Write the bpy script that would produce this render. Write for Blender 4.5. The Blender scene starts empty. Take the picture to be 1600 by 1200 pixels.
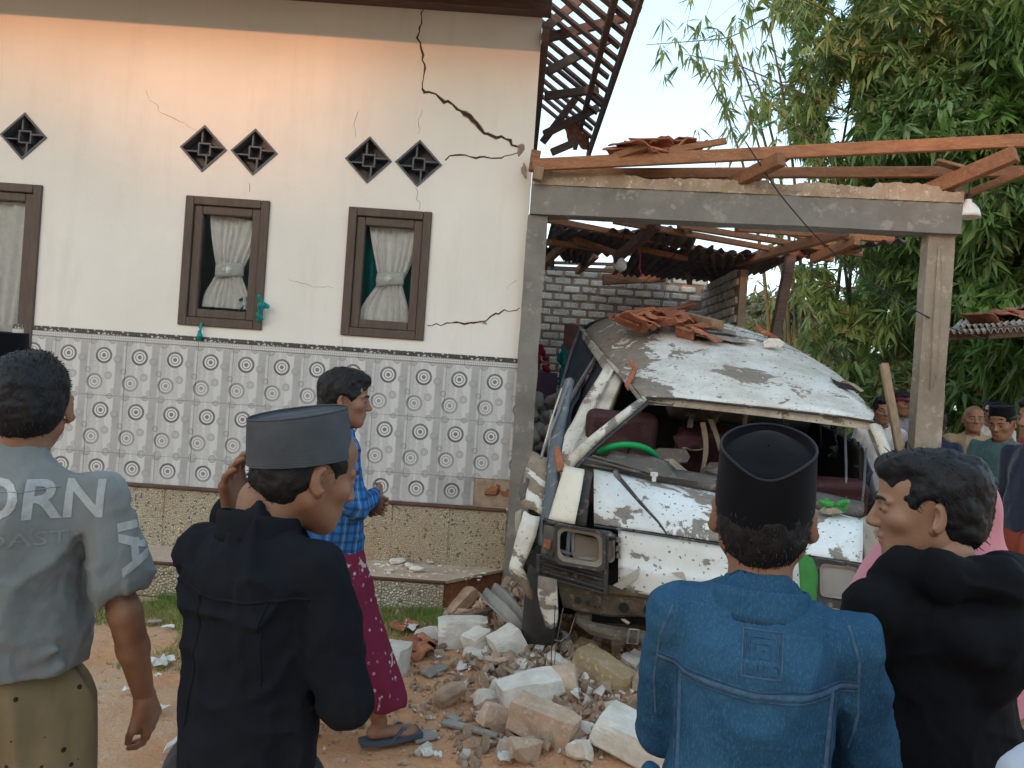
import bpy, bmesh, math, random
import numpy as np
from mathutils import Vector, Matrix
from mathutils.bvhtree import BVHTree
PI = math.pi
R_ = math.radians
S = bpy.context.scene
COL = S.collection
rnd = random.Random(7)

# ------------------------------------------------ camera, world, sun, exposure
FPX, CAMH, ROLL = 1208.0, 1.6, R_(3.95)
CR, SR = math.cos(ROLL), math.sin(ROLL)
cd = bpy.data.cameras.new('camera'); cam = bpy.data.objects.new('camera', cd); COL.objects.link(cam)
cd.sensor_width = 36; cd.lens = FPX / 1600 * 36; cd.clip_end = 2000; cd.clip_start = 0.05
cam.matrix_world = Matrix(((CR, -SR, 0, 0), (0, 0, -1, 0), (SR, CR, 0, CAMH), (0, 0, 0, 1)))
S.camera = cam
SUN_EL, SUN_AZ = 13.0, 200.0        # azimuth measured from +Y clockwise: the sun stands behind the photographer
w = bpy.data.worlds.new('World'); S.world = w; w.use_nodes = True
nt = w.node_tree; bg = nt.nodes['Background']
sky = nt.nodes.new('ShaderNodeTexSky'); sky.sky_type = 'NISHITA'; sky.sun_disc = False
sky.sun_elevation = R_(SUN_EL); sky.sun_rotation = R_(SUN_AZ); sky.dust_density = 2.0; sky.air_density = 1.0
hz = nt.nodes.new('ShaderNodeMix'); hz.data_type = 'RGBA'; hz.inputs[0].default_value = .55; hz.inputs[7].default_value = (1.55, 1.98, 2.15, 1)   # thin high haze over the whole sky
nt.links.new(sky.outputs[0], hz.inputs[6]); nt.links.new(hz.outputs[2], bg.inputs[0]); bg.inputs[1].default_value = 0.15
sl = bpy.data.lights.new('sun', 'SUN'); sl.energy = 0.55; sl.angle = R_(1.0); sl.color = (1.0, 0.40, 0.17)
sun = bpy.data.objects.new('sun', sl); COL.objects.link(sun)
sdir = Vector((math.sin(R_(SUN_AZ)) * math.cos(R_(SUN_EL)), math.cos(R_(SUN_AZ)) * math.cos(R_(SUN_EL)), math.sin(R_(SUN_EL))))
sun.rotation_euler = sdir.to_track_quat('Z', 'Y').to_euler(); sun.location = (0, -5, 12)
S.view_settings.view_transform = 'Standard'; S.view_settings.look = 'None'
S.view_settings.exposure = 1.92; S.view_settings.gamma = 1; S.view_settings.use_curve_mapping = False
try:
    S.cycles.max_bounces = 6; S.cycles.transparent_max_bounces = 12
except Exception: pass

# ------------------------------------------------ placing helpers
def at(px, py, d):
    xc = (px - 800) / FPX * d; yc = (600 - py) / FPX * d
    return np.array([xc * CR - yc * SR, d, CAMH + xc * SR + yc * CR])
def gpz(px, py, z=0.0):
    v = at(px, py, 1.0) - np.array([0, 0, CAMH])
    t = (z - CAMH) / v[2]
    return np.array([v[0] * t, v[1] * t, z])
def vlat(seed):
    return np.random.RandomState(seed).rand(32, 32, 32).astype(np.float32)
_LAT = {}
def vnoise(P, scale=1.0, seed=0):
    if seed not in _LAT: _LAT[seed] = vlat(seed)
    L = _LAT[seed]; Q = np.asarray(P, dtype=np.float32) * scale
    i = np.floor(Q).astype(np.int32); f = Q - i; f = f * f * (3 - 2 * f); i &= 31; j = (i + 1) & 31
    x0, y0, z0 = i[..., 0], i[..., 1], i[..., 2]; x1, y1, z1 = j[..., 0], j[..., 1], j[..., 2]
    fx, fy, fz = f[..., 0], f[..., 1], f[..., 2]
    a = L[x0, y0, z0] * (1 - fx) + L[x1, y0, z0] * fx; b = L[x0, y1, z0] * (1 - fx) + L[x1, y1, z0] * fx
    c = L[x0, y0, z1] * (1 - fx) + L[x1, y0, z1] * fx; d = L[x0, y1, z1] * (1 - fx) + L[x1, y1, z1] * fx
    return ((a * (1 - fy) + b * fy) * (1 - fz) + (c * (1 - fy) + d * fy) * fz) * 2 - 1
def fbm(P, scale, seed=0, o=3):
    P = np.asarray(P, dtype=np.float32); s = 0; a = 1.0
    for k in range(o): s = s + a * vnoise(P, scale * 2 ** k, seed + k); a *= .5
    return s

# ------------------------------------------------ object helpers
WL = {}
def mesh_of(name, V, F, mat, smooth=False, uv=None):
    me = bpy.data.meshes.new(name)
    V = np.asarray(V, dtype=np.float32).reshape(-1, 3)
    if isinstance(F, np.ndarray):
        n, k = F.shape
        me.vertices.add(len(V)); me.vertices.foreach_set('co', V.ravel())
        me.loops.add(n * k); me.loops.foreach_set('vertex_index', F.astype(np.int32).ravel())
        me.polygons.add(n); me.polygons.foreach_set('loop_start', np.arange(0, n * k, k, dtype=np.int32))
        try: me.polygons.foreach_set('loop_total', np.full(n, k, dtype=np.int32))
        except Exception: pass
        me.update(calc_edges=True)
    else:
        me.from_pydata([tuple(map(float, v)) for v in V], [], [tuple(map(int, f)) for f in F])
    if smooth: me.polygons.foreach_set('use_smooth', [True] * len(me.polygons))
    if uv is not None:
        l = me.uv_layers.new(name='UVMap'); l.data.foreach_set('uv', np.asarray(uv, dtype=np.float32).ravel())
    me.materials.append(mat); me.update()
    return me
def props(o, label=None, cat=None, group=None, kind=None):
    if label: o['label'] = label
    if cat: o['category'] = cat
    if group: o['group'] = group
    if kind: o['kind'] = kind
    return o
def link(o, parent, loc):
    COL.objects.link(o); loc = np.asarray(loc, dtype=float); WL[o.name] = loc
    if parent is not None:
        o.parent = parent; o.location = loc - WL[parent.name]
    else: o.location = loc
    return o
def empty(name, loc, label, cat, group=None):
    o = bpy.data.objects.new(name, None); o.empty_display_size = .1
    link(o, None, loc); return props(o, label, cat, group)
def mk(name, V, F, mat, parent=None, smooth=False, label=None, cat=None, group=None, kind=None, origin=None, uv=None):
    V = np.asarray(V, dtype=float).reshape(-1, 3)
    if origin is None:
        origin = WL[parent.name] if parent is not None else np.array([*(V[:, :2].mean(0)), V[:, 2].min()])
    o = bpy.data.objects.new(name, mesh_of(name, V - origin, F, mat, smooth, uv))
    link(o, parent, origin); return props(o, label, cat, group, kind)
def inst(name, me, parent, loc, rot=(0, 0, 0), scale=(1, 1, 1), **k):
    o = bpy.data.objects.new(name, me); link(o, parent, loc); o.rotation_euler = rot; o.scale = scale
    return props(o, **k)
def join(parts):
    V = []; F = []; n = 0
    for v, f in parts:
        v = np.asarray(v, dtype=float).reshape(-1, 3); V.append(v)
        F += [tuple(int(i) + n for i in q) for q in f]; n += len(v)
    return np.concatenate(V), F
def rotm(rx=0, ry=0, rz=0):
    return np.array(Matrix.Rotation(rz, 3, 'Z') @ Matrix.Rotation(ry, 3, 'Y') @ Matrix.Rotation(rx, 3, 'X'))
def box(c, s, R=None):
    h = np.asarray(s, dtype=float) / 2
    V = np.array([(x, y, z) for x in (-1, 1) for y in (-1, 1) for z in (-1, 1)], dtype=float) * h
    if R is not None: V = V @ np.asarray(R).T
    return V + np.asarray(c), [(0, 1, 3, 2), (4, 6, 7, 5), (0, 4, 5, 1), (2, 3, 7, 6), (0, 2, 6, 4), (1, 5, 7, 3)]
def box2(a, b):
    a = np.array(a, float); b = np.array(b, float); return box((a + b) / 2, np.abs(b - a))
def cbox(s, ch=.006):
    bm = bmesh.new(); bmesh.ops.create_cube(bm, size=1)
    for v in bm.verts: v.co = Vector((v.co.x * s[0], v.co.y * s[1], v.co.z * s[2]))
    bmesh.ops.bevel(bm, geom=list(bm.edges), offset=min(ch, min(s) * .3), segments=1, affect='EDGES')
    V = np.array([v.co[:] for v in bm.verts]); F = [tuple(v.index for v in f.verts) for f in bm.faces]
    bm.free(); return V, F
def beam(a, b, w, h, up=(0, 0, 1), ch=.004, roll=0):
    a = np.array(a, float); b = np.array(b, float); d = b - a; L = np.linalg.norm(d); d /= L
    u = np.array(up, float); s = np.cross(d, u); s /= np.linalg.norm(s); u = np.cross(s, d)
    if roll:
        c, q = math.cos(roll), math.sin(roll); s, u = s * c + u * q, u * c - s * q
    V, F = cbox((L, w, h), ch)
    return V @ np.array([d, s, u]) + (a + b) / 2, F
def tube(P, r, n=8, cap=True):
    P = np.asarray(P, float); m = len(P); r = np.broadcast_to(np.asarray(r, float), (m,))
    T = np.gradient(P, axis=0); T /= np.linalg.norm(T, axis=1)[:, None] + 1e-9
    ref = np.array([0, 0, 1.0]) if abs(T[0, 2]) < .9 else np.array([1.0, 0, 0])
    V = []
    for k in range(m):
        s = np.cross(T[k], ref); s /= np.linalg.norm(s) + 1e-9; ref2 = np.cross(s, T[k]); ref = ref2
        for j in range(n):
            an = 2 * PI * j / n; V.append(P[k] + r[k] * (math.cos(an) * s + math.sin(an) * ref2))
    F = [(k * n + j, k * n + (j + 1) % n, (k + 1) * n + (j + 1) % n, (k + 1) * n + j) for k in range(m - 1) for j in range(n)]
    if cap: F += [tuple(range(n))[::-1], tuple((m - 1) * n + j for j in range(n))]
    return np.array(V), F
def gridf(nr, nc, off=0):
    return [(off + i * nc + j, off + i * nc + j + 1, off + (i + 1) * nc + j + 1, off + (i + 1) * nc + j) for i in range(nr - 1) for j in range(nc - 1)]
def sheet(rows, th=.004, sub=1, nz=0, nscale=8, seed=3):
    G = np.array(rows, float)
    for _ in range(sub):
        G2 = np.empty((G.shape[0] * 2 - 1, G.shape[1], 3)); G2[::2] = G; G2[1::2] = (G[1:] + G[:-1]) / 2; G = G2
        G2 = np.empty((G.shape[0], G.shape[1] * 2 - 1, 3)); G2[:, ::2] = G; G2[:, 1::2] = (G[:, 1:] + G[:, :-1]) / 2; G = G2
        K = G.copy(); K[1:-1] = (G[:-2] + 2 * G[1:-1] + G[2:]) / 4; G = K.copy(); K[:, 1:-1] = (G[:, :-2] + 2 * G[:, 1:-1] + G[:, 2:]) / 4; G = K
    nr, nc = G.shape[:2]
    du = np.gradient(G, axis=0); dv = np.gradient(G, axis=1); N = np.cross(du, dv); N /= np.linalg.norm(N, axis=2)[..., None] + 1e-9
    if nz: G = G + N * ((fbm(G, nscale, seed) * .55 + (1 - np.abs(vnoise(G, nscale * 1.3, seed + 9)) * 2.2) * .55 + fbm(G, nscale * 4, seed + 4, 2) * .12) * nz)[..., None]
    A = G.reshape(-1, 3); B = (G - N * th).reshape(-1, 3); n = len(A)
    F = gridf(nr, nc) + [q[::-1] for q in gridf(nr, nc, n)]
    def rim(idx):
        return [(idx[k + 1], idx[k], n + idx[k], n + idx[k + 1]) for k in range(len(idx) - 1)]
    F += rim([j for j in range(nc)]) + rim([(nr - 1) * nc + j for j in range(nc)][::-1])
    F += rim([i * nc for i in range(nr)][::-1]) + rim([i * nc + nc - 1 for i in range(nr)])
    return np.concatenate([A, B]), F
def prism(P, d):
    """polygon P (n,3) extruded by vector d"""
    P = np.asarray(P, float); n = len(P); V = np.concatenate([P, P + np.asarray(d, float)])
    return V, [tuple(range(n)), tuple(range(2 * n - 1, n - 1, -1))] + [(i, i + n, (i + 1) % n + n, (i + 1) % n) for i in range(n)]
def hull(P):
    bm = bmesh.new()
    for p in P: bm.verts.new(p)
    r = bmesh.ops.convex_hull(bm, input=bm.verts)
    bmesh.ops.delete(bm, geom=[v for v in bm.verts if not v.link_faces], context='VERTS')
    bm.verts.index_update()
    V = np.array([v.co[:] for v in bm.verts]); F = [tuple(v.index for v in f.verts) for f in bm.faces]; bm.free(); return V, F
def rock(s, seed, n=16):
    r = np.random.RandomState(seed); P = r.normal(size=(n, 3)); P /= np.linalg.norm(P, axis=1)[:, None]
    P *= r.uniform(.75, 1.05, (n, 1)); P = np.sign(P) * np.abs(P) ** .75
    return hull(P * np.asarray(s) / 2)
def block(s, seed, cut=.012, rough=.006, sub=5):
    """cast stone block with chipped corners and uneven faces"""
    bm = bmesh.new(); bmesh.ops.create_cube(bm, size=1); bmesh.ops.subdivide_edges(bm, edges=list(bm.edges), cuts=sub, use_grid_fill=True)
    V = np.array([v.co[:] for v in bm.verts]) * np.asarray(s); F = [tuple(v.index for v in f.verts) for f in bm.faces]; bm.free()
    h = np.asarray(s) / 2; r = np.random.RandomState(seed)
    for _ in range(7):
        nrm = r.normal(size=3); nrm = nrm / np.linalg.norm(nrm); sup = (np.abs(nrm) * h).sum(); cutd = sup - cut * r.uniform(.6, 3.2)
        d = V @ nrm; m = d > cutd; V[m] -= np.outer(d[m] - cutd, nrm)
    V += (fbm(V + seed * 1.7, 14, seed, 3) * rough)[:, None] * (V / (np.linalg.norm(V, axis=1)[:, None] + 1e-6))
    return V, F

# ------------------------------------------------ signed distance modelling
class SDF:
    def __init__(s, lo, hi, vox):
        s.lo = np.array(lo, float); s.v = vox; s.n = (np.ceil((np.array(hi) - s.lo) / vox) + 1).astype(int)
        s.F = np.full(s.n, 1.0, dtype=np.float32)
        s.ax = [(s.lo[k] + vox * np.arange(s.n[k])).astype(np.float32) for k in range(3)]
    def blk(s, lo, hi):
        a = np.clip(np.floor((np.array(lo) - s.lo) / s.v).astype(int), 0, s.n); b = np.clip(np.ceil((np.array(hi) - s.lo) / s.v).astype(int) + 1, 0, s.n)
        if (b <= a).any(): return None, None, None, None
        sl = tuple(slice(a[k], b[k]) for k in range(3))
        return sl, s.ax[0][sl[0]][:, None, None], s.ax[1][sl[1]][None, :, None], s.ax[2][sl[2]][None, None, :]
    def put(s, sl, d, k, op):
        f = s.F[sl]
        if op == 'add':
            if k > 0:
                h = np.maximum(k - np.abs(f - d), 0) / k; s.F[sl] = np.minimum(f, d) - h * h * k * .25
            else: s.F[sl] = np.minimum(f, d)
        else:
            d = -d
            if k > 0:
                h = np.maximum(k - np.abs(f - d), 0) / k; s.F[sl] = np.maximum(f, d) + h * h * k * .25
            else: s.F[sl] = np.maximum(f, d)
    def rc(s, a, b, ra, rb, k=.02, op='add', flat=None):
        a = np.array(a, float); b = np.array(b, float); m = max(ra, rb) + k + 3 * s.v
        sl, X, Y, Z = s.blk(np.minimum(a, b) - m, np.maximum(a, b) + m)
        if sl is None: return s
        d = b - a; L = (d * d).sum() + 1e-12
        t = np.clip(((X - a[0]) * d[0] + (Y - a[1]) * d[1] + (Z - a[2]) * d[2]) / L, 0, 1)
        qx = X - a[0] - t * d[0]; qy = Y - a[1] - t * d[1]; qz = Z - a[2] - t * d[2]
        if flat is not None: qx = qx / flat[0]; qy = qy / flat[1]; qz = qz / flat[2]
        s.put(sl, (np.sqrt(qx * qx + qy * qy + qz * qz) - (ra + t * (rb - ra))).astype(np.float32), k, op); return s
    def el(s, c, r, k=.02, op='add', R=None):
        c = np.array(c, float); r = np.array(r, float); m = r.max() + k + 3 * s.v
        sl, X, Y, Z = s.blk(c - m, c + m)
        if sl is None: return s
        x, y, z = X - c[0], Y - c[1], Z - c[2]
        if R is not None:
            R = np.asarray(R); x, y, z = (R[0, 0] * x + R[1, 0] * y + R[2, 0] * z, R[0, 1] * x + R[1, 1] * y + R[2, 1] * z, R[0, 2] * x + R[1, 2] * y + R[2, 2] * z)
        k0 = np.sqrt((x / r[0]) ** 2 + (y / r[1]) ** 2 + (z / r[2]) ** 2); k1 = np.sqrt((x / r[0] ** 2) ** 2 + (y / r[1] ** 2) ** 2 + (z / r[2] ** 2) ** 2) + 1e-6
        s.put(sl, (k0 * (k0 - 1) / k1).astype(np.float32), k, op); return s
    def cut(s, nrm, off, k=.0):
        """keep the side where n.p < off"""
        n = np.array(nrm, float); n /= np.linalg.norm(n)
        X, Y, Z = s.ax[0][:, None, None], s.ax[1][None, :, None], s.ax[2][None, None, :]
        s.put((slice(None),) * 3, -(n[0] * X + n[1] * Y + n[2] * Z - off).astype(np.float32) , k, 'sub'); return s
    def noise(s, amp, scale, seed=0, o=2, stretch=(1, 1, 1)):
        m = np.abs(s.F) < max(.05, s.v * 4); idx = np.argwhere(m)
        if len(idx): s.F[m] += (fbm((s.lo + idx * s.v) * np.array(stretch), scale, seed, o) * amp).astype(np.float32)
        return s
    def ridge(s, amp, scale, seed=0, stretch=(1, 1, 1)):
        m = np.abs(s.F) < max(.05, s.v * 4); idx = np.argwhere(m)
        if len(idx):
            P = (s.lo + idx * s.v) * np.array(stretch); P = P + np.stack([vnoise(P, scale * .6, seed + 5), vnoise(P, scale * .6, seed + 6), vnoise(P, scale * .6, seed + 7)], -1) * (.35 / scale)
            s.F[m] -= ((np.maximum(0, 1 - np.abs(vnoise(P, scale, seed)) * 2.6) ** 1.3 - .25) * amp * 1.9 * (.45 + .55 * np.clip(vnoise(P, scale * .5, seed + 3) + .5, 0, 1))).astype(np.float32)
        return s
    def mesh(s):
        F = s.F; F[0] = F[-1] = 1; F[:, 0] = F[:, -1] = 1; F[:, :, 0] = F[:, :, -1] = 1
        I = F < 0; nx, ny, nz = F.shape
        c = I[:-1, :-1, :-1].astype(np.int8)
        for dx, dy, dz in ((1, 0, 0), (0, 1, 0), (0, 0, 1), (1, 1, 0), (1, 0, 1), (0, 1, 1), (1, 1, 1)):
            c = c + I[dx:nx - 1 + dx, dy:ny - 1 + dy, dz:nz - 1 + dz]
        cells = np.argwhere((c > 0) & (c < 8)); idm = np.full((nx - 1, ny - 1, nz - 1), -1, np.int32)
        idm[tuple(cells.T)] = np.arange(len(cells)); co = [(i, j, k) for i in (0, 1) for j in (0, 1) for k in (0, 1)]
        vals = {o: F[cells[:, 0] + o[0], cells[:, 1] + o[1], cells[:, 2] + o[2]] for o in co}
        P = np.zeros((len(cells), 3)); W = np.zeros(len(cells))
        for o in co:
            for k in range(3):
                if o[k] == 0:
                    q = list(o); q[k] = 1; q = tuple(q); a, b = vals[o], vals[q]; m = (a < 0) != (b < 0); t = np.where(m, a / np.where(m, a - b, 1), 0)
                    for ax in range(3): P[:, ax] += np.where(m, o[ax] + (t if ax == k else 0), 0)
                    W += m
        V = s.lo + (cells + P / W[:, None]) * s.v; Q = []
        for k in range(3):
            a = [slice(None)] * 3; b = [slice(None)] * 3; a[k] = slice(0, -1); b[k] = slice(1, None)
            e = I[tuple(a)] != I[tuple(b)]; ix = np.argwhere(e); u, v = (k + 1) % 3, (k + 2) % 3
            ok = (ix[:, u] > 0) & (ix[:, v] > 0) & (ix[:, u] < F.shape[u] - 1) & (ix[:, v] < F.shape[v] - 1); ix = ix[ok]
            def g(du, dv):
                j = ix.copy(); j[:, u] -= du; j[:, v] -= dv; return idm[tuple(j.T)]
            q = np.stack([g(0, 0), g(1, 0), g(1, 1), g(0, 1)], 1); fl = I[tuple(ix.T)]; q[~fl] = q[~fl][:, ::-1]; Q.append(q)
        Q = np.concatenate(Q); Q = Q[(Q >= 0).all(1)]
        return V, Q

# ------------------------------------------------ material helpers
def nodes_of(name):
    m = bpy.data.materials.new(name); m.use_nodes = True; t = m.node_tree
    return m, t, t.nodes, t.links, t.nodes['Principled BSDF']
class NT:
    def __init__(s, name):
        s.m = bpy.data.materials.new(name); s.m.use_nodes = True; s.t = s.m.node_tree; s.b = s.t.nodes['Principled BSDF']
    def n(s, typ, ins=None, **kw):
        x = s.t.nodes.new('ShaderNode' + typ)
        for k, v in kw.items(): setattr(x, k, v)
        if ins:
            for k, v in ins.items(): s.set(x.inputs[k], v)
        return x
    def set(s, sock, v):
        if hasattr(v, 'is_linked') or isinstance(v, bpy.types.NodeSocket): s.t.links.new(v, sock)
        else:
            if isinstance(v, (tuple, list)) and len(v) == 3 and sock.type == 'RGBA': v = (*v, 1)
            sock.default_value = v
    def co(s, kind='Object', scale=None):
        o = s.n('TexCoord').outputs[kind]
        if scale is not None: o = s.n('Mapping', {0: o, 3: scale}).outputs[0]
        return o
    def noise(s, scale, detail=4, rough=.6, co=None, dist=0):
        return s.n('TexNoise', {'Vector': co if co is not None else s.co(), 'Scale': scale, 'Detail': detail, 'Roughness': rough, 'Distortion': dist}).outputs[0]
    def vor(s, scale, co=None, feat='F1', out='Distance', rand=1):
        return s.n('TexVoronoi', {'Vector': co if co is not None else s.co(), 'Scale': scale, 'Randomness': rand}, feature=feat).outputs[out]
    def ramp(s, f, a, b):
        return s.n('MapRange', {0: f, 1: a, 2: b, 3: 0.0, 4: 1.0}, clamp=True).outputs[0]
    def math(s, op, a, b=0.0, c=None):
        d = {0: a, 1: b}
        if c is not None: d[2] = c
        return s.n('Math', d, operation=op).outputs[0]
    def mix(s, f, a, b, blend='MIX'):
        x = s.t.nodes.new('ShaderNodeMix'); x.data_type = 'RGBA'; x.blend_type = blend
        s.set(x.inputs[0], f); s.set(x.inputs[6], a); s.set(x.inputs[7], b); return x.outputs[2]
    def bump(s, h, st=.5, dist=.01):
        s.t.links.new(s.n('Bump', {'Strength': st, 'Distance': dist, 'Height': h}).outputs[0], s.b.inputs['Normal'])
    def out(s, col, rough=.8, metal=0, spec=None):
        s.set(s.b.inputs['Base Color'], col); s.set(s.b.inputs['Roughness'], rough); s.set(s.b.inputs['Metallic'], metal)
        if spec is not None: s.set(s.b.inputs['Specular IOR Level'], spec)
        return s.m
def mat(name, c1, c2=None, scale=6, rough=.8, bump=.3, bscale=60, metal=0, vary=0, spec=.3, c3=None, detail=5, bd=.004, stretch=None, lo=.35, hi=.65):
    t = NT(name); co = t.co(scale=stretch) if stretch else t.co()
    c2 = c2 or tuple(x * .75 for x in c1)
    if vary:
        rn = t.n('ObjectInfo').outputs['Random']
        co = t.n('VectorMath', {0: co, 1: t.n('CombineXYZ', {0: t.math('MULTIPLY', rn, 37.0), 1: t.math('MULTIPLY', rn, 11.0)}).outputs[0]}, operation='ADD').outputs[0]
    col = t.mix(t.ramp(t.noise(scale, detail, .65, co), lo, hi), c1, c2)
    if c3: col = t.mix(t.ramp(t.noise(scale * 3.1, 4, .7, co), .56, .66), col, c3)
    if vary:
        v = t.math('ADD', t.math('MULTIPLY', t.math('SUBTRACT', rn, .5), vary), 1.0)
        col = t.mix(1.0, col, t.n('CombineColor', {0: v, 1: v, 2: v}).outputs[0], 'MULTIPLY')
    if bump: t.bump(t.noise(bscale, 5, .7, co), bump, bd)
    return t.out(col, rough, metal, spec)
# ================================================= MATERIALS OF THE SETTING
M = {}
def plaster():
    t = NT('wall_plaster'); co = t.co(); n = t.noise(1.1, 5, .6, co); col = t.mix(t.ramp(n, .35, .65), (.765, .745, .705), (.71, .685, .645))
    st = t.noise(2.2, 6, .7, t.co(scale=(2.2, 2.2, .35))); col = t.mix(t.math('MULTIPLY', t.ramp(st, .52, .75), .45), col, (.60, .565, .52)); sp = t.noise(26, 4, .75, co); col = t.mix(t.math('MULTIPLY', t.ramp(sp, .66, .74), .35), col, (.52, .47, .42))
    t.bump(t.math('ADD', t.noise(38, 5, .6, co), t.math('MULTIPLY', t.noise(2.5, 3, .5, co), 2.0)), .22, .006); return t.out(col, .78, 0, .2)
M['plaster'] = plaster()
M['plaster_side'] = mat('side_plaster', (.42, .40, .37), (.30, .28, .26), 3, .9, .4, 40)
M['concrete'] = mat('grey_concrete', (.235, .225, .205), (.165, .155, .14), 3.2, .9, .5, 45, c3=(.30, .285, .26), bd=.006)
M['mortar'] = mat('tan_mortar', (.43, .33, .24), (.30, .22, .155), 7, .95, .9, 30, c3=(.55, .46, .36), bd=.012)
M['mortar_gap'] = mat('brown_mortar', (.47, .35, .26), (.33, .24, .17), 8, .95, .8, 50)
M['brick'] = mat('white_stone_brick', (.84, .79, .72), (.66, .61, .54), 9, .9, .6, 40, vary=.35, c3=(.33, .27, .21))
M['wood'] = mat('sawn_timber', (.33, .155, .080), (.22, .10, .052), 4, .75, .5, 30, vary=.35, stretch=(1.5, 9, 9), c3=(.40, .22, .12))
M['wood_dark'] = mat('weathered_timber', (.17, .11, .09), (.10, .065, .052), 4, .85, .5, 30, vary=.5, stretch=(1.5, 9, 9), c3=(.19, .12, .09))
M['wood_pale'] = mat('pale_timber', (.36, .25, .165), (.26, .175, .11), 4, .8, .5, 30, vary=.3, stretch=(9, 9, 1.5))
M['frame'] = mat('brown_frame_paint', (.105, .078, .064), (.075, .055, .045), 4, .55, .3, 60, stretch=(8, 8, 1.5))
M['sheetroof'] = mat('dark_fibre_sheet', (.15, .12, .12), (.085, .068, .068), 5, .9, .5, 40, c3=(.20, .16, .145))
M['fibre'] = mat('grey_fibre_cement', (.33, .31, .28), (.22, .205, .18), 5, .9, .5, 60, vary=.25, c3=(.40, .37, .32))
M['terra'] = mat('terracotta_tile', (.40, .155, .085), (.25, .085, .05), 8, .85, .6, 50, vary=.5, c3=(.45, .27, .19))
M['crack'] = mat('crack_shade', (.03, .02, .015), (.06, .04, .03), 20, 1, 0)
M['crackrim'] = mat('exposed_plaster', (.38, .30, .22), (.25, .17, .12), 15, .95, .6, 60)
M['vent'] = mat('slate_vent_paint', (.105, .115, .135), (.08, .088, .105), 5, .55, .2, 60)
M['teal'] = mat('teal_satin', (.0, .205, .225), (.0, .13, .15), 3, .6, .1, 30)
M['tealwet'] = mat('teal_plastic', (.0, .30, .27), (.0, .16, .16), 9, .35, .3, 30)
M['room'] = mat('room_wall_paint', (.50, .54, .57), (.44, .47, .50), 2, .9, 0)
M['seal'] = mat('brown_step_edge', (.12, .065, .045), (.07, .04, .03), 6, .5, .3, 60)
M['earthwall'] = mat('exposed_earth_brick', (.30, .135, .065), (.18, .08, .04), 6, .95, .8, 25, c3=(.42, .24, .13), bd=.012)
M['wire'] = mat('black_cable', (.02, .02, .02), (.03, .03, .03), 5, .6, 0)
M['bulb'] = mat('white_bulb_glass', (.78, .78, .76), (.70, .70, .68), 5, .3, 0)
M['redwire'] = mat('pink_cable', (.45, .05, .12), (.35, .03, .08), 5, .6, 0)

def lace():
    t = NT('white_lace'); co = t.co()
    v = t.vor(95, co); g = t.ramp(v, .25, .5); n = t.noise(22, 4, .7, co)
    col = t.mix(t.math('MULTIPLY', g, t.ramp(n, .4, .6)), (.93, .91, .91), (.80, .77, .78))
    t.bump(n, .4, .003); t.set(t.b.inputs['Base Color'], col); t.b.inputs['Roughness'].default_value = .8
    tr = t.n('BsdfTranslucent', {0: (.6, .58, .58)}); tp = t.n('BsdfTransparent')
    a = t.n('MixShader', {0: .12, 1: t.b.outputs[0], 2: tr.outputs[0]})
    b = t.n('MixShader', {0: t.math('MULTIPLY', t.ramp(v, .48, .2), .12), 1: a.outputs[0], 2: tp.outputs[0]})
    t.t.links.new(b.outputs[0], t.t.nodes['Material Output'].inputs[0]); return t.m
M['lace'] = lace()
def pane():
    t = NT('window_glass'); gl = t.n('BsdfGlossy', {0: (1, 1, 1), 1: .02}); tp = t.n('BsdfTransparent', {0: (.95, .97, .97)})
    fr = t.n('Fresnel', {0: 1.5}); a = t.n('MixShader', {0: fr.outputs[0], 1: tp.outputs[0], 2: gl.outputs[0]})
    t.t.links.new(a.outputs[0], t.t.nodes['Material Output'].inputs[0]); return t.m
M['glass'] = pane()

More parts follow.
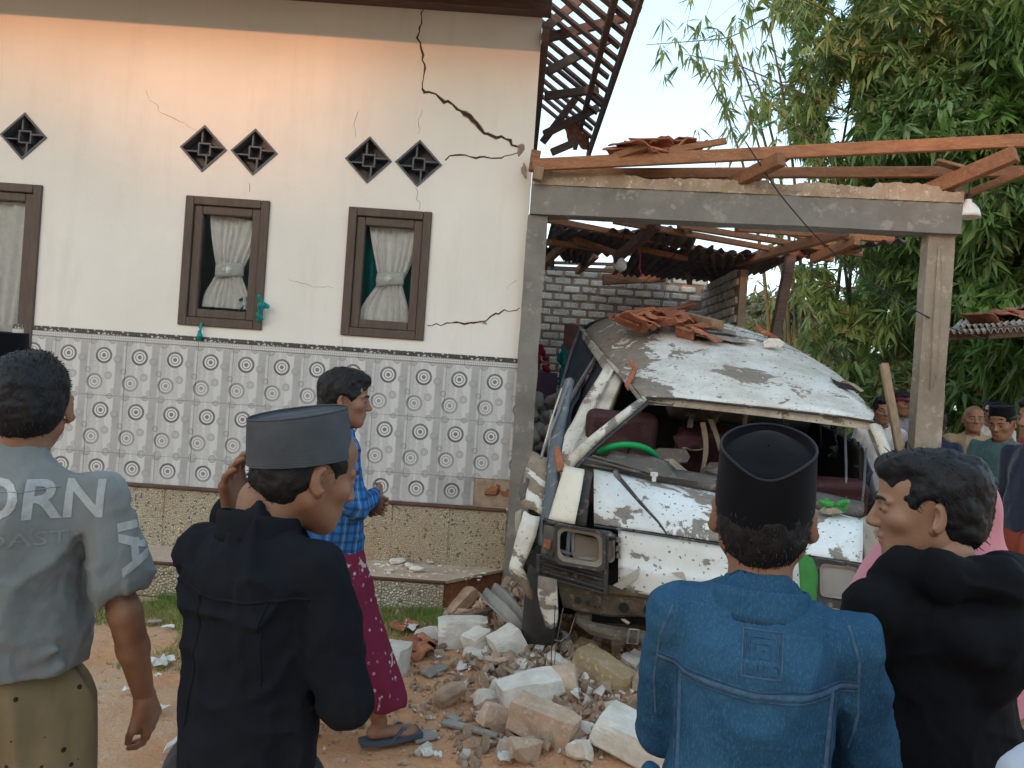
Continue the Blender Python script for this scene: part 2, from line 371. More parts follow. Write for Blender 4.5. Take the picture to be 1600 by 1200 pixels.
def tile_mat(name='circle_print_tile', tint=1.06):
    t = NT(name); uv = t.n('TexCoord').outputs['UV']; sp = t.n('SeparateXYZ', {0: uv}); U, Vv = sp.outputs[0], sp.outputs[1]
    W, H = .263, .42
    x = t.math('MULTIPLY', U, W); y = t.math('MULTIPLY', t.math('SUBTRACT', 1.0, Vv), H)
    def band(f, a, b, e=.01): return t.math('MULTIPLY', t.ramp(f, a - e, a + e), t.math('SUBTRACT', 1.0, t.ramp(f, b - e, b + e)))
    g = lambda v: (v * tint, v * tint, v * 1.0 * tint)
    col = t.mix(band(U, .50, .70), g(.48), g(.57))
    col = t.mix(band(U, .72, .92), col, g(.33)); col = t.mix(band(U, .0, .12), col, g(.42)); col = t.mix(band(U, .28, .34), col, g(.57))
    def dist(cx, cy):
        out = None
        for ox in ([0] + ([-W] if cx > W * .75 else []) + ([W] if cx < W * .25 else [])):
            for oy in ([0] + ([-H] if cy > H * .9 else [])):
                dx = t.math('SUBTRACT', x, cx + ox); dy = t.math('SUBTRACT', y, cy + oy)
                d = t.math('SQRT', t.math('ADD', t.math('MULTIPLY', dx, dx), t.math('MULTIPLY', dy, dy)))
                out = d if out is None else t.math('MINIMUM', out, d)
        return out
    def ring(col, d, a, b, c, e=.0012): return t.mix(band(d, a, b, e), col, c)
    def disc(col, d, r, c, f=1.0): return t.mix(t.math('MULTIPLY', t.math('SUBTRACT', 1.0, t.ramp(d, r - .001, r + .001)), f), col, c)
    for (u, v, r, kind) in ((.36, .57, .046, 'o'), (.02, .12, .03, 'o'), (.77, .32, .030, 'g'), (.70, .88, .022, 'l'), (.95, .53, .022, 'd'), (.53, .61, .028, 'm'),
                            (.05, .995, .033, 'm'), (.60, .99, .028, 'm'), (.40, .90, .03, 'o'), (.93, .02, .022, 'l'), (.12, .42, .026, 'o')):
        d = dist(u * W, v * H)
        if kind == 'o': col = ring(col, d, r - .003, r, g(.34))
        elif kind == 'g': col = disc(col, d, r, g(.36), .7); col = ring(col, d, r * .62, r * .74, g(.22)); col = ring(col, d, r - .003, r, g(.25))
        elif kind == 'l': col = disc(col, d, r, g(.30), .6); col = ring(col, d, r - .003, r, g(.36))
        elif kind == 'd': col = ring(col, d, r - .006, r, g(.2)); col = ring(col, d, r * .3, r * .5, g(.3))
        else: col = disc(col, d, r, g(.34), .6); col = ring(col, d, r - .005, r, g(.17)); col = ring(col, d, r * .45, r * .6, g(.24))
    for (u, v) in ((.38, .26), (.16, .73)):
        d = dist(u * W, v * H); R = .061
        col = disc(col, d, R, g(.62)); col = ring(col, d, R * .74, R, g(.085)); col = ring(col, d, R * .44, R * .55, g(.11)); col = disc(col, d, R * .24, g(.12))
    n = t.noise(3, 3); col = t.mix(t.ramp(n, .4, .9), col, tuple([.48 * tint] * 3))
    return t.out(col, .32, 0, .4)
M['tile'] = tile_mat(); M['tile_darker'] = tile_mat('darker_circle_tile', .85)  # second version of the tile in a darker tone
def border_mat():
    t = NT('floral_border'); co = t.co(); v = t.vor(34, co); n = t.noise(60, 3, .6, co)
    f = t.math('ADD', t.math('MULTIPLY', v, 1.0), t.math('MULTIPLY', n, .5)); return t.out(t.mix(t.ramp(f, .52, .60), (.50, .50, .49), (.055, .055, .055)), .35)
def lattice_mat():
    t = NT('lattice_border'); w1 = t.n('TexChecker', {0: t.n('Mapping', {0: t.co(), 2: (0, R_(45), 0)}).outputs[0], 1: (.56, .56, .55, 1), 2: (.36, .36, .36, 1), 3: 90.0})
    return t.out(w1.outputs[0], .35)
M['border'] = border_mat(); M['lattice'] = lattice_mat()
def pebble_mat(name, a, b, c, sc=72, dark=.45):
    t = NT(name); co = t.co(scale=(1, 1, 1)); d = t.vor(sc, co); e = t.vor(sc, co, 'DISTANCE_TO_EDGE'); cc = t.vor(sc, co, 'F1', 'Color')
    r = t.n('SeparateColor', {0: cc}).outputs[0]; col = t.mix(r, a, b); col = t.mix(t.ramp(t.noise(1.4, 3), .45, .75), col, c)
    col = t.mix(t.ramp(e, .10, .02), col, tuple(x * dark for x in a)); col = t.mix(t.ramp(r, .93, .95), col, tuple(x * .3 for x in a))
    t.bump(t.math('SQRT', e), 1.0, .018); return t.out(col, .55, 0, .35)
M['pebble'] = pebble_mat('pebble_cladding', (.76, .66, .50), (.56, .47, .34), (.62, .45, .26))
M['pebble_low'] = pebble_mat('mixed_pebble_cladding', (.60, .54, .43), (.40, .36, .28), (.46, .35, .21), 46)

def ground_mat():
    t = NT('reddish_soil'); co = t.co(); n1 = t.noise(.7, 5, .65, co); n2 = t.noise(6, 6, .75, co); n3 = t.noise(30, 4, .7, co)
    col = t.mix(t.ramp(n2, .38, .66), (.60, .32, .17), (.48, .265, .15)); col = t.mix(t.ramp(n1, .5, .7), col, (.52, .39, .28)); col = t.mix(t.ramp(n3, .6, .72), col, (.58, .47, .37))
    v = t.vor(70, co); col = t.mix(t.math('MULTIPLY', t.ramp(v, .13, .06), t.ramp(n2, .5, .6)), col, (.5, .46, .40))
    t.bump(t.math('ADD', n2, t.math('MULTIPLY', n3, .5)), .8, .03); return t.out(col, .95, 0, .1)
M['soil'] = ground_mat()

# ================================================= GROUND
def gheight(x, y):
    P = np.stack([x, y, x * 0], -1); h = fbm(P, 1.7, 11, 3) * .010
    m = np.exp(-(((x - .35) / .75) ** 2 + ((y - 4.55) / .9) ** 2)) * .10 + np.exp(-(((x - .8) / .7) ** 2 + ((y - 3.75) / .6) ** 2)) * .06
    return h + m * (1 + .35 * vnoise(P, 5, 5))
def gh(x, y): return float(gheight(np.array([x], float), np.array([y], float))[0])
def warp(n, fine, far): 
    u = np.linspace(-1, 1, n); return np.sinh(u * 6.0) / np.sinh(6.0) * far
gx = np.concatenate([-np.geomspace(600, 5.2, 26), np.linspace(-5, 5, 180), np.geomspace(5.2, 600, 26)])
gy = np.concatenate([-np.geomspace(600, .2, 26), np.linspace(0, 9, 170), np.geomspace(9.2, 700, 26)])
GX, GY = np.meshgrid(gx, gy); GZ = gheight(GX, GY); GZ[(np.abs(GX) > 6) | (GY < -1) | (GY > 9.3)] *= .2
mk('ground', np.stack([GX, GY, GZ], -1).reshape(-1, 3), np.array(gridf(len(gy), len(gx))), M['soil'], smooth=True, kind='structure', origin=np.zeros(3))
# grass beside the step
def grass_mat():
    t = NT('short_grass'); n = t.noise(3, 4); return t.out(t.mix(t.ramp(n, .35, .65), (.13, .22, .045), (.24, .26, .08)), .7, 0, .2)
M['grass'] = grass_mat()
r = np.random.RandomState(4); V = []; F = []
for _ in range(42000):
    x = r.uniform(-4.6, -.35); f = r.rand() ** 1.6; y = 5.22 - f * 1.25
    if vnoise(np.array([[x, y, 0]]), 2.5, 2)[0] < -.9 + f * 1.25: continue
    z = gh(x, y) if r.rand() < 1 else 0; h = r.uniform(.015, .06) * (1.2 - f * .6); a = r.uniform(0, PI); l = r.normal(0, .35, 2) * h
    c, s_ = math.cos(a) * .003, math.sin(a) * .003; n = len(V)
    V += [(x - c, y - s_, z - .004), (x + c, y + s_, z - .004), (x + l[0], y + l[1], z + h)]; F.append((n, n + 1, n + 2))
mk('grass', V, np.array(F), M['grass'], kind='stuff', label='short green grass growing along the foot of the pebble step', cat='grass', origin=np.zeros(3))

# ================================================= HOUSE
WY = 5.72
house = empty('house', (-2.2, WY, 0), 'white plastered house with circle patterned tile dado and a long crack by its corner', 'house')
XR, XL, ZT = .039, -6.2, 4.6
wins = [(-2.495, -1.875, 1.87, 2.825), (-1.29, -.675, 1.875, 2.825), (-4.55, -3.56, .69, 2.825)]
dia = [-3.73, -2.396, -2.02, -1.173, -.802]; DZ, DR = 3.18, .175
xs = sorted(set([XL, XR] + [v for q in wins for v in q[:2]] + [c + s * DR for c in dia for s in (-1, 1)]))
zs = sorted(set([0.0, ZT, .69, 1.79] + [v for q in wins for v in q[2:]] + [DZ - DR, DZ + DR]))
def front_wall(y, nz=0):
    V = []; F = []
    def q(*p):
        n = len(V); V.extend([(a, y, b) for a, b in p]); F.append(tuple(range(n, n + len(p))))
    for i in range(len(xs) - 1):
        for j in range(len(zs) - 1):
            x0, x1, z0, z1 = xs[i], xs[i + 1], zs[j], zs[j + 1]; xm, zm = (x0 + x1) / 2, (z0 + z1) / 2
            if any(a < xm < b and c < zm < d for a, b, c, d in wins): continue
            dd = [c for c in dia if abs(xm - c) < DR and abs(zm - DZ) < DR]
            if dd:
                if abs(x0 - (dd[0] - DR)) > 1e-6: continue
                c = dd[0]; x0, x1 = c - DR, c + DR
                q((x0, z0), (c, z0), (x0, DZ)); q((c, z0), (x1, z0), (x1, DZ)); q((x1, DZ), (x1, z1), (c, z1)); q((c, z1), (x0, z1), (x0, DZ)); continue
            q((x0, z0), (x1, z0), (x1, z1), (x0, z1))
    return V, F
Vw, Fw = front_wall(WY); extra = []
for (a, b, c, d) in wins:       # reveals
    for p in (((a, c), (a, d)), ((b, c), (b, d)), ((a, c), (b, c)), ((a, d), (b, d))):
        extra.append((np.array([(p[0][0], WY, p[0][1]), (p[1][0], WY, p[1][1]), (p[1][0], WY + .2, p[1][1]), (p[0][0], WY + .2, p[0][1])]), [(0, 1, 2, 3)]))
extra.append((np.array([(XR, WY, 0), (XR, WY + 4.2, 0), (XR, WY + 4.2, ZT), (XR, WY, ZT)]), [(0, 1, 2, 3)]))
mk('wall', *join([(np.array(Vw), Fw)] + extra), M['plaster'], house)
# room behind the windows
mk('room', *join([box2((XL, WY + 1.9, 0), (XR - .05, WY + 2, ZT)), box2((XL, WY + .25, .6), (XR - .05, WY + 1.9, .65)), box2((XL, WY + .25, ZT - .05), (XR - .05, WY + 1.9, ZT)), box2((XR - .1, WY + .2, .65), (XR - .06, WY + 1.9, ZT - .05)),
     box2((-1.62, WY + .2, .65), (-1.56, WY + 1.9, ZT - .06)), box2((-3.0, WY + .2, .65), (-2.94, WY + 1.9, ZT - .06))]), M['room'], house)

def make_window(a, b, c, d, fw=.075, is_door=False, glass=True):
    w_ = empty('window' if not is_door else 'door', ((a + b) / 2, WY, c), None, None); w_.parent = house; w_.location = np.array([(a + b) / 2, WY, c]) - WL[house.name]
    y0, y1 = WY - .02, WY + .12
    def ring(nm, a, b, c, d, t, y0, y1, par, tb=None):
        tb = tb or t; out = []
        for p, q in (((a, c), (a + t, d)), ((b - t, c), (b, d)), ((a + t + .001, c), (b - t - .001, c + tb)), ((a + t + .001, d - t), (b - t - .001, d))):
            Vb, Fb = cbox((q[0] - p[0], y1 - y0, q[1] - p[1]), .005); out.append((Vb + np.array([(p[0] + q[0]) / 2, (y0 + y1) / 2, (p[1] + q[1]) / 2]), Fb))
        return mk(nm, *join(out), M['frame'], par)
    ring('frame', a, b, c, d, .062, y0, y1, w_)
    s = ring('sash', a + .064, b - .064, c + .064, d - .064, .062, y0 + .02, y1 - .06, w_)
    if glass: mk('pane', *box2((a + .12, WY + .03, c + .12), (b - .12, WY + .034, d - .12)), M['glass'], w_)
    else:
        s.location.y -= .0
    return w_
for i, q in enumerate(wins): make_window(*q, is_door=(i == 2), glass=True)

def curtain(xc, z0, z1, wt, wm, wb, tie, lean=0, y=WY + .075, par=None, seed=0, skew=0):
    nu, nv = 90, 44; U = np.linspace(-1, 1, nu); T = np.linspace(0, 1, nv); V = []
    for t in T:
        z = z0 + (z1 - z0) * t
        if t < tie: q = (t / tie) ** 1.3; wdt = wb + (wm - wb) * (q * q * (3 - 2 * q))
        else: q = (t - tie) / (1 - tie); wdt = wm + (wt - wm) * (q ** .8)
        for u in U:
            amp = .012 * (1.25 - .5 * (wdt / wt)); fr = 30 + 4 * math.sin(seed + t * 2)
            V.append((xc + lean * (t - tie) + u * wdt / 2 + .006 * math.sin(7 * t + seed), y + amp * math.sin(u * fr * .7 + 1.3 * math.sin(u * 5 + seed) + .8 * t) + .01 * math.sin(9 * t + u * 3), z + skew * u * t * .5 * (1 if t > tie else 0)))
    c_ = mk('curtain', V, np.array(gridf(nv, nu)), M['lace'], par, smooth=True)
    zt = z0 + (z1 - z0) * tie
    rr = []
    for z, g in ((zt - .05, .0), (zt, .012), (zt + .05, 0)):
        rr.append([(xc + (wm / 2 + .012) * math.sin(a) - .1 * 0, y - (.022 + g) * math.cos(a), z + .012 * math.sin(a * 1.0)) for a in np.linspace(-PI / 2, PI / 2, 12)])
    mk('tie_band', *sheet(rr, .004, 1, .004, 30), M['lace2'], c_, smooth=True)
    rs = np.random.RandomState(seed + 3); fl = []
    for k in range(16):
        an = rs.uniform(0, 2 * PI); rad = rs.uniform(0, .028); Vr, Fr = rock((.022, .008, .016), seed * 20 + k, 9); fl.append((Vr @ rotm(0, an, 0).T + np.array([xc - .005 + rad * math.cos(an), y - .045, zt + rad * math.sin(an)]), Fr))
    mk('rosette', *join(fl), M['rosette'], c_)
    return c_
M['lace2'] = mat('satin_band', (.66, .66, .67), (.55, .55, .57), 8, .6, .2, 40)
M['rosette'] = mat('rosette_cloth', (.46, .60, .56), (.62, .66, .64), 20, .7, .2, 40)
kids = [o for o in bpy.data.objects if o.parent == house and o.name.split('.')[0] in ('window', 'door')]
w1, w2, w3 = kids
curtain(-2.17, 2.02, 2.70, .40, .19, .36, .42, lean=.04, par=w1, seed=1, skew=-.06)
curtain(-.965, 2.0, 2.71, .40, .18, .37, .45, lean=.05, par=w2, seed=4)
curtain(-3.90, .75, 2.70, .62, .34, .58, .50, lean=-.08, par=w3, seed=7)
def drape_panel(x0, x1, z0, z1, y, par, seed):
    nu, nv = 30, 24; V = [(x0 + (x1 - x0) * u, y + .014 * math.sin(u * 22 + seed) + .01 * math.sin(v * 5 + u * 9), z0 + (z1 - z0) * v) for v in np.linspace(0, 1, nv) for u in np.linspace(0, 1, nu)]
    return mk('curtain_panel', V, np.array(gridf(nv, nu)), M['teal'], par, smooth=True)
drape_panel(-1.20, -.76, 1.95, 2.74, WY + .16, w2, 1)
drape_panel(-4.4, -3.62, .72, 2.74, WY + .17, w3, 2)
drape_panel(-2.42, -2.28, 1.95, 2.10, WY + .15, w1, 3)
# teal cloth poking out of the first window
def blob_cloth(name, c, s, seed, mt, par=None, vox=.006, **k):
    g = SDF(np.array(c) - np.array(s) * 1.1 - .03, np.array(c) + np.array(s) * 1.1 + .03, vox); rs = np.random.RandomState(seed)
    for i in range(9):
        a = np.array(c) + rs.uniform(-.75, .75, 3) * s; b = a + rs.normal(0, .35, 3) * s; g.rc(a, b, min(s) * .35, min(s) * .5, .012)
    g.noise(.006, 28, seed, 2); V, F = g.mesh(); return mk(name, V, F, mt, par, smooth=True, **k)
blob_cloth('hanging_cloth', at(408, 485, WY - .05), (.035, .03, .11), 5, M['tealwet'], w1, .005)
blob_cloth('hanging_cloth', at(311, 522, WY - .04), (.018, .016, .10), 6, M['tealwet'], w1, .004)
blob_cloth('hanging_cloth', at(380, 470, WY + .09), (.05, .02, .07), 7, M['teal'], w1, .006)

# diamond vents
def make_vent(xc, k):
    v = empty('vent', (xc, WY, DZ), None, None); v.parent = house; v.location = np.array([xc, WY, DZ]) - WL[house.name]
    R45 = rotm(0, R_(45), 0); side = DR * math.sqrt(2); h = side / 2; parts = []
    def bx(a, b, y0, y1):
        V, F = box2((a[0], y0, a[1]), (b[0], y1, b[1])); return V @ R45.T + np.array([xc, WY, DZ]), F
    t = .014
    for a, b in (((-h, -h), (h, -h + t)), ((-h, h - t), (h, h)), ((-h, -h + t + .001), (-h + t, h - t - .001)), ((h - t, -h + t + .001), (h, h - t - .001))): parts.append(bx(a, b, -.008, .14))
    mk('vent_frame', *join(parts), M['vent'], v)
    mk('back_plate', *bx((-h + t, -h + t), (h - t, h - t), .10, .115), M['vent'], v)
    q = .048; parts = []      # inner square lies upright inside the diamond
    def b0(a, b, y0, y1): V, F = box2((a[0], y0, a[1]), (b[0], y1, b[1])); return V + np.array([xc, WY, DZ]), F
    for a, b in (((-q, -q), (q, -q + .011)), ((-q, q - .011), (q, q)), ((-q, -q + .012), (-q + .011, q - .012)), ((q - .011, -q + .012), (q, q - .012))): parts.append(b0(a, b, .012, .11))
    mk('inner_square', *join(parts), M['vent'], v)
    e = DR - .02
    for a, b in (((-e, -.006 - .02), (-q - .001, .006 - .02)), ((q + .001, -.006 + .02), (e, .006 + .02)), ((-.006 + .02, -e), (.006 + .02, -q - .001)), ((-.006 - .02, q + .001), (.006 - .02, e))):
        a = (a[0] * .93, a[1] * .93) if abs(a[0]) > .1 or abs(a[1]) > .1 else a; mk('vent_bar', *b0(a, (b[0] * (.93 if abs(b[0]) > .1 else 1), b[1] * (.93 if abs(b[1]) > .1 else 1)), .010, .10), M['vent'], v)
for k, c in enumerate(dia): make_vent(c, k)

# dado: circle tiles, each a piece
TW = .263; rows_t = [(1.31, 1.715, 0.035, 1.0), (.89, 1.31, 0.0, 1.0), (.68, .89, .5, 1.0)]
for ri, (z0, z1, v0, v1) in enumerate(rows_t):
    g = .0016; V, F = cbox((TW - g, .008, z1 - z0 - g), .0014)
    uv = []
    for f in F:
        for i in f: uv.append((V[i, 0] / TW + .5, (v0 + (v1 - v0) * (V[i, 2] / (z1 - z0) + .5))))
    me = mesh_of('wall_tile', V, F, M['tile'], False, uv); me2 = mesh_of('wall_tile', V, F, M['tile_darker'], False, uv)
    k = 0
    while True:
        xc = .036 - TW * (k + .5)
        if xc < -6: break
        inside_door = -4.55 < xc < -3.60
        if not inside_door and not (ri == 2 and k == 0):
            inst('wall_tile', me2 if (ri == 2 and k in (1,)) else me, house, (xc + rnd.uniform(-.0006, .0006), WY - .005 - rnd.uniform(0, .0015), (z0 + z1) / 2), (rnd.gauss(0, .002), rnd.gauss(0, .0012), rnd.gauss(0, .002)))
        k += 1
for (z0, z1, mm, nm, ww) in ((1.757, 1.79, 'border', 'border_tile', .263 * 1.5), (1.718, 1.755, 'lattice', 'lattice_tile', .263 * 1.5)):
    V, F = cbox((ww - .002, .012 if nm == 'border_tile' else .008, z1 - z0), .0015); me = mesh_of(nm, V, F, M[mm])
    k = 0
    while .036 - ww * (k + .5) > -6:
        xc = .036 - ww * (k + .5)
        if not -4.7 < xc < -3.70: inst(nm, me, house, (xc, WY - .006, (z0 + z1) / 2))
        elif xc > -3.8: inst(nm, me, house, (xc + .0, WY - .006, (z0 + z1) / 2), (0, 0, 0), (.5, 1, 1)).location.x += .1
        k += 1
# broken corner where a tile fell off
mk('exposed_brick', *join([(block((.25, .05, .20), 5, .02, .012)[0] + np.array([-.095, WY + .022, .785]), block((.25, .05, .2), 5)[1]), (block((.13, .05, .08), 9, .012, .008)[0] + np.array([-.08, WY - .006, .80]), block((.13, .05, .08), 9)[1])]), M['earthwall'], house)
mk('torn_tile_bed', *box2((-.226, WY - .0035, .682), (.037, WY - .0005, .889)), M['crackrim'], house)
# ledge, pebble plinth and step
mk('ledge', *join([(cbox((6.1, .055, .022), .006)[0] + np.array([-3.03, WY - .028, .668]), cbox((6.1, .055, .022), .006)[1])]), M['seal'], house)
for k in range(15):
    x1 = .03 - k * .42; V, F = cbox((.418, .03, .425), .003); mk('pebble_panel', V + np.array([x1 - .209, WY - .022 - rnd.uniform(0, .002), .4435]), F, M['pebble'], house)
step = empty('step', (-2.5, 5.45, 0), 'long low step with pebble front and dusty top below the tiled wall', 'step')
foot = np.array([(-6.2, 5.226), (-.36, 5.226), (.035, 5.69), (-6.2, 5.69)])
P = [(x, y, .0) for x, y in foot]
mk('step_body', *prism([(x, y, -.05) for x, y in [(-6.2, 5.242), (-.366, 5.242), (.02, 5.69), (-6.2, 5.69)]], (0, 0, .268)), M['earthwall'], step)
for k in range(14):
    x1 = -.365 - k * .42; V, F = cbox((.418, .014, .212), .003); mk('pebble_panel', V + np.array([x1 - .209, 5.234, .106]), F, M['pebble_low'], step)
M['steptop'] = mat('dusty_pebble_floor', (.56, .45, .34), (.44, .34, .25), 9, .85, .6, 70, c3=(.60, .53, .45))
mk('step_top', *prism([(-6.2, 5.235, .219), (-.35, 5.235, .219), (.034, 5.686, .219), (-6.2, 5.686, .219)], (0, 0, .019)), M['steptop'], step)
mk('edge_strip', *join([(cbox((5.85, .016, .02), .004)[0] + np.array([-3.28, 5.226, .229]), cbox((5.85, .016, .02), .004)[1])]), M['seal'], step)
# cracks: flat ribbons painted with the shade inside, with plaster rims
def crack(pts, wd, par, rim=0, seed=0, y=WY):
    rs = np.random.RandomState(seed); P = []
    for (p, q) in zip(pts[:-1], pts[1:]):
        n = max(2, int(math.hypot(q[0] - p[0], q[1] - p[1]) / 7))
        for i in range(n): f = i / n; P.append((p[0] + (q[0] - p[0]) * f + rs.normal(0, 1.6), p[1] + (q[1] - p[1]) * f + rs.normal(0, 1.6)))
    P.append(pts[-1]); W = [at(x, yy, y) for x, yy in P]; m = len(W); out = []
    V = []
    for i, p in enumerate(W):
        t = W[min(i + 1, m - 1)] - W[max(i - 1, 0)]; nrm = np.array([-t[2], 0, t[0]]); nrm /= np.linalg.norm(nrm) + 1e-9
        ww = wd * (.45 + .55 * math.sin(PI * (i + .6) / (m + .2))) * rs.uniform(.5, 1.3) / 2
        V += [p + nrm * ww + (0, -.0008, 0), p - nrm * ww + (0, -.0008, 0)]
    F = [(2 * i, 2 * i + 1, 2 * i + 3, 2 * i + 2) for i in range(m - 1)]
    mk('crack', V, F, M['crack'], par)
    if rim:
        V2 = []
        for i in range(m):
            a, b = np.array(V[2 * i]), np.array(V[2 * i + 1]); c = (a + b) / 2; V2 += [c + (a - c) * (1 + rim * rs.uniform(.2, 1)) + (0, .0004, 0), c + (b - c) * (1 + rim * rs.uniform(0.2, 1.2)) + (0, .0004, 0)]
        mk('crack_rim', V2, F, M['crackrim'], par)
crack([(660, 15), (652, 60), (661, 85), (663, 115), (660, 138)], .012, house, .9, 1)
crack([(660, 138), (700, 160), (728, 178), (757, 205), (775, 213), (798, 218), (812, 236)], .024, house, .8, 2)
crack([(693, 250), (712, 243), (735, 243), (765, 249), (790, 245), (808, 239)], .012, house, .6, 3)
crack([(668, 508), (690, 508), (712, 503), (748, 505), (772, 492), (812, 481)], .010, house, .8, 4)
crack([(652, 210), (655, 188), (660, 172)], .003, house, 0, 5); crack([(650, 292), (655, 310), (655, 328)], .003, house, 0, 6)
crack([(557, 175), (554, 195), (556, 215)], .003, house, 0, 7); crack([(228, 140), (255, 178), (280, 190), (310, 205)], .0025, house, 0, 8)
crack([(450, 437), (480, 445), (520, 450)], .002, house, 0, 9); crack([(790, 452), (808, 437)], .002, house, 0, 10); crack([(535, 530), (532, 560), (535, 600)], .002, house, 0, 12); crack([(391, 285), (390, 300)], .003, house, .8, 13)
for (px, py, s, sd) in ((812, 236, (.07, .03, .10), 1), (818, 262, (.05, .03, .16), 2), (803, 228, (.06, .02, .04), 3), (750, 504, (.10, .012, .03), 4), (716, 42, (.05, .012, .04), 5)):
    V, F = block(s, sd + 40, .02, .012, 4); mk('broken_plaster', V + at(px, py, WY - .002), F, M['crackrim'] if sd != 5 else M['terra'], house)

# roof of the house: front eave and the stripped side slope
roof = empty('roof', (-1, 6, ZT), None, None); roof.parent = house; roof.location = np.array([-1, 6, ZT]) - WL[house.name]
mk('wall_plate', *beam((-6.2, WY - .06, 4.37), (.10, WY - .06, 4.37), .11, .11), M['wood_dark'], roof)
mk('eave_soffit', *box2((-6.4, 4.70, 4.44), (.10, WY + .05, 4.47)), M['wood_dark'], roof)
mk('fascia', *box2((-6.4, 4.64, 4.335), (.60, 4.695, 4.52)), M['wood_dark'], roof)
for k in range(9): mk('rafter', *beam((-5.9 + k * .72, 4.70, 4.405), (-5.9 + k * .72, WY - .12, 4.405), .05, .06), M['wood_dark'], roof)
# side slope, seen from below: slats run down the slope, eave beam runs away from the camera
EX, EZ, PIT = .67, 4.12, R_(36)
def slope(x, y, off=0): return np.array([x, y, EZ + (EX - x) * math.tan(PIT) + off])
YF = 8.35
for k, y in enumerate(np.arange(4.75, YF, .215)):
    ya = y + rnd.uniform(-.03, .03); yb = ya + rnd.uniform(-.04, .04); x1 = EX - rnd.uniform(-.02, .05)
    mk('batten', *beam(slope(-.1, ya, .05), slope(x1, yb, .05), .078, .022, ch=.002), M['wood_dark'], roof)
for (x, w_, h) in ((EX - .02, .03, .12), (EX - .16, .045, .06)):
    mk('eave_beam', *beam(slope(x, 4.7, -.01), slope(x, YF + .1, -.01), w_, h), M['wood_dark'], roof)
mk('wall_rail', *beam((XR + .030, 5.65, 4.17), (XR + .030, YF + .1, 4.17), .055, .12), M['wood_dark'], roof)
for (a, b) in (((855, 112), (955, 60)), ((852, 60), (975, 28)), ((850, 210), (935, 168)), ((862, 238), (900, 222)), ((852, 150), (935, 140)), ((848, 222), (910, 140)), ((850, 45), (905, 0))):
    d = 5.9 + (a[1] / 245) * 1.6
    mk('strut', *beam(at(a[0], a[1], d), at(b[0], b[1], d + .05), .05, .07), M['wood_dark'], roof)
def pan_tile(seed=0):
    rs = np.random.RandomState(seed); rows = []
    for v in np.linspace(0, 1, 5): rows.append([(u * .24 - .12, v * .32 - .16, .022 * math.sin(u * 2 * PI * .95 + .3) + .004 * rs.normal()) for u in np.linspace(0, 1, 9)])
    return sheet(rows, .011, 0)
PT = [pan_tile(i) for i in range(3)]
me_tile = [mesh_of('roof_tile', *p, M['terra'], True) for p in PT]
for (px, py, d) in ((897, 208, 7.9), (905, 215, 7.9)):
    inst('roof_tile', me_tile[rnd.randrange(3)], roof, at(px, py, d), (rnd.uniform(-.2, .2), PIT + rnd.uniform(-.2, .2), rnd.uniform(-.5, .5)), (1, 1, 1))

# ================================================= CARPORT FRAME
cp = empty('carport', (1.5, 5.6, 0), 'damaged carport with grey concrete columns and beam and a stripped timber roof', 'carport')
def rough_col(name, a, b, w_, dpt, seed, mt, par):
    """vertical concrete post from a to b with an uneven skin"""
    n = 40; V = []; 
    for i, t in enumerate(np.linspace(0, 1, n)):
        c = np.array(a) * (1 - t) + np.array(b) * t
        for j, (u, v) in enumerate(((-1, -1), (-.93, -1), (0, -1), (.93, -1), (1, -1), (1, 1), (-1, 1))): V.append((c[0] + u * w_ / 2, c[1] + v * dpt / 2, c[2]))
    V = np.array(V); V += (fbm(V, 6, seed, 3) * .006)[:, None] * np.array([1, 1, 0]); m = 7
    F = [(i * m + j, i * m + (j + 1) % m, (i + 1) * m + (j + 1) % m, (i + 1) * m + j) for i in range(n - 1) for j in range(m)] + [tuple(range(m))[::-1], tuple((n - 1) * m + j for j in range(m))]
    return mk(name, V, F, mt, par)
rough_col('column', (.106, WY + .01, 0), (.106, WY + .01, 2.843), .146, .16, 3, M['concrete'], cp)
M['tanconcrete'] = mat('tan_cement_render', (.33, .275, .22), (.24, .195, .15), 3.2, .95, .7, 35, c3=(.42, .36, .29), bd=.010)
rough_col('column', (2.905, 5.41, 0), (2.905, 5.41, 2.846), .185, .10, 8, M['tanconcrete'], cp)
mk('render_ridge', *join([(block((.04, .03, 1.0), 3, .01, .014, 8)[0] + np.array([2.895, 5.358, 2.25]), block((.05, .03, .9), 3, .01, .012, 8)[1])]), M['tanconcrete'], cp)
# beam
n = 60; V = []
for i, t in enumerate(np.linspace(0, 1, n)):
    c = np.array((.043, WY, 2.975)) * (1 - t) + np.array((3.0, 5.39, 2.965)) * t
    for (u, v) in ((-1, -1), (-1, 1), (1, 1), (1, -1)): V.append((c[0], c[1] + u * .09, c[2] + v * .125))
V = np.array(V); V += (fbm(V, 5, 3, 3) * .005)[:, None] * np.array([0, 1, 1])
mk('beam', V, [(i * 4 + j, i * 4 + (j + 1) % 4, (i + 1) * 4 + (j + 1) % 4, (i + 1) * 4 + j) for i in range(n - 1) for j in range(4)] + [(0, 3, 2, 1), tuple((n - 1) * 4 + j for j in range(4))], M['concrete'], cp)
n = 130; V = []; rs = np.random.RandomState(2)
for i, t in enumerate(np.linspace(0, 1, n)):
    c = np.array((.043, WY, 3.09)) * (1 - t) + np.array((3.0, 5.39, 3.08)) * t; h = .035 + .03 * abs(vnoise(np.array([[t * 9, 0, 0]]), 1, 4)[0]) + rs.uniform(0, .012) + (.03 if .8 < t < .95 else 0)
    for (u, v) in ((-.095 - rs.uniform(0, .012), -.03), (-.088, h), (0, h + .01 * rs.normal()), (.09, h * .8), (.09, 0)): V.append((c[0], c[1] + u, c[2] + v))
